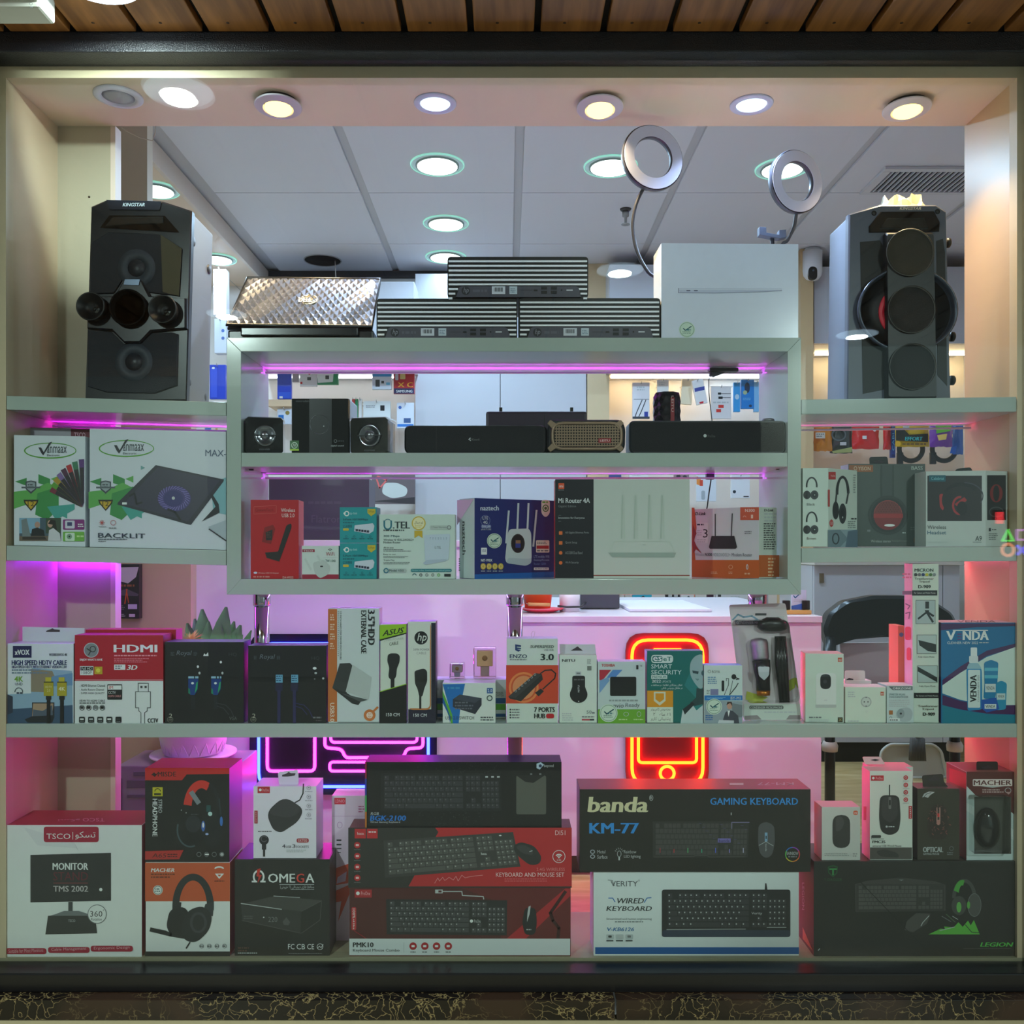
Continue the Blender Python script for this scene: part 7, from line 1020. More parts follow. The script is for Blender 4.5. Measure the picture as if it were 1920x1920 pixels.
for cx, cy in ((361, 466), (353, 722)): th.add('side_foot', L(MB().lathe(Vector((X(cx - 6, y0 + .03), y0 + .14, Z(cy, y0))), (1, 0, 0), [(.011, 0), (.011, .008), (.008, .01)], 14)), M((70, 72, 80), .4))
p = Print((0, y0 - .003, 0), (0, -1, 0)); p.draw([('t', 230, 380.5, 271, 387, 'KINGSTAR', (214, 226, 236), {'b': .03, 's': .25})]); p.build(th)
# ================================================================== speaker with three drivers (right)
zz = zR1 + .0035
th = Thing('party_speaker', 'tall black speaker with three round drivers on the upper right shelf', 'speaker', (X(1690, .04), .08, zz))
y0 = .04; dz = zz - Z(747, y0)
th.add('cabinet', L(MB().prism([(1596, 398), (1652, 382), (1754, 382), (1773, 393), (1781, 747), (1591, 747)], y0 + .015, y0 + .15)), M((104, 112, 130), .45, noise=.06, scale=200), bevel=.003)
th.add('front_frame', L(MB().prism([(1592, 397), (1650, 380), (1756, 380), (1775, 392), (1783, 747), (1589, 747)], y0, y0 + .02, .004)), M((78, 82, 96), .38))
for pts in ([(1613, 450), (1650, 447), (1657, 460), (1660, 500), (1662, 700), (1657, 727), (1618, 735)], [(1756, 448), (1768, 444), (1772, 470), (1776, 720), (1758, 700)]):
    th.add('side_pocket', L(MB().prism(pts, y0 - .001, y0 + .004)), M((9, 10, 12), .5))
th.add('centre_column', L(MB().prism(rpath([(1662, 430), (1752, 430), (1758, 745), (1665, 745)], 4, 2, True), y0 - .02, y0 + .002, .006)), M((22, 23, 27), .4))
c = P(1697, 580, y0)
th.add('woofer_ring', L(MB().lathe(c, (0, -1, 0), [(U(94), -.002), (U(95), .016), (U(92), .018), (U(88), .012), (U(86), .001), (U(60), .0002)], 48, (1, .86))), M((70, 76, 90), .25, metal=.4))
th.add('woofer_cone', L(MB().lathe(c, (0, -1, 0), [(U(87), .0015), (U(60), .003), (U(58), .006), (U(40), .004)], 40, (1, .86))), M((16, 16, 19), .5))
th.add('woofer_accent', L(MB().ring(P(1697, 582, y0 - .006), (0, 1, 0), U(45), U(6), 36, 8, .3)), M((214, 30, 54), .4))
for cx, cy, r in ((1706, 470, 45), (1709, 577, 45), (1711, 684, 44)):
    d_ = th.add('driver', L(MB().lathe(P(cx, cy, y0 - .02), (0, -1, 0), [(U(r), 0), (U(r), .004), (U(r - 2), .005), (U(r - 4), .003), (U(r * .6), .0028), (0, .0012)], 40)), M((30, 30, 30) if cy > 500 else (50, 48, 38), .5, bump=.7, scale=1300))
    th.add('driver_rim', L(MB().ring(P(cx, cy, y0 - .0245), (0, 1, 0), U(r - 1), .0009, 40, 6)), M((84, 84, 80), .3), d_)
th.add('light_bar', L(MB().prism([(1652, 393), (1752, 392), (1763, 412), (1762, 430), (1630, 432), (1630, 420)], y0 - .004, y0 + .002, .002)), M((16, 16, 18), .1, coat=.8))
th.add('light_bar_film', L(MB().prism([(1664, 405), (1735, 405), (1742, 424), (1650, 424)], y0 - .008, y0 - .004, .002)), glass_mat(.15, (.9, .93, .9), 1.5, boost=2))
for cx, cy in ((1639, 396), (1758, 393)): th.add('screw', L(MB().lathe(P(cx, cy, y0 - .0005), (0, -1, 0), [(U(5), 0), (U(4), .001), (0, .0006)], 12)), M((10, 10, 12), .4))
for cx, cy in ((1778, 438), (1786, 618), (1786, 702)): th.add('side_foot', L(MB().lathe(Vector((X(cx - 4, y0 + .05), y0 + .05, Z(cy, y0))), (1, 0, 0), [(.011, 0), (.011, .007), (.008, .009)], 14)), M((22, 22, 24), .4))
p = Print((0, y0 - .0005, 0), (0, -1, 0)); p.draw([('t', 1687, 388, 1727, 393.5, 'KINGSTAR', (226, 214, 190), {'b': .03, 's': .25})]); p.build(th)
ztop = Z(380, y0) + dz; rnd = random.Random(5)
mb = MB(); n = 12; m_ = 6; vs = []; fs = []
for j in range(m_ + 1):
    for i in range(n + 1):
        u = i / n; v = j / m_; e = min(u, 1 - u, .18) / .18 * min(v, 1 - v, .3) / .3
        vs.append((X(1648 + 90 * u, .09) + rnd.uniform(-1, 1) * .003, .06 + .07 * v, ztop + .0012 + e * (.026 + rnd.uniform(-.008, .016)) + (.012 * max(0, .25 - u) * 4 * (v > .3) * e)))
for j in range(m_):
    for i in range(n): fs.append((j * (n + 1) + i, j * (n + 1) + i + 1, (j + 1) * (n + 1) + i + 1, (j + 1) * (n + 1) + i))
single('plastic_bag', mb.add(vs, fs), M((176, 168, 140), .25, spec=.8), 'crumpled clear plastic bag lying on top of the three driver speaker', 'bag')
# ================================================================== on top of the display frame
zt = zF0 + .0005
th = Thing('laptop', 'closed-back laptop opened like a tent, silver lid with a hammered basket pattern', 'laptop', (X(565, .06), .06, zt))
a, b = P(427, 633, .02), P(700, 633, .02); hb = U(22, .02)
th.add('base', MB().box((a.x, .02, zt), (b.x, .17, zt + hb * .82)), M((16, 16, 19), .25), bevel=.004)
th.add('hinge', MB().box((X(452, .017), .012, zt + .006), (X(672, .017), .03, zt + hb)), M((24, 24, 28), .2), bevel=.003)
# lid leans back over the base
yl0, yl1 = .022, .16; z0_ = zt + hb; z1_ = None
tl_, tr_, br_, bl_ = P(464, 521, yl1), P(713, 523, yl1), P(697, 612, yl0), P(425, 609, yl0)
mb = MB(); nx, nz = 36, 14; vs = []; fs = []
for j in range(nz + 1):
    for i in range(nx + 1):
        u = i / nx; v = j / nz; q_ = (bl_ * (1 - u) + br_ * u) * (1 - v) + (tl_ * (1 - u) + tr_ * u) * v
        edge = i in (0, nx) or j in (0, nz)
        w = 0 if edge else (.0042 * ((i + j) % 2)) + .0012 * ((i * 7 + j * 13) % 5) / 5
        vs.append(q_ + Vector((0, -w * .6, w)))
for j in range(nz):
    for i in range(nx):
        k = j * (nx + 1) + i
        fs += [(k, k + 1, k + nx + 2), (k, k + nx + 2, k + nx + 1)] if (i + j) % 2 else [(k, k + 1, k + nx + 1), (k + 1, k + nx + 2, k + nx + 1)]
th.add('lid', mb.add(vs, fs), M((168, 170, 176), .22, metal=.85))
ed = MB().tube([bl_, br_, tr_, tl_], .0035, 8, True); th.add('lid_edge', ed, M((30, 30, 34), .3))
und = [p + Vector((0, .004, -.006)) for p in (bl_, br_, tr_, tl_)]; th.add('screen_back', MB().add(und + [p + Vector((0, .003, -.004)) for p in und], [(0, 1, 2, 3), (7, 6, 5, 4), (0, 4, 5, 1), (1, 5, 6, 2), (2, 6, 7, 3), (3, 7, 4, 0)]), M((20, 20, 24), .4))
nl = (br_ - bl_).cross(tl_ - bl_).normalized(); nl = nl if nl.y < 0 else -nl
cc = bl_ * .25 + br_ * .25 + tl_ * .25 + tr_ * .25 + Vector((.005, 0, 0))
lg = th.add('badge', MB().lathe(cc + nl * .002, nl, [(U(17), 0), (U(17), .002), (0, .0022)], 28, (1, 1)), M((150, 140, 116), .35, metal=.6))
th.add('badge_rim', MB().ring(cc + nl * .0042, nl, U(16.5), .0008, 28, 6), M((230, 226, 210), .2, metal=.9), lg)
p = Print(cc + nl * .0045, nl); p.draw([('t', 560, 558, 585, 566, 'DELL', (236, 230, 214), {'b': .03})]); p.build(th)
def desktop(lab, x0, y0, x1, y1, z, y=.012):
    th = Thing('desktop_computer', lab, 'computer', (X((x0 + x1) / 2, y), y, z), 'striped small desktop computers'); H = U(y1 - y0, y); w = U(x1 - x0, y); ax = X(x0, y)
    q = lambda u, v: (x0 + u * (x1 - x0), y1 - v * (y1 - y0)); dz = z - Z(y1, y)
    def LL(mb): mb.v = [(v[0], v[1], v[2] + dz) for v in mb.v]; return mb
    th.add('case', LL(MB().prism(rrect(x0, y0, x1, y1, 7, 4), y + .003, y + .17)), M((15, 15, 18), .3))
    th.add('bezel', LL(MB().prism(rrect(x0, y0, x1, y1, 7, 4), y, y + .004)), M((12, 12, 15), .4))
    for i in range(9):
        v = .895 - i * .113; x_a, x_b = .008, .992
        segs = [(x_a, x_b)] if i < 6 else [(x_a, .075 - (i - 6) * .02), (.925 + (i - 6) * .02, x_b)]
        for u0, u1 in segs:
            (xa, ya), (xb, yb) = q(u0, v + .022), q(u1, v - .022)
            m = MB().prism([(xa, ya), (xb, ya), (xb, yb), (xa, yb)], y - .003, y + .001); th.add('grille_slat', LL(m), M((250, 250, 255), .35))  # near white stands in for spotlight glints on the slats
    pan = [q(.06, .02), q(.085, .26), q(.1, .285), q(.91, .285), q(.93, .26), q(.95, .02)]
    th.add('port_panel', LL(MB().prism(pan, y - .004, y + .001)), M((78, 76, 88), .4))
    p = Print((0, y - .004, 0), (0, -1, 0)); W = x1 - x0; Hh = y1 - y0; f = lambda u: x0 + u * W; g = lambda v: y1 - v * Hh
    it = [('e', f(.13), g(.14), 8, 8, (36, 36, 42)), ('t', f(.13) - 5, g(.14) - 6, f(.13) + 4.5, g(.14) + 6, 'hp', (140, 140, 150), {'b': -.01, 's': .2}), ('d', f(.18), g(.17), f(.28), g(.11), 1, (96, 94, 106)), ('r', f(.315), g(.25), f(.41), g(.06), (214, 216, 226)), ('d', f(.385), g(.12), f(.33), g(.1), 1, 'dg'), ('r', f(.44), g(.25), f(.495), g(.06), (196, 206, 216)), ('d', f(.447), g(.2), f(.49), g(.1), 3, (110, 130, 150)), ('r', f(.52), g(.16), f(.6), g(.15), (50, 50, 58)), ('r', f(.613), g(.17), f(.64), g(.13), 'k', 1), ('r', f(.665), g(.24), f(.707), g(.17), 'k'), ('r', f(.665), g(.14), f(.707), g(.07), 'k'), ('r', f(.735), g(.24), f(.777), g(.17), 'k'), ('r', f(.735), g(.14), f(.777), g(.07), 'k'), ('e', f(.81), g(.155), 1.6, 1.6, 'k'), ('r', f(.845), g(.17), f(.89), g(.14), (206, 206, 214))]
    it += [('r', f(.33) + i * 1.9, g(.22), f(.33) + i * 1.9 + (1.2 if i % 3 else .7), g(.12), (60, 60, 64)) for i in range(9)]
    p.draw(it); p.build(th); th.ztop = z + H
    return th
t1 = desktop('striped black desktop computer, lower left of the three, beside the laptop', 706, 559, 970, 634, zt)
t2 = desktop('striped black desktop computer, lower right of the three, beside the white laptop carton', 973, 558, 1238, 634, zt)
desktop('striped black desktop computer stacked on top of the two others', 839, 479, 1103, 556, max(t1.ztop, t2.ztop) + .0005)
pr = [('p', [(1272, 540.5), (1466, 540.5), (1466, 545), (1430, 547), (1340, 549), (1274, 548.5)], (196, 200, 222)), ('p', [(1272, 542), (1466, 541.5), (1465, 543), (1275, 543)], (228, 230, 240)), ('l', [(1272, 548.5), (1340, 549.5), (1430, 547), (1466, 545)], .8, (120, 120, 150)), ('r', 1287, 544, 1294.5, 546, (90, 90, 116), 1), ('r', 1301, 544, 1308.5, 546, (90, 90, 116), 1), ('l', [(1272, 540.5), (1272, 549)], 1, (110, 110, 140))] + mark(1288, 618, 15)
carton('laptop_box', 'large white carton printed with a thin laptop seen edge-on', 'box', B(1240, 454, 1497, 633), zt, .012, .09, (226, 230, 246), (240, 232, 214), None, pr, ya=.012, yb=.02, rough=.2)  # front tinted blue in place of the cool spotlight's light
# ring lights on goosenecks, clamped behind the carton
def ring_light(lab, cx, cy, rx, ry, tilt, goose, y):
    base = Vector((P(*goose[-1], y).x, y, zt)); th = Thing('ring_light', lab, 'lamp', base, 'ring lights on goosenecks')
    c = P(cx, cy, y); R = U(ry / 1.2, y); ax = Vector(tilt).normalized()
    th.add('housing', MB().lathe(c, ax, [(R * 1.2, 0), (R * 1.22, .004), (R * 1.2, .014), (R * .76, .014), (R * .74, .004), (R * .76, 0)], 40), M((60, 62, 74), .35))
    dprof = [(R * 1.17, -.0006), (R * 1.17, -.002), (R * .77, -.002), (R * .77, -.0006)]
    a_ = ax; u = Vector((1, 0, 0)); u = (u - a_ * u.dot(a_)).normalized(); w = a_.cross(u); vs = []; fs = []; n = 40
    hs = [o for o in th.o.children if o.name.startswith('housing')][0]
    me = hs.data; bm = bmesh.new(); bm.from_mesh(me)
    big = [f for f in bm.faces if len(f.verts) > 8]; bmesh.ops.delete(bm, geom=big, context='FACES'); bm.to_mesh(me); bm.free()
    for r_, d_ in dprof:
        for i in range(n):
            t_ = 2 * math.pi * i / n; vs.append(c + a_ * d_ + u * (r_ * math.cos(t_)) + w * (r_ * math.sin(t_)))
    for k in range(3):
        for i in range(n): j = (i + 1) % n; fs.append((k * n + i, k * n + j, (k + 1) * n + j, (k + 1) * n + i))
    th.add('diffuser', MB().add(vs, fs), M((200, 202, 228), .9, spec=.1))
    pts = [P(px, py, y + .012) for px, py in goose]; pts[-1].z = zt + .001
    sm = []
    for i in range(len(pts) - 1):
        p0 = pts[max(i - 1, 0)]; p1 = pts[i]; p2 = pts[i + 1]; p3 = pts[min(i + 2, len(pts) - 1)]
        for k in range(6):
            t_ = k / 6; sm.append(.5 * ((2 * p1) + (p2 - p0) * t_ + (2 * p0 - 5 * p1 + 4 * p2 - p3) * t_ ** 2 + (3 * p1 - p0 - 3 * p2 + p3) * t_ ** 3))
    th.add('gooseneck', MB().tube(sm + [pts[-1]], .0042, 10), M((66, 68, 78), .35, metal=.3))
    th.add('foot', MB().lathe((pts[-1].x, pts[-1].y, zt), (0, 0, 1), [(.02, 0), (.02, .006), (.006, .01)], 20), M((40, 40, 46), .4))
    return th
ring_light('ring light with thin white ring, the taller one left of the white laptop carton', 1225, 295, 52, 61, (-.28, .96, -.02), [(1207, 352), (1192, 385), (1186, 425), (1194, 470), (1215, 510), (1245, 540), (1262, 633)], .155)
th = ring_light('ring light with thin white ring, the shorter one with a phone clamp', 1495, 340, 46, 58, (-.36, .93, .03), [(1493, 399), (1489, 425), (1477, 450), (1462, 480), (1450, 633)], .155)
o = th.add('phone_clamp', MB().prism([(1424, 440), (1424, 425), (1437, 426), (1437, 436), (1461, 440), (1461, 431), (1474, 430), (1475, 444), (1462, 447)], .15, .17), M((66, 74, 96), .4), bevel=.001)
th.add('clamp_stem', MB().tube([P(1447, 440, .16), P(1449, 470, .16), P(1450, 520, .167)], .005, 8), M((40, 44, 56), .4), o)
# ================================================================== counter with neon signs
ZC1 = Z(1013, .68); ZC2 = CZ - .202
cw = M((228, 222, 232), .25, noise=.02, scale=20)
th = Thing('shop_counter', 'high white counter behind the left half of the window, carrying the charcoal carton', 'counter', (X(660, .65), .87, FL))
th.add('front_panel', MB().box((X(359, .645), .645, FL + .06), (X(962, .645), .665, ZC1 - .02)), cw, bevel=.001)
th.add('carcass', MB().box((X(359, .645) + .01, .668, FL + .06), (X(962, .645) - .002, 1.05, ZC1 - .021)), cw)
th.add('worktop', MB().box((X(358, .645), .64, ZC1 - .019), (X(963, .645), 1.08, ZC1)), cw, bevel=.002)
th.add('plinth', MB().box((X(365, .645), .68, FL), (X(955, .645), 1.03, FL + .058)), M((60, 48, 52), .5))
th = Thing('shop_counter', 'low white counter with the orange phone sign, reaching to the black chair', 'counter', (X(1250, .65), 1.1, FL))
th.add('front_panel', MB().box((X(965, .645), .645, FL + .06), (X(1540, .645), .665, ZC2 - .02)), cw, bevel=.001)
th.add('carcass', MB().box((X(966, .645), .668, FL + .06), (X(1539, .645), 1.55, ZC2 - .021)), cw)
th.add('worktop', MB().box((X(964.5, .645), .64, ZC2 - .019), (X(1541, .645), 1.6, ZC2)), cw, bevel=.002)
th.add('plinth', MB().box((X(970, .645), .68, FL), (X(1535, .645), 1.5, FL + .058)), M((60, 48, 52), .5))
def neon(th, pts, y, r, rgb, closed=True, name='neon_tube', rad=8):
    q = rpath(pts, rad, 5, closed); th.add(name, MB().tube([P(a, b, y) for a, b in q], r, 8, closed), EM([c * NEON for c in rgb], 'neon'))
NB, NP, NO = (.40, .70, 20.0), (26.0, .28, 15.0), (26.0, .85, .06)
YN = .628
th = Thing('neon_sign', 'neon sign of a blue frame with pink computer outlines on the high counter', 'sign', P(643, 1482, YN))
th.add('backing_panel', MB().prism(rrect(468, 1189, 819, 1490, 26), YN + .004, YN + .012), M((22, 16, 40), .2))
neon(th, [(485, 1207), (803, 1207), (803, 1475), (485, 1475)], YN, .0042, NB, True, 'blue_tube', 26)
neon(th, [(501, 1240), (590, 1240), (590, 1446), (501, 1446)], YN, .004, NP, True, 'pink_tube', 10)
neon(th, [(609, 1238), (793, 1238), (793, 1402), (762, 1404), (757, 1420), (647, 1421), (641, 1405), (609, 1402)], YN, .004, NP, True, 'pink_tube', 8)
neon(th, [(620, 1250), (782, 1250), (782, 1392), (620, 1392)], YN, .0036, NP, True, 'pink_tube', 8)
neon(th, [(618, 1429), (788, 1429), (788, 1446), (618, 1446)], YN, .0036, NP, True, 'pink_tube', 7)
th = Thing('neon_sign', 'neon sign of an orange phone outline on the low counter', 'sign', P(1251, 1475, YN))
th.add('backing_panel', MB().prism(rrect(1173, 1187, 1329, 1482, 34), YN + .004, YN + .012), M((120, 22, 20), .3))  # red glow of the tubes is put into the dark panel's colour
neon(th, [(1185, 1200), (1318, 1200), (1318, 1470), (1185, 1470)], YN, .0046, NO, True, 'orange_tube', 30)
neon(th, [(1197, 1243), (1306, 1243), (1306, 1430), (1197, 1430)], YN, .0044, NO, True, 'orange_tube', 8)
neon(th, [(1226, 1218), (1277, 1218)], YN, .0044, NO, False, 'orange_tube')
th.add('orange_tube', MB().ring(P(1251, 1450, YN), (0, 1, 0), U(13, YN), .0044, 28, 8), EM([c * NEON for c in NO], 'neon'))
# ------------------------------------------------------------------ on the low counter
def onc(y): return ZC2 + .0006
th = Thing('bucket', 'orange plastic bucket with a wooden grip, on the low counter', 'bucket', (X(1010, .78), .78, onc(0)))
c = (X(1008, .8), .8, onc(0) + .012); R = U(30, .8)
th.add('pail', MB().lathe(c, (0, 0, 1), [(R * .8, 0), (R * 1.12, .11), (R * 1.16, .112), (R * 1.04, .11), (R * .72, .01), (0, .01)], 28), M((236, 96, 40), .35))
th.add('grip', MB().tube([P(990, 1133, .74), P(1031, 1134, .74)], .0055, 10), M((206, 150, 90), .5))
th.add('bail', MB().tube([P(984, 1124, .76), P(986, 1131, .745), P(990, 1133, .74)], .0012, 6), M((150, 150, 150), .3, metal=1))
single('tray', MB().lathe((X(1015, .8), .8, onc(0)), (0, 0, 1), [(.04, 0), (.066, .009), (.068, .011), (.062, .0095), (.04, .0035), (0, .0035)], 32), M((236, 50, 80), .3), 'round pink-red tray under the orange bucket', 'tray')
th = Thing('cup', 'white cylinder cup between the orange bucket and the grey projector', 'cup', (X(1068, .83), .83, onc(0)))
th.add('body', MB().lathe((X(1068, .83), .83, onc(0)), (0, 0, 1), [(U(19, .8), 0), (U(20, .8), .07), (U(18, .8), .068), (U(17, .8), .01), (0, .01)], 28), M((224, 220, 228), .3))
th = Thing('receipt_printer', 'white and dark grey box-shaped printer with a black cable, on the low counter', 'printer', (X(1125, .98), .98, onc(0)))
th.add('base', MB().box((X(1088, .92), .92, onc(0) + .002), (X(1162, .92), 1.08, onc(0) + .05)), M((70, 74, 80), .4), bevel=.004)
th.add('lid', MB().box((X(1088, .92), .92, onc(0) + .051), (X(1163, .92), 1.08, onc(0) + .085)), M((220, 218, 228), .35), bevel=.005)
th.add('cable', MB().tube([Vector((X(1046, .74), .74, onc(0) + .022)), Vector((X(1062, .725), .725, onc(0) + .02)), Vector((X(1090, .76), .76, onc(0) + .018)), Vector((X(1098, .915), .915, onc(0) + .02))], .003, 8), M((24, 24, 26), .4))
single('paper_stack', MB().prism([(1165, 1150), (1180, 1140), (1310, 1140), (1345, 1150)], .72, 1.1).box((X(1180, .8), .8, onc(0)), (X(1330, .8), 1.2, onc(0) + .004)) if 0 else MB().box((X(1180, .8), .8, onc(0)), (X(1335, .8), 1.25, onc(0) + .009)), M((226, 226, 234), .5), 'flat stack of white paper on the low counter', 'paper', bevel=.003)
th = Thing('card_holder', 'small card stand with a blue and white card on an ochre base', 'card stand', (X(1490, .72), .74, onc(0)))
th.add('base', MB().box((X(1455, .70), .70, onc(0)), (X(1522, .70), .76, onc(0) + .012)), M((206, 160, 84), .5), bevel=.002)
th.add('card', MB().box((X(1484, .725), .725, onc(0) + .0125), (X(1512, .725), .73, onc(0) + .07)), M((206, 216, 236), .4))
for xx in (1468, 1505): th.add('clip', MB().box((X(xx, .712), .712, onc(0) + .0125), (X(xx + 14, .712), .722, onc(0) + .04)), M((22, 24, 22), .4), bevel=.002)
p = Print((0, .725, 0), (0, -1, 0)); p.draw([('p', [(1484, 1136), (1512, 1130), (1512, 1146), (1484, 1146)], (60, 110, 200)), ('l', [(1488, 1117), (1491, 1121), (1500, 1113)], 2, (40, 110, 150)), ('d', 1488, 1124, 1508, 1128, 2, 'lg')]); p.build(th)
# ------------------------------------------------------------------ plant, pot, computer tower on the left
ZP = Z(1432, .42)
th = Thing('computer_tower', 'grey computer tower in the dark under the long shelf, below the plant pot', 'computer', (X(330, .45), .47, FL))
th.add('case', MB().box((X(219, .40), .40, FL + .006), (X(445, .40), .585, ZP - .001)), M((150, 140, 156), .4), bevel=.003)
for i, (xa, ya, xb, yb) in enumerate(((250, 1447, 275, 1455), (238, 1463, 275, 1478), (238, 1490, 275, 1496))):
    th.add('drive_bay', MB().pbox(xa, ya, xb, yb, .398, .402), M((110, 100, 120), .4), bevel=.001)
th.add('vent_edge', MB().pbox(219, 1460, 228, 1525, .397, .401), M((50, 44, 58), .4))
for xx in (240, 420): th.add('foot', MB().box((X(xx, .42), .42, FL), (X(xx + 14, .42), .57, FL + .006)), M((20, 20, 20), .6))
th = Thing('potted_plant', 'leafy plant in a white lattice pot, behind the black cable cartons', 'plant', (X(365, .48), .48, ZP))
c = Vector((X(362, .48), .485, ZP)); R = U(78, .48); hp_ = .15
th.add('saucer', MB().lathe(c, (0, 0, 1), [(R * .8, 0), (R * 1.0, .012), (R * 1.0, .016), (R * .8, .012)], 36), M((236, 226, 240), .35))
pot = th.add('pot', MB().lathe(c + Vector((0, 0, .0165)), (0, 0, 1), [(R * .66, 0), (R * .78, .04), (R * .86, .10), (R * .9, hp_), (R * .84, hp_), (R * .8, hp_ - .015), (0, hp_ - .015)], 36), M((236, 226, 240), .35))
lat = MB()
for s in (-1, 1):
    for i in range(18):
        a0 = 2 * math.pi * i / 18; pts = []
        for k in range(6):
            t_ = k / 5; rr = R * (.68 + .2 * t_ ** .7) * 1.005; a_ = a0 + s * t_ * .7; pts.append(c + Vector((rr * math.cos(a_), rr * math.sin(a_), .0175 + t_ * (hp_ - .012))))
        lat.tube(pts, .0016, 4)
o = th.add('lattice_relief', lat, M((240, 230, 244), .35), pot); o['kind'] = 'stuff'
soil = c + Vector((0, 0, hp_ + .005)); leafm = M((88, 158, 78), .35, noise=.2, scale=30)
def leaf(base, tip, w, mat, bend=.02, name='leaf'):
    base = Vector(base); tip = Vector(tip); d = tip - base; sd = d.cross(Vector((0, 1, 0))).normalized(); vs = []; fs = []; n = 6
    for i in range(n + 1):
        t_ = i / n; q_ = base + d * t_ + Vector((0, -1, .3)) * bend * math.sin(t_ * math.pi); ww = w * (math.sin(math.pi * min(t_ * .92 + .06, 1)) ** .8) * .5
        vs += [q_ - sd * ww + Vector((0, -.004, 0)), q_ + Vector((0, .002, 0)), q_ + sd * ww + Vector((0, -.004, 0))]
    for i in range(n): k = 3 * i; fs += [(k, k + 1, k + 4, k + 3), (k + 1, k + 2, k + 5, k + 4)]
    th.add(name, MB().add(vs, fs, True), mat)
for bx, tx, ty, w in ((400, 380, 1142, 30), (405, 425, 1138, 30), (398, 352, 1168, 26), (410, 452, 1172, 28), (395, 392, 1165, 26), (412, 440, 1165, 24), (415, 470, 1190, 22), (408, 412, 1160, 26), (418, 472, 1182, 16), (400, 366, 1160, 24), (416, 455, 1190, 20)):
    leaf((X(bx, .44), .45, soil.z - .01), P(tx, ty, .43 + random.uniform(-.02, .03)), U(w * 1.55, .4), leafm)
fl = MB(); fc = P(357, 1200, .34)
for i in range(70):
    a_ = random.uniform(0, math.pi * 2); e_ = random.uniform(.05, 1.2); dv = Vector((math.cos(a_) * math.cos(e_), math.sin(a_) * math.cos(e_), math.sin(e_))) * U(30, .4) * random.uniform(.75, 1); dv.z *= .75
    sd = dv.cross(Vector((.3, .5, .8))).normalized() * .002; fl.add([fc - sd, fc + sd, fc + dv], [(0, 1, 2)])
single('flower', fl, M((236, 206, 130), .5), 'spiky cream yellow flower head beside the plant', 'flower', kind=None)
# box hanging on the peach panel
th = Thing('headset_package', 'dark hanging package with a pale mountain picture, on the beige panel at left', 'package', (X(238, .59), .59, Z(1160, .58)))
th.add('carton', MB().pbox(216.5, 1058, 261, 1160, .575, .597), M((40, 34, 44), .4), bevel=.001)
p = Print((0, .575, 0), (0, -1, 0)); p.draw([('p', [(217, 1064), (260, 1063), (255, 1082), (240, 1094), (226, 1090)], (206, 200, 214)), ('p', [(217, 1110), (237, 1104), (260, 1114), (258, 1118), (217, 1116)], (90, 80, 96)), ('l', [(238, 1105), (234, 1132)], 2, (210, 90, 50)), ('l', [(237, 1105), (241, 1130)], 1.5, (210, 90, 50)), ('r', 240, 1133, 257, 1142, (206, 190, 226)), ('d', 218, 1135, 234, 1143, 3, 'g'), ('d', 218, 1151, 236, 1156, 2, 'lg'), ('r', 242, 1151, 253, 1157, (214, 200, 220)), ('d', 226, 1096, 252, 1100, 1, (150, 90, 60))]); p.build(th)
# ================================================================== back wall
upper = M((194, 194, 200), .3)
def cupboard(lab, x0, y0, x1, y1, ya, yb, splits=(), group='white wall cupboards', handles=()):
    th = Thing('wall_cupboard', lab, 'cupboard', (X((x0 + x1) / 2, ya), (ya + yb) / 2, Z(y1, ya)), group)
    th.add('carcass', MB().box((X(x0, ya), ya + .02, Z(y1, ya)), (X(x1, ya), yb, Z(y0, ya))), upper)
    e = [x0] + list(splits) + [x1]
    for u, v in zip(e, e[1:]): 
        d_ = th.add('door', MB().box((X(u, ya) + .0015, ya, Z(y1, ya)), (X(v, ya) - .0015, ya + .018, Z(y0, ya))), upper, bevel=.0015)
    for hx, hy in handles: th.add('handle', MB().pbox(hx - 4, hy - 9, hx + 4, hy + 9, ya - .008, ya), M((120, 100, 74), .4, metal=.3), bevel=.001)
    return th
YW = WB - .002
cupboard('tall white double-door cupboard in the middle of the back wall', 778, 513, 1100, 1140, 2.48, YW, (938,))
struct('trim_10', MB().box((X(1101, 2.48), 2.47, FL), (X(1142, 2.48), YW, CE - .001)), M((214, 190, 150), .4))
cupboard('white upper cupboard above the pegs of the right hand niche', 1143, 496, 1499, 690, 2.3, YW, (1240,))
struct('trim_11', MB().box((X(1501, 2.25), 2.25, FL), (X(1525, 2.25), YW, CE - .001)), M((206, 176, 132), .4))
cupboard('white upper cupboard behind the speaker with three drivers', 1526, 500, 1850, 644, 2.3, YW, (1700,))
cupboard('white upper cupboard above the pegs behind the laptop', 470, 528, 777, 690, 2.3, YW, (620,))
th = cupboard('low white base cabinet behind the black chair', 1526, 1060, 1800, 1392, 2.0, 2.5, (1768,), 'white wall cupboards', ((1541, 1084),))
th.add('worktop', MB().box((X(1524, 2.0), 1.98, Z(1060, 2.0) + .001), (X(1830, 2.0), 2.5, Z(1056, 2.0) + .012)), M((214, 208, 196), .4), bevel=.002)
th.add('plinth', MB().box((X(1530, 2.0), 2.03, FL), (X(1798, 2.0), 2.45, Z(1392, 2.0) - .001)), M((30, 28, 28), .6))
def wstrip(lab, x0, x1, py, y, col, k):
    th = Thing('led_strip', lab, 'light', (X((x0 + x1) / 2, y), y, Z(py, 2.3) - .007))
    th.add('diodes', MB().box((X(x0, y), y, Z(py, 2.3) - .007), (X(x1, y), y + .02, Z(py, 2.3) - .002)), EM([c * k for c in col]))
wstrip('warm LED strip lighting the right hand peg niche', 1146, 1300, 690, 2.5, (1, .74, .40), 22)
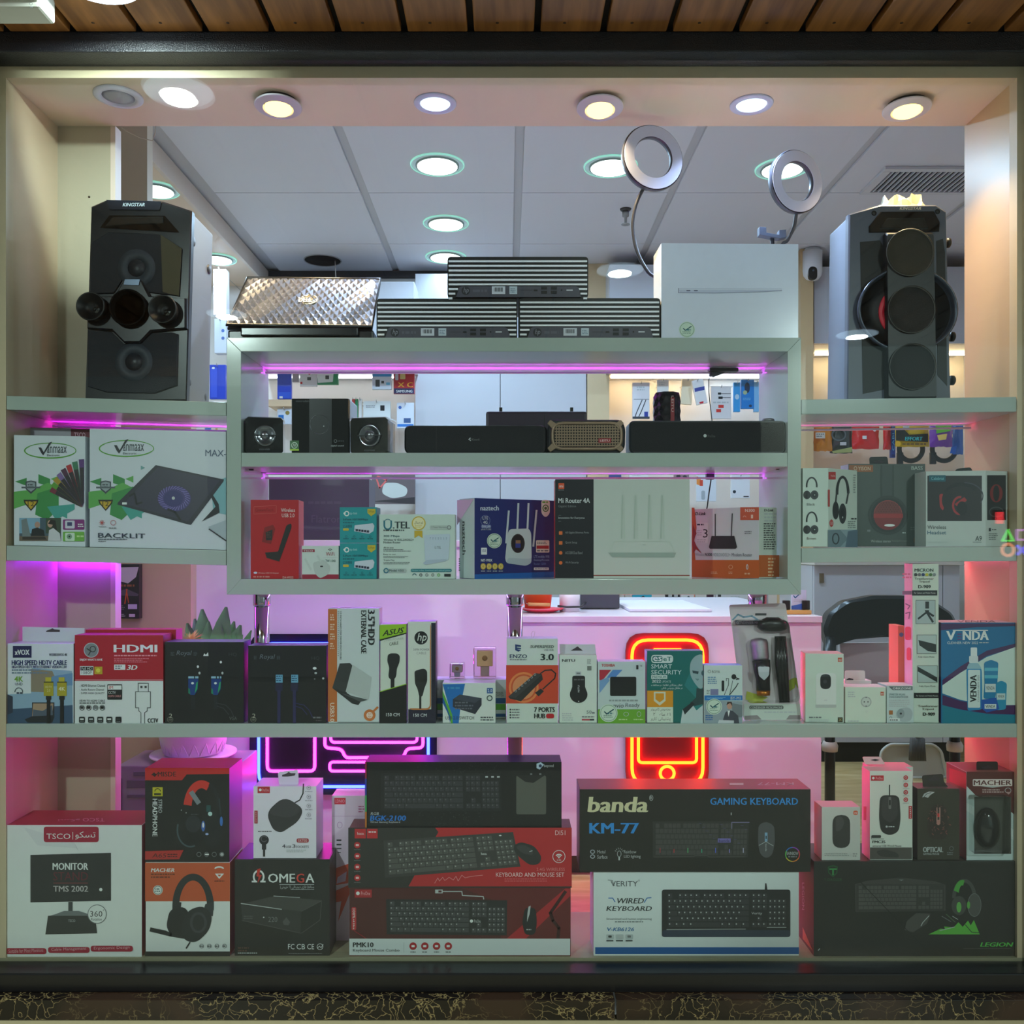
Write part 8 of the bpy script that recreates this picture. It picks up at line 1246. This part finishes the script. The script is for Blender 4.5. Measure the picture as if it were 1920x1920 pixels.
wstrip('cool LED strip lighting the right end of the peg niche', 1302, 1496, 690, 2.5, (.75, .88, 1), 20)
wstrip('warm LED strip under the cupboard behind the three driver speaker', 1530, 1845, 645, 2.5, (1, .74, .36), 22)
wstrip('white LED strip lighting the pegs behind the laptop', 474, 774, 690, 2.5, (.9, .95, 1), 8)
# hanging goods ----------------------------------------------------
hookm = M((170, 172, 176), .3, metal=1)
def hang(name, lab, cat, x0, y0, x1, y1, col, items=(), y=2.42, d=.02, tilt=0, soft=False, group='goods hanging on the back wall pegs'):
    c = P((x0 + x1) / 2, y0, y); th = Thing(name, lab, cat, (c.x, y, Z(y1, y)), group)
    pts = [(x0, y0), (x1, y0), (x1, y1), (x0, y1)]
    if tilt:
        cx, cy = (x0 + x1) / 2, y0; t_ = math.radians(tilt); pts = [(cx + (a - cx) * math.cos(t_) - (b - cy) * math.sin(t_), cy + (a - cx) * math.sin(t_) + (b - cy) * math.cos(t_)) for a, b in pts]
    m = M(cl(col), .18 if soft else .4, spec=.7 if soft else .5, bump=.9 if soft else 0, scale=45)
    if soft:
        r_ = random.Random(int(x0 * 7 + y0)); n = 8; fr = []; bk = []; fs = []
        for j in range(n + 1):
            for i in range(n + 1):
                u, v = i / n, j / n; a = (pts[0][0] * (1 - u) + pts[1][0] * u) * (1 - v) + (pts[3][0] * (1 - u) + pts[2][0] * u) * v; b = (pts[0][1] * (1 - u) + pts[1][1] * u) * (1 - v) + (pts[3][1] * (1 - u) + pts[2][1] * u) * v
                bul = (math.sin(math.pi * u) * math.sin(math.pi * v)) ** .5; q_ = P(a + r_.uniform(-.8, .8), b + r_.uniform(-.8, .8), y)
                fr.append(q_ + Vector((0, -d * bul * r_.uniform(.6, 1.2), 0))); bk.append(q_ + Vector((0, d * .5 * bul + .001, 0)))
        N = len(fr)
        for j in range(n):
            for i in range(n): k = j * (n + 1) + i; fs += [(k, k + 1, k + n + 2, k + n + 1), (N + k, N + k + n + 1, N + k + n + 2, N + k + 1)]
        th.add('bag', MB().add(fr + bk, fs, True), m)
    else: th.add('card_pack', MB().prism(pts, y, y + d), m, bevel=.001)
    th.add('peg_hook', MB().tube([Vector((c.x, YW if y > 2 else y + .05, c.z - .004)), Vector((c.x, y - .012, c.z - .006)), Vector((c.x, y - .018, c.z + .004))], .0018, 6), hookm)
    if items:
        p = Print((0, y - (d * 1.1 if soft else 0), 0), (0, -1, 0)); p.draw(items); p.build(th)
    return th
# pegs behind the cube speakers
hang('cable_package', 'tall bright blue package, leftmost on the pegs behind the frame', 'package', 520, 692, 546, 748, (24, 60, 200), [('r', 522, 735, 545, 747, (40, 90, 220)), ('r', 524, 743, 530, 747, 'w')])
hang('mouse_package', 'small grey package right of the tall blue package', 'package', 548, 696, 560, 716, (170, 160, 170))
hang('memory_card', 'white memory card package with a red top corner', 'package', 562, 692, 594, 724, (226, 222, 226), [('p', [(572, 697), (588, 697), (580, 703)], 'r'), ('r', 576, 707, 583, 713, 'dg'), ('r', 563, 716, 567, 720, 'r')])
hang('memory_card', 'white memory card package with a green edge', 'package', 595, 693, 634, 721, (30, 140, 90), [('p', [(594, 694), (626, 694), (624, 716), (596, 718)], 'w'), ('r', 610, 704, 617, 711, 'dg')])
hang('memory_card', 'white and light blue memory card package with small black cards printed', 'package', 698, 690, 734, 730, (214, 222, 232), [('r', 699, 697, 734, 706, (60, 150, 210)), ('r', 704, 712, 712, 725, (60, 64, 70)), ('r', 715, 714, 720, 719, 'dg'), ('r', 724, 717, 731, 722, 'lb')])
hang('memory_card', 'red and navy memory card package with yellow symbols', 'package', 738, 690, 777, 738, (180, 34, 44), [('r', 738.5, 728, 776.5, 738, (40, 40, 84)), ('t', 743, 731, 773, 736, 'SAMSUNG', 'w', {'b': .02}), ('r', 741, 701, 747, 713, (190, 190, 200), 2), ('r', 750, 701, 760, 711, (214, 190, 120), 2), ('t', 746, 717, 774, 726, 'X C', (236, 170, 50), {'b': .04})])
hang('memory_card', 'white card package with a small black memory card, second row', 'package', 681, 752, 732, 800, (216, 220, 218), [('r', 713, 760, 721, 770, 'k'), ('d', 686, 760, 706, 764, 2, 'g')])
hang('memory_card', 'white and blue drive package hanging right of the black memory card package', 'package', 744, 755, 776, 803, (210, 216, 226), [('r', 745, 795, 775, 800, (50, 120, 200)), ('r', 757, 784, 770, 793, (60, 90, 140)), ('e', 750, 764, 3, 3, (60, 100, 170))])
for i, (x0, c, n) in enumerate(((660, (200, 60, 60), 'red'), (666, (40, 130, 80), 'green'), (673, (214, 214, 210), 'white'))):
    hang('thin_card', 'thin %s card package edge beside the glossy subwoofer' % n, 'package', x0, 748, x0 + 5, 790, c)
single('peg_shelf', MB().box((X(502, 2.4), 2.4, Z(762, 2.4)), (X(548, 2.4), YW, Z(749, 2.4))), M((226, 196, 160), .4), 'short beige shelf board on the back wall left of the subwoofer', 'shelf', bevel=.002)
hang('adapter_package', 'small white and blue package under the short beige shelf', 'package', 520, 766, 546, 795, (214, 222, 236), [('r', 522, 778, 532, 786, 'b'), ('e', 539, 774, 4, 4, (150, 130, 60))])
hang('gaming_mouse', 'clear package with a pale curved mouse, hanging right of the charcoal carton', 'package', 697, 890, 778, 945, (110, 100, 104), [('p', rpath([(715, 925), (720, 905), (745, 905), (765, 915), (762, 930), (735, 935)], 8, 4, True), (206, 214, 210)), ('l', [(705, 895), (712, 915), (725, 900), (708, 893)], 3, (226, 110, 110)), ('p', [(697, 940), (778, 945), (778, 932)], (60, 56, 60))])
# right niche
hang('cable_package', 'white charger cable package with two black cables, leftmost in the right niche', 'package', 1186, 717, 1218, 785, (226, 224, 226), [('d', 1194, 725, 1210, 732, 2, 'lg'), ('r', 1188, 748, 1217, 749, 'g'), ('l', [(1204, 750), (1195, 770), (1190, 783)], 1.6, (50, 50, 54)), ('l', [(1211, 750), (1203, 770), (1197, 783)], 1.6, (50, 50, 54)), ('r', 1208, 772, 1215, 783, (40, 60, 150)), ('r', 1186, 781, 1218, 785, (50, 56, 66))])
hang('earphone_package', 'small white box above the faceted cylinder speaker', 'package', 1232, 712, 1254, 760, (230, 226, 220), [('d', 1236, 717, 1248, 722, 2, 'lg')])
hang('cable_package', 'tilted cream package right of the faceted cylinder speaker', 'package', 1279, 712, 1300, 758, (236, 222, 190), (), 2.42, .02, 4)
hang('cable_package', 'tilted white package with a blue band, beside the cream package', 'package', 1297, 712, 1318, 758, (226, 222, 220), [('p', [(1302, 728), (1321, 724), (1321, 731), (1303, 735)], (60, 70, 150)), ('p', [(1311, 754), (1319, 752), (1319, 756), (1312, 757)], 'r')], 2.36, .02, -12)
hang('cable_package', 'white package printed with two black cable plugs', 'package', 1333, 724, 1371, 785, (228, 226, 226), [('r', 1346, 736, 1352, 740, 'k'), ('r', 1352, 737.5, 1370, 738.5, 'k'), ('r', 1347, 743.5, 1355, 748, 'k'), ('r', 1355, 745, 1370, 746, 'k'), ('r', 1347, 759, 1357, 765, (214, 60, 50)), ('r', 1343, 767, 1352, 773, (214, 60, 50)), ('d', 1337, 753, 1366, 756, 1, 'lg')])
hang('cable_package', 'narrow sky blue package at the right end of the niche', 'package', 1376, 717, 1388, 772, (60, 160, 226), [('e', 1382, 744, 4, 5, (190, 220, 240))])
hang('cable_package', 'wide sky blue package printed with a dark plug', 'package', 1390, 712, 1414, 766, (40, 130, 210), [('e', 1401, 727, 5, 10, (40, 56, 84)), ('e', 1397, 736, 4, 4, (170, 190, 150)), ('d', 1393, 746, 1411, 750, 2, (120, 190, 230)), ('e', 1407, 761, 3, 2.5, (50, 70, 100))])
hang('cable_package', 'pale blue package peeking out behind the wide sky blue package', 'package', 1414, 716, 1423, 772, (130, 190, 236))
# behind the lower compartment
for i, (x0, x1, y0, y1, c, it, n) in enumerate(((1142, 1165, 880, 905, (60, 80, 130), [], 'slate blue package above the wide pale router carton'), (1180, 1215, 880, 905, (226, 230, 222), [('d', 1186, 886, 1206, 892, 2, 'lg')], 'white package above the faint router print'), (1264, 1292, 880, 905, (150, 130, 136), [('e', 1272, 893, 4, 4, 'dg'), ('e', 1284, 895, 4, 4, 'dg')], 'greyish pink package with round prints above the pale router carton'), (1306, 1343, 884, 940, (222, 228, 236), [('p', [(1306, 893), (1314, 896), (1314, 911), (1306, 908)], (236, 150, 70)), ('r', 1312, 900, 1318, 911, (214, 80, 60)), ('r', 1315, 920, 1322, 937, (170, 180, 186), 3)], 'white package with orange mark behind the hanging webcam plug'), (1371, 1406, 890, 934, (230, 234, 240), [('e', 1377, 922, 3, 3, (40, 50, 60)), ('d', 1376, 897, 1392, 899, 1, 'lg'), ('r', 1394, 930, 1404, 932, 'dg')], 'white package with a small dark dot above the orange modem carton'))):
    hang('cable_package', n, 'package', x0, y0, x1, y1, c, it)
th = Thing('camera_plug', 'black plug hanging on a cable inside the lower right compartment', 'cable', (X(1332, .19), .19, Z(950, .19)))
th.add('plug', MB().pbox(1325, 880, 1340, 899, .185, .20), blk, bevel=.002); th.add('cable', MB().tube([P(1333, 876, .19), P(1333, 900, .19), P(1330, 920, .19), P(1326, 950, .19), P(1325, 955, .19)], .0016, 6), blk)
# row seen under the frame
for x0, x1, c, it, n in ((1166, 1182, (200, 196, 190), [('l', [(1171, 1114), (1172, 1128)], 2, (150, 140, 120))], 'pale card package right of the receipt printer'), (1186, 1222, (40, 170, 196), [('p', [(1197, 1123), (1206, 1117), (1212, 1121), (1203, 1128)], (24, 26, 34))], 'turquoise package with a black diamond chip'), (1248, 1275, (34, 34, 38), [('r', 1253, 1114, 1260, 1119, 'lg', 1), ('r', 1264, 1114, 1271, 1119, 'lg', 1), ('r', 1253, 1123, 1260, 1128, 'lg', 1), ('r', 1264, 1123, 1271, 1128, 'lg', 1)], 'black package with four white squares'), (1277, 1302, (226, 224, 222), [('e', 1291, 1122, 2.5, 5, (90, 96, 100))], 'white package with a grey oval'), (1304, 1322, (214, 210, 204), [('r', 1301, 1113, 1303, 1130, (226, 150, 120))], 'cream package beside the grey oval package'), (1326, 1338, (60, 34, 54), [('r', 1329, 1128, 1338, 1133, (214, 110, 170))], 'dark plum package with a pink foot'), (1342, 1400, (214, 214, 214), [('r', 1346, 1112, 1352, 1119, 'dg'), ('d', 1370, 1118, 1392, 1124, 2, 'lg')], 'wide grey-white package left of the right chrome pole')):
    hang('cable_package', n, 'package', x0, 1104, x1, 1133, c, it)
# cable bags under the right shelf
hang('cable_bag', 'orange plastic bag of cables, leftmost under the right speaker shelf', 'bag', 1526, 780, 1560, 846, (226, 140, 30), [('r', 1529, 811, 1547, 822, (226, 220, 210)), ('d', 1531, 813, 1545, 819, 2, 'g')], 2.38, .03, 0, True, 'cable bags on the right pegs')
hang('cable_bag', 'clear bag with a coiled black cable beside the orange bag', 'bag', 1556, 780, 1598, 850, (60, 64, 62), [('o', 1573, 815, 14, 12, 3, (96, 104, 106)), ('r', 1575, 829, 1587, 835, (206, 206, 206)), ('p', [(1560, 846), (1598, 838), (1597, 848), (1562, 850)], (170, 176, 110))], 2.40, .03, 0, True, 'cable bags on the right pegs')
hang('cable_bag', 'bright red cable bag in the middle left of the pegs', 'bag', 1598, 780, 1648, 842, (226, 30, 36), [('r', 1617, 817, 1625, 823, 'w'), ('e', 1640, 806, 3, 3, 'w')], 2.38, .03, 0, True, 'cable bags on the right pegs')
hang('cable_bag', 'narrow red cable bag right of the wide red bag', 'bag', 1656, 780, 1670, 843, (214, 30, 36), (), 2.4, .02, 0, True, 'cable bags on the right pegs')
hang('cable_package', 'narrow navy strip package between red and yellow bags', 'package', 1671, 780, 1679, 858, (40, 60, 140), [('r', 1672, 852, 1678, 857, (30, 40, 100)), ('t', 1673, 800, 1677, 845, 'CABLE', 'lb', {'r': -90, 'b': 0})], 2.4)
hang('cable_bag', 'yellow and black cable bag with teal lettering', 'bag', 1679, 780, 1742, 838, (226, 190, 30), [('p', [(1680, 802), (1696, 806), (1705, 815), (1740, 813), (1740, 829), (1680, 826)], (40, 36, 30)), ('t', 1697, 819, 1729, 826, 'EFFORT', (60, 190, 190), {'b': .05, 's': .1}), ('e', 1684, 832, 5, 5, (240, 190, 40)), ('r', 1693, 797, 1705, 806, (190, 200, 190)), ('d', 1692, 831, 1736, 834, 1, (120, 90, 20))], 2.38, .03, 0, True, 'cable bags on the right pegs')
hang('cable_bag', 'purple cable bag with a green label', 'bag', 1743, 780, 1786, 838, (120, 50, 170), [('p', [(1754, 796), (1784, 796), (1782, 808), (1756, 813)], (110, 190, 60)), ('p', [(1757, 816), (1776, 813), (1774, 824), (1760, 826)], (236, 206, 110))], 2.31, .03, 0, True, 'cable bags on the right pegs')
hang('cable_bag', 'clear bag with a blue plug at the right end of the pegs', 'bag', 1786, 780, 1806, 852, (60, 110, 200), [('p', [(1784, 838), (1794, 836), (1792, 851), (1781, 850)], (40, 110, 220))], 2.38, .02, 0, True, 'cable bags on the right pegs')
for cx, n in ((1708, 'yellow'), (1770, 'purple')):
    th = Thing('cable_coil', 'coiled black cable hanging below the %s bag' % n, 'cable', P(cx, 862, 2.42), 'coiled cables on the right pegs')
    th.add('coil', MB().ring(P(cx, 842, 2.42), (0, 1, 0), U(22, 2.42), .012, 28, 8), M((44, 44, 46), .4)); th.add('plug', MB().pbox(cx - 24, 848, cx - 14, 870, 2.41, 2.43), M((40, 40, 44), .4), bevel=.002)
    th.add('peg_hook', MB().tube([P(cx, 826, YW), P(cx, 828, 2.40)], .002, 6), hookm)
# goods behind the horned speaker
hang('bottle_box', 'white tower-shaped package behind the horned speaker', 'package', 402, 598, 424, 662, (226, 232, 240), [('e', 418, 620, 3, 3, (90, 120, 190)), ('e', 418, 634, 3, 3, (90, 120, 190))], 2.2, .05)
hang('bottle_box', 'white tower-shaped package higher up behind the horned speaker', 'package', 400, 505, 424, 590, (222, 216, 222), [('e', 417, 520, 4, 5, (150, 150, 170))], 2.25, .05)
hang('cable_package', 'royal blue package low behind the horned speaker', 'package', 393, 684, 423, 748, (40, 70, 200), [('r', 395, 690, 407, 745, (60, 90, 220)), ('e', 400, 690, 3, 2, 'w')], 2.2)
hang('cable_package', 'pale package with a blue stripe under the horned speaker shelf', 'package', 382, 795, 424, 830, (220, 206, 180), [('r', 384, 800, 396, 828, (60, 110, 180)), ('r', 404, 798, 408, 828, (190, 150, 90))], 2.2)
# ================================================================== ceiling fittings
th = Thing('security_camera', 'white capsule-shaped security camera under the ceiling, left of the right speaker', 'camera', (*ceil(1523, 466)[:2], CE - .16))
cx, cy = ceil(1523, 466)[:2]; r = U(18, cy); zb_ = Z(527, cy)
th.add('mount', MB().lathe((cx, cy, CE - .002), (0, 0, -1), [(r * .8, 0), (r * .8, .012)], 24), M((200, 200, 204), .4))
th.add('shell', MB().lathe((cx, cy, CE - .014), (0, 0, -1), [(r, 0), (r, CE - .014 - zb_ - r), (r * .92, CE - .014 - zb_ - r * .5), (r * .6, CE - .014 - zb_ - r * .12), (0, CE - .014 - zb_)], 28), M((232, 230, 232), .3))
th.add('lens_window', MB().prism(rrect(1517, 499, 1533, 524, 8, 4), cy - r * 1.02, cy - r * .6, .003), M((18, 18, 22), .1))
th.add('lens', MB().lathe(P(1525, 507, cy - r * 1.03), (0, -1, 0), [(.006, 0), (.005, .002), (0, .001)], 14), M((90, 96, 110), .1, metal=.5))
c = ceil(1173, 392); th = Thing('sprinkler', 'small metal fire sprinkler hanging from the ceiling beside the taller ring light', 'sprinkler', (c[0], c[1], CE - .07))
th.add('collar', MB().lathe((c[0], c[1], CE), (0, 0, -1), [(.024, 0), (.02, .006), (.012, .01)], 16), M((70, 68, 66), .5)); th.add('body', MB().lathe((c[0], c[1], CE - .01), (0, 0, -1), [(.014, 0), (.014, .02), (.006, .024), (.005, .05)], 12), M((150, 148, 146), .35, metal=.7)); th.add('deflector', MB().lathe((c[0], c[1], CE - .06), (0, 0, -1), [(.004, 0), (.018, .002), (.018, .004), (0, .004)], 12), M((160, 158, 156), .35, metal=.7))
c = ceil(605, 488); part(cs, 'lamp_cutout', MB().lathe((c[0], c[1], CE - .0006), (0, 0, -1), [(.088, 0), (.088, .0008), (0, .0008)], 28), M((12, 12, 14), .9)); part(cs, 'cutout_rim', MB().ring((c[0], c[1], CE - .001), (0, 0, 1), .088, .003, 28, 6), M((170, 168, 170), .5))
part(cs, 'loose_wire', MB().tube([(c[0] + .06, c[1], CE - .002), (c[0] + .062, c[1], CE - .06), (c[0] + .066, c[1], CE - .11)], .0022, 6), M((226, 222, 214), .5))
th = Thing('air_vent', 'long slatted air grille in the ceiling above the right speaker', 'vent', (1.7, 1.45, CE)); xa, xb, ya_, yb_ = 1.37, 2.27, ceil(0, 311)[1], ceil(0, 360)[1]
for b0, b1 in (((xa, ya_, CE - .012), (xb, ya_ + .025, CE - .0005)), ((xa, yb_ - .025, CE - .012), (xb, yb_, CE - .0005)), ((xa, ya_ + .026, CE - .012), (xa + .03, yb_ - .026, CE - .0005))): th.add('frame_bar', MB().box(b0, b1), M((214, 212, 216), .4), bevel=.001)
th.add('dark_duct', MB().box((xa + .03, ya_ + .025, CE - .003), (xb, yb_ - .025, CE - .0008)), M((40, 40, 54), .8))
sl = MB().box((-.0024, ya_ + .026, CE - .011), (.0024, yb_ - .026, CE - .0035)); o0 = None
for i in range(44):
    m_ = MB(); m_.v = [(v[0] + xa + .042 + i * .0195, v[1], v[2]) for v in sl.v]; m_.f = sl.f; m_.mi = sl.mi; m_.sm = sl.sm
    th.add('slat', m_, M((206, 204, 210), .4))
# wires hanging at the top left
th = Thing('lamp_wire', 'thin pale wire drooping below the soffit at top left', 'wire', P(285, 262, .24)); th.add('strand', MB().tube([P(x, y, .235) for x, y in ((210, 225), (235, 245), (262, 258), (286, 264), (291, 250), (292, 236), (293, 226))], .0012, 6), M((190, 176, 160), .5))
# ================================================================== chair, broom and dustpan
lea = M((22, 22, 24), .28, bump=.3, scale=60)
yc = 1.25; th = Thing('office_chair', 'black leather armchair with an arched padded back, behind the low counter', 'chair', (X(1672, yc), yc + .1, FL))
arc = [(1545, 1180), (1556, 1150), (1585, 1128), (1640, 1117), (1700, 1117), (1755, 1128), (1788, 1150), (1803, 1180), (1795, 1215), (1770, 1205), (1720, 1196), (1660, 1195), (1600, 1200), (1573, 1208), (1556, 1215)]
th.add('backrest', MB().prism(rpath(arc, 8, 4, True), yc, yc + .06, .012), lea)
for xx in (1557, 1793): th.add('armrest', MB().tube([P(xx, 1195, yc + .02), P(xx - (1 if xx < 1600 else -1) * 4, 1250, yc), P(xx, 1310, yc - .03), P(xx, 1330, yc + .02)], [.022, .024, .024, .022], 12), lea)
th.add('back_shell', MB().prism([(1575, 1206), (1785, 1204), (1780, 1330), (1580, 1330)], yc + .05, yc + .07), M((214, 212, 214), .4))
th.add('seat', MB().box((X(1570, yc), yc - .25, FL + .36), (X(1785, yc), yc + .1, FL + .44)), lea, bevel=.02)
for xx in (1556, 1790):
    l_ = th.add('leg', MB().tube([P(xx, 1330, yc), Vector((X(xx, yc), yc, FL + .012))], .018, 12), M((28, 26, 26), .35))
    th.add('leg_band', MB().lathe((X(xx, yc), yc, Z(1408, yc)), (0, 0, 1), [(.026, 0), (.028, .02), (.022, .034)], 16), M((226, 220, 210), .4), l_)
    th.add('foot', MB().lathe((X(xx, yc), yc, FL), (0, 0, 1), [(.02, 0), (.02, .02), (.017, .024)], 14), blk, l_)
yd = 1.75; th = Thing('dustpan', 'pale grey dustpan standing on the floor beneath the chair', 'dustpan', (X(1710, yd), yd, FL))
pts = rpath([(1650, 1455), (1652, 1405), (1668, 1392), (1750, 1392), (1765, 1405), (1775, 1455)], 8, 4, True); zlow = Z(1455, yd); sc_ = lambda mb: (setattr(mb, 'v', [(v[0], v[1], v[2] - zlow + FL + .001) for v in mb.v]), mb)[1]
th.add('scoop', sc_(MB().prism(pts, yd, yd + .012, .003)), M((196, 196, 186), .4)); th.add('rim', sc_(MB().tube([P(x, y, yd - .004) for x, y in pts], .006, 6, True)), M((216, 214, 200), .4))
th = Thing('broom', 'grey bristle brush held in the dustpan', 'broom', (X(1712, yd - .05), yd - .05, FL + .05)); br = MB()
for i in range(40): xx = 1700 + (i % 10) * 2.6; yy_ = yd - .05 + (i // 10) * .006; br.tube([Vector((X(xx, yd), yy_, Z(1376, yd) - zlow + FL)), Vector((X(xx + (i % 10 - 4.5) * .5, yd), yy_, Z(1418, yd) - zlow + FL))], .0016, 4)
o = th.add('bristles', br, M((110, 106, 100), .6)); o['kind'] = 'stuff'
th.add('handle', MB().tube([Vector((X(1712, yd), yd - .04, Z(1376, yd) - zlow + FL)), Vector((X(1712, yd), yd - .04, FL + .75))], .008, 8), M((150, 150, 150), .4))

# neon game symbols in the window across the passage (seen mirrored in the pane)
th = Thing('neon_sign', 'neon sign with a triangle, square, circle and cross across the passage, mirrored at right', 'sign', (2.72, WF + .03, CZ - .1)); yn = WF + .03
def sy(px, py): return Vector(((px - VX) * 4.82 / F, yn, CZ - (py - VY) * 4.82 / F))
th.add('green_tube', MB().tube([sy(*p) for p in ((1889, 994), (1879, 1014), (1899, 1014))], .009, 8, True), EM((1.5, 14, 1.5)))
th.add('orange_tube', MB().ring(sy(1889, 1031), (0, 1, 0), .031, .008, 24, 8), EM((12, 4, 2)))
th.add('violet_tube', MB().tube([sy(*p) for p in ((1906, 994), (1926, 994), (1926, 1012), (1906, 1012))], .008, 8, True), EM((6, 2, 8)))
for q in (((1906, 1023), (1924, 1040)), ((1924, 1023), (1906, 1040))): th.add('blue_tube', MB().tube([sy(*p) for p in q], .009, 8), EM((1, 1, 16)))
th.add('red_panel', MB().box((sy(1866, 0).x, yn, sy(0, 982).z), (sy(1879, 0).x, yn + .01, sy(0, 960).z)), EM((14, .6, .8)))
th.add('mounting_rail', MB().box((sy(1862, 0).x, WF + .0105, sy(0, 1044).z), (sy(1930, 0).x, WF + .02, sy(0, 956).z)), M((40, 44, 44), .4))
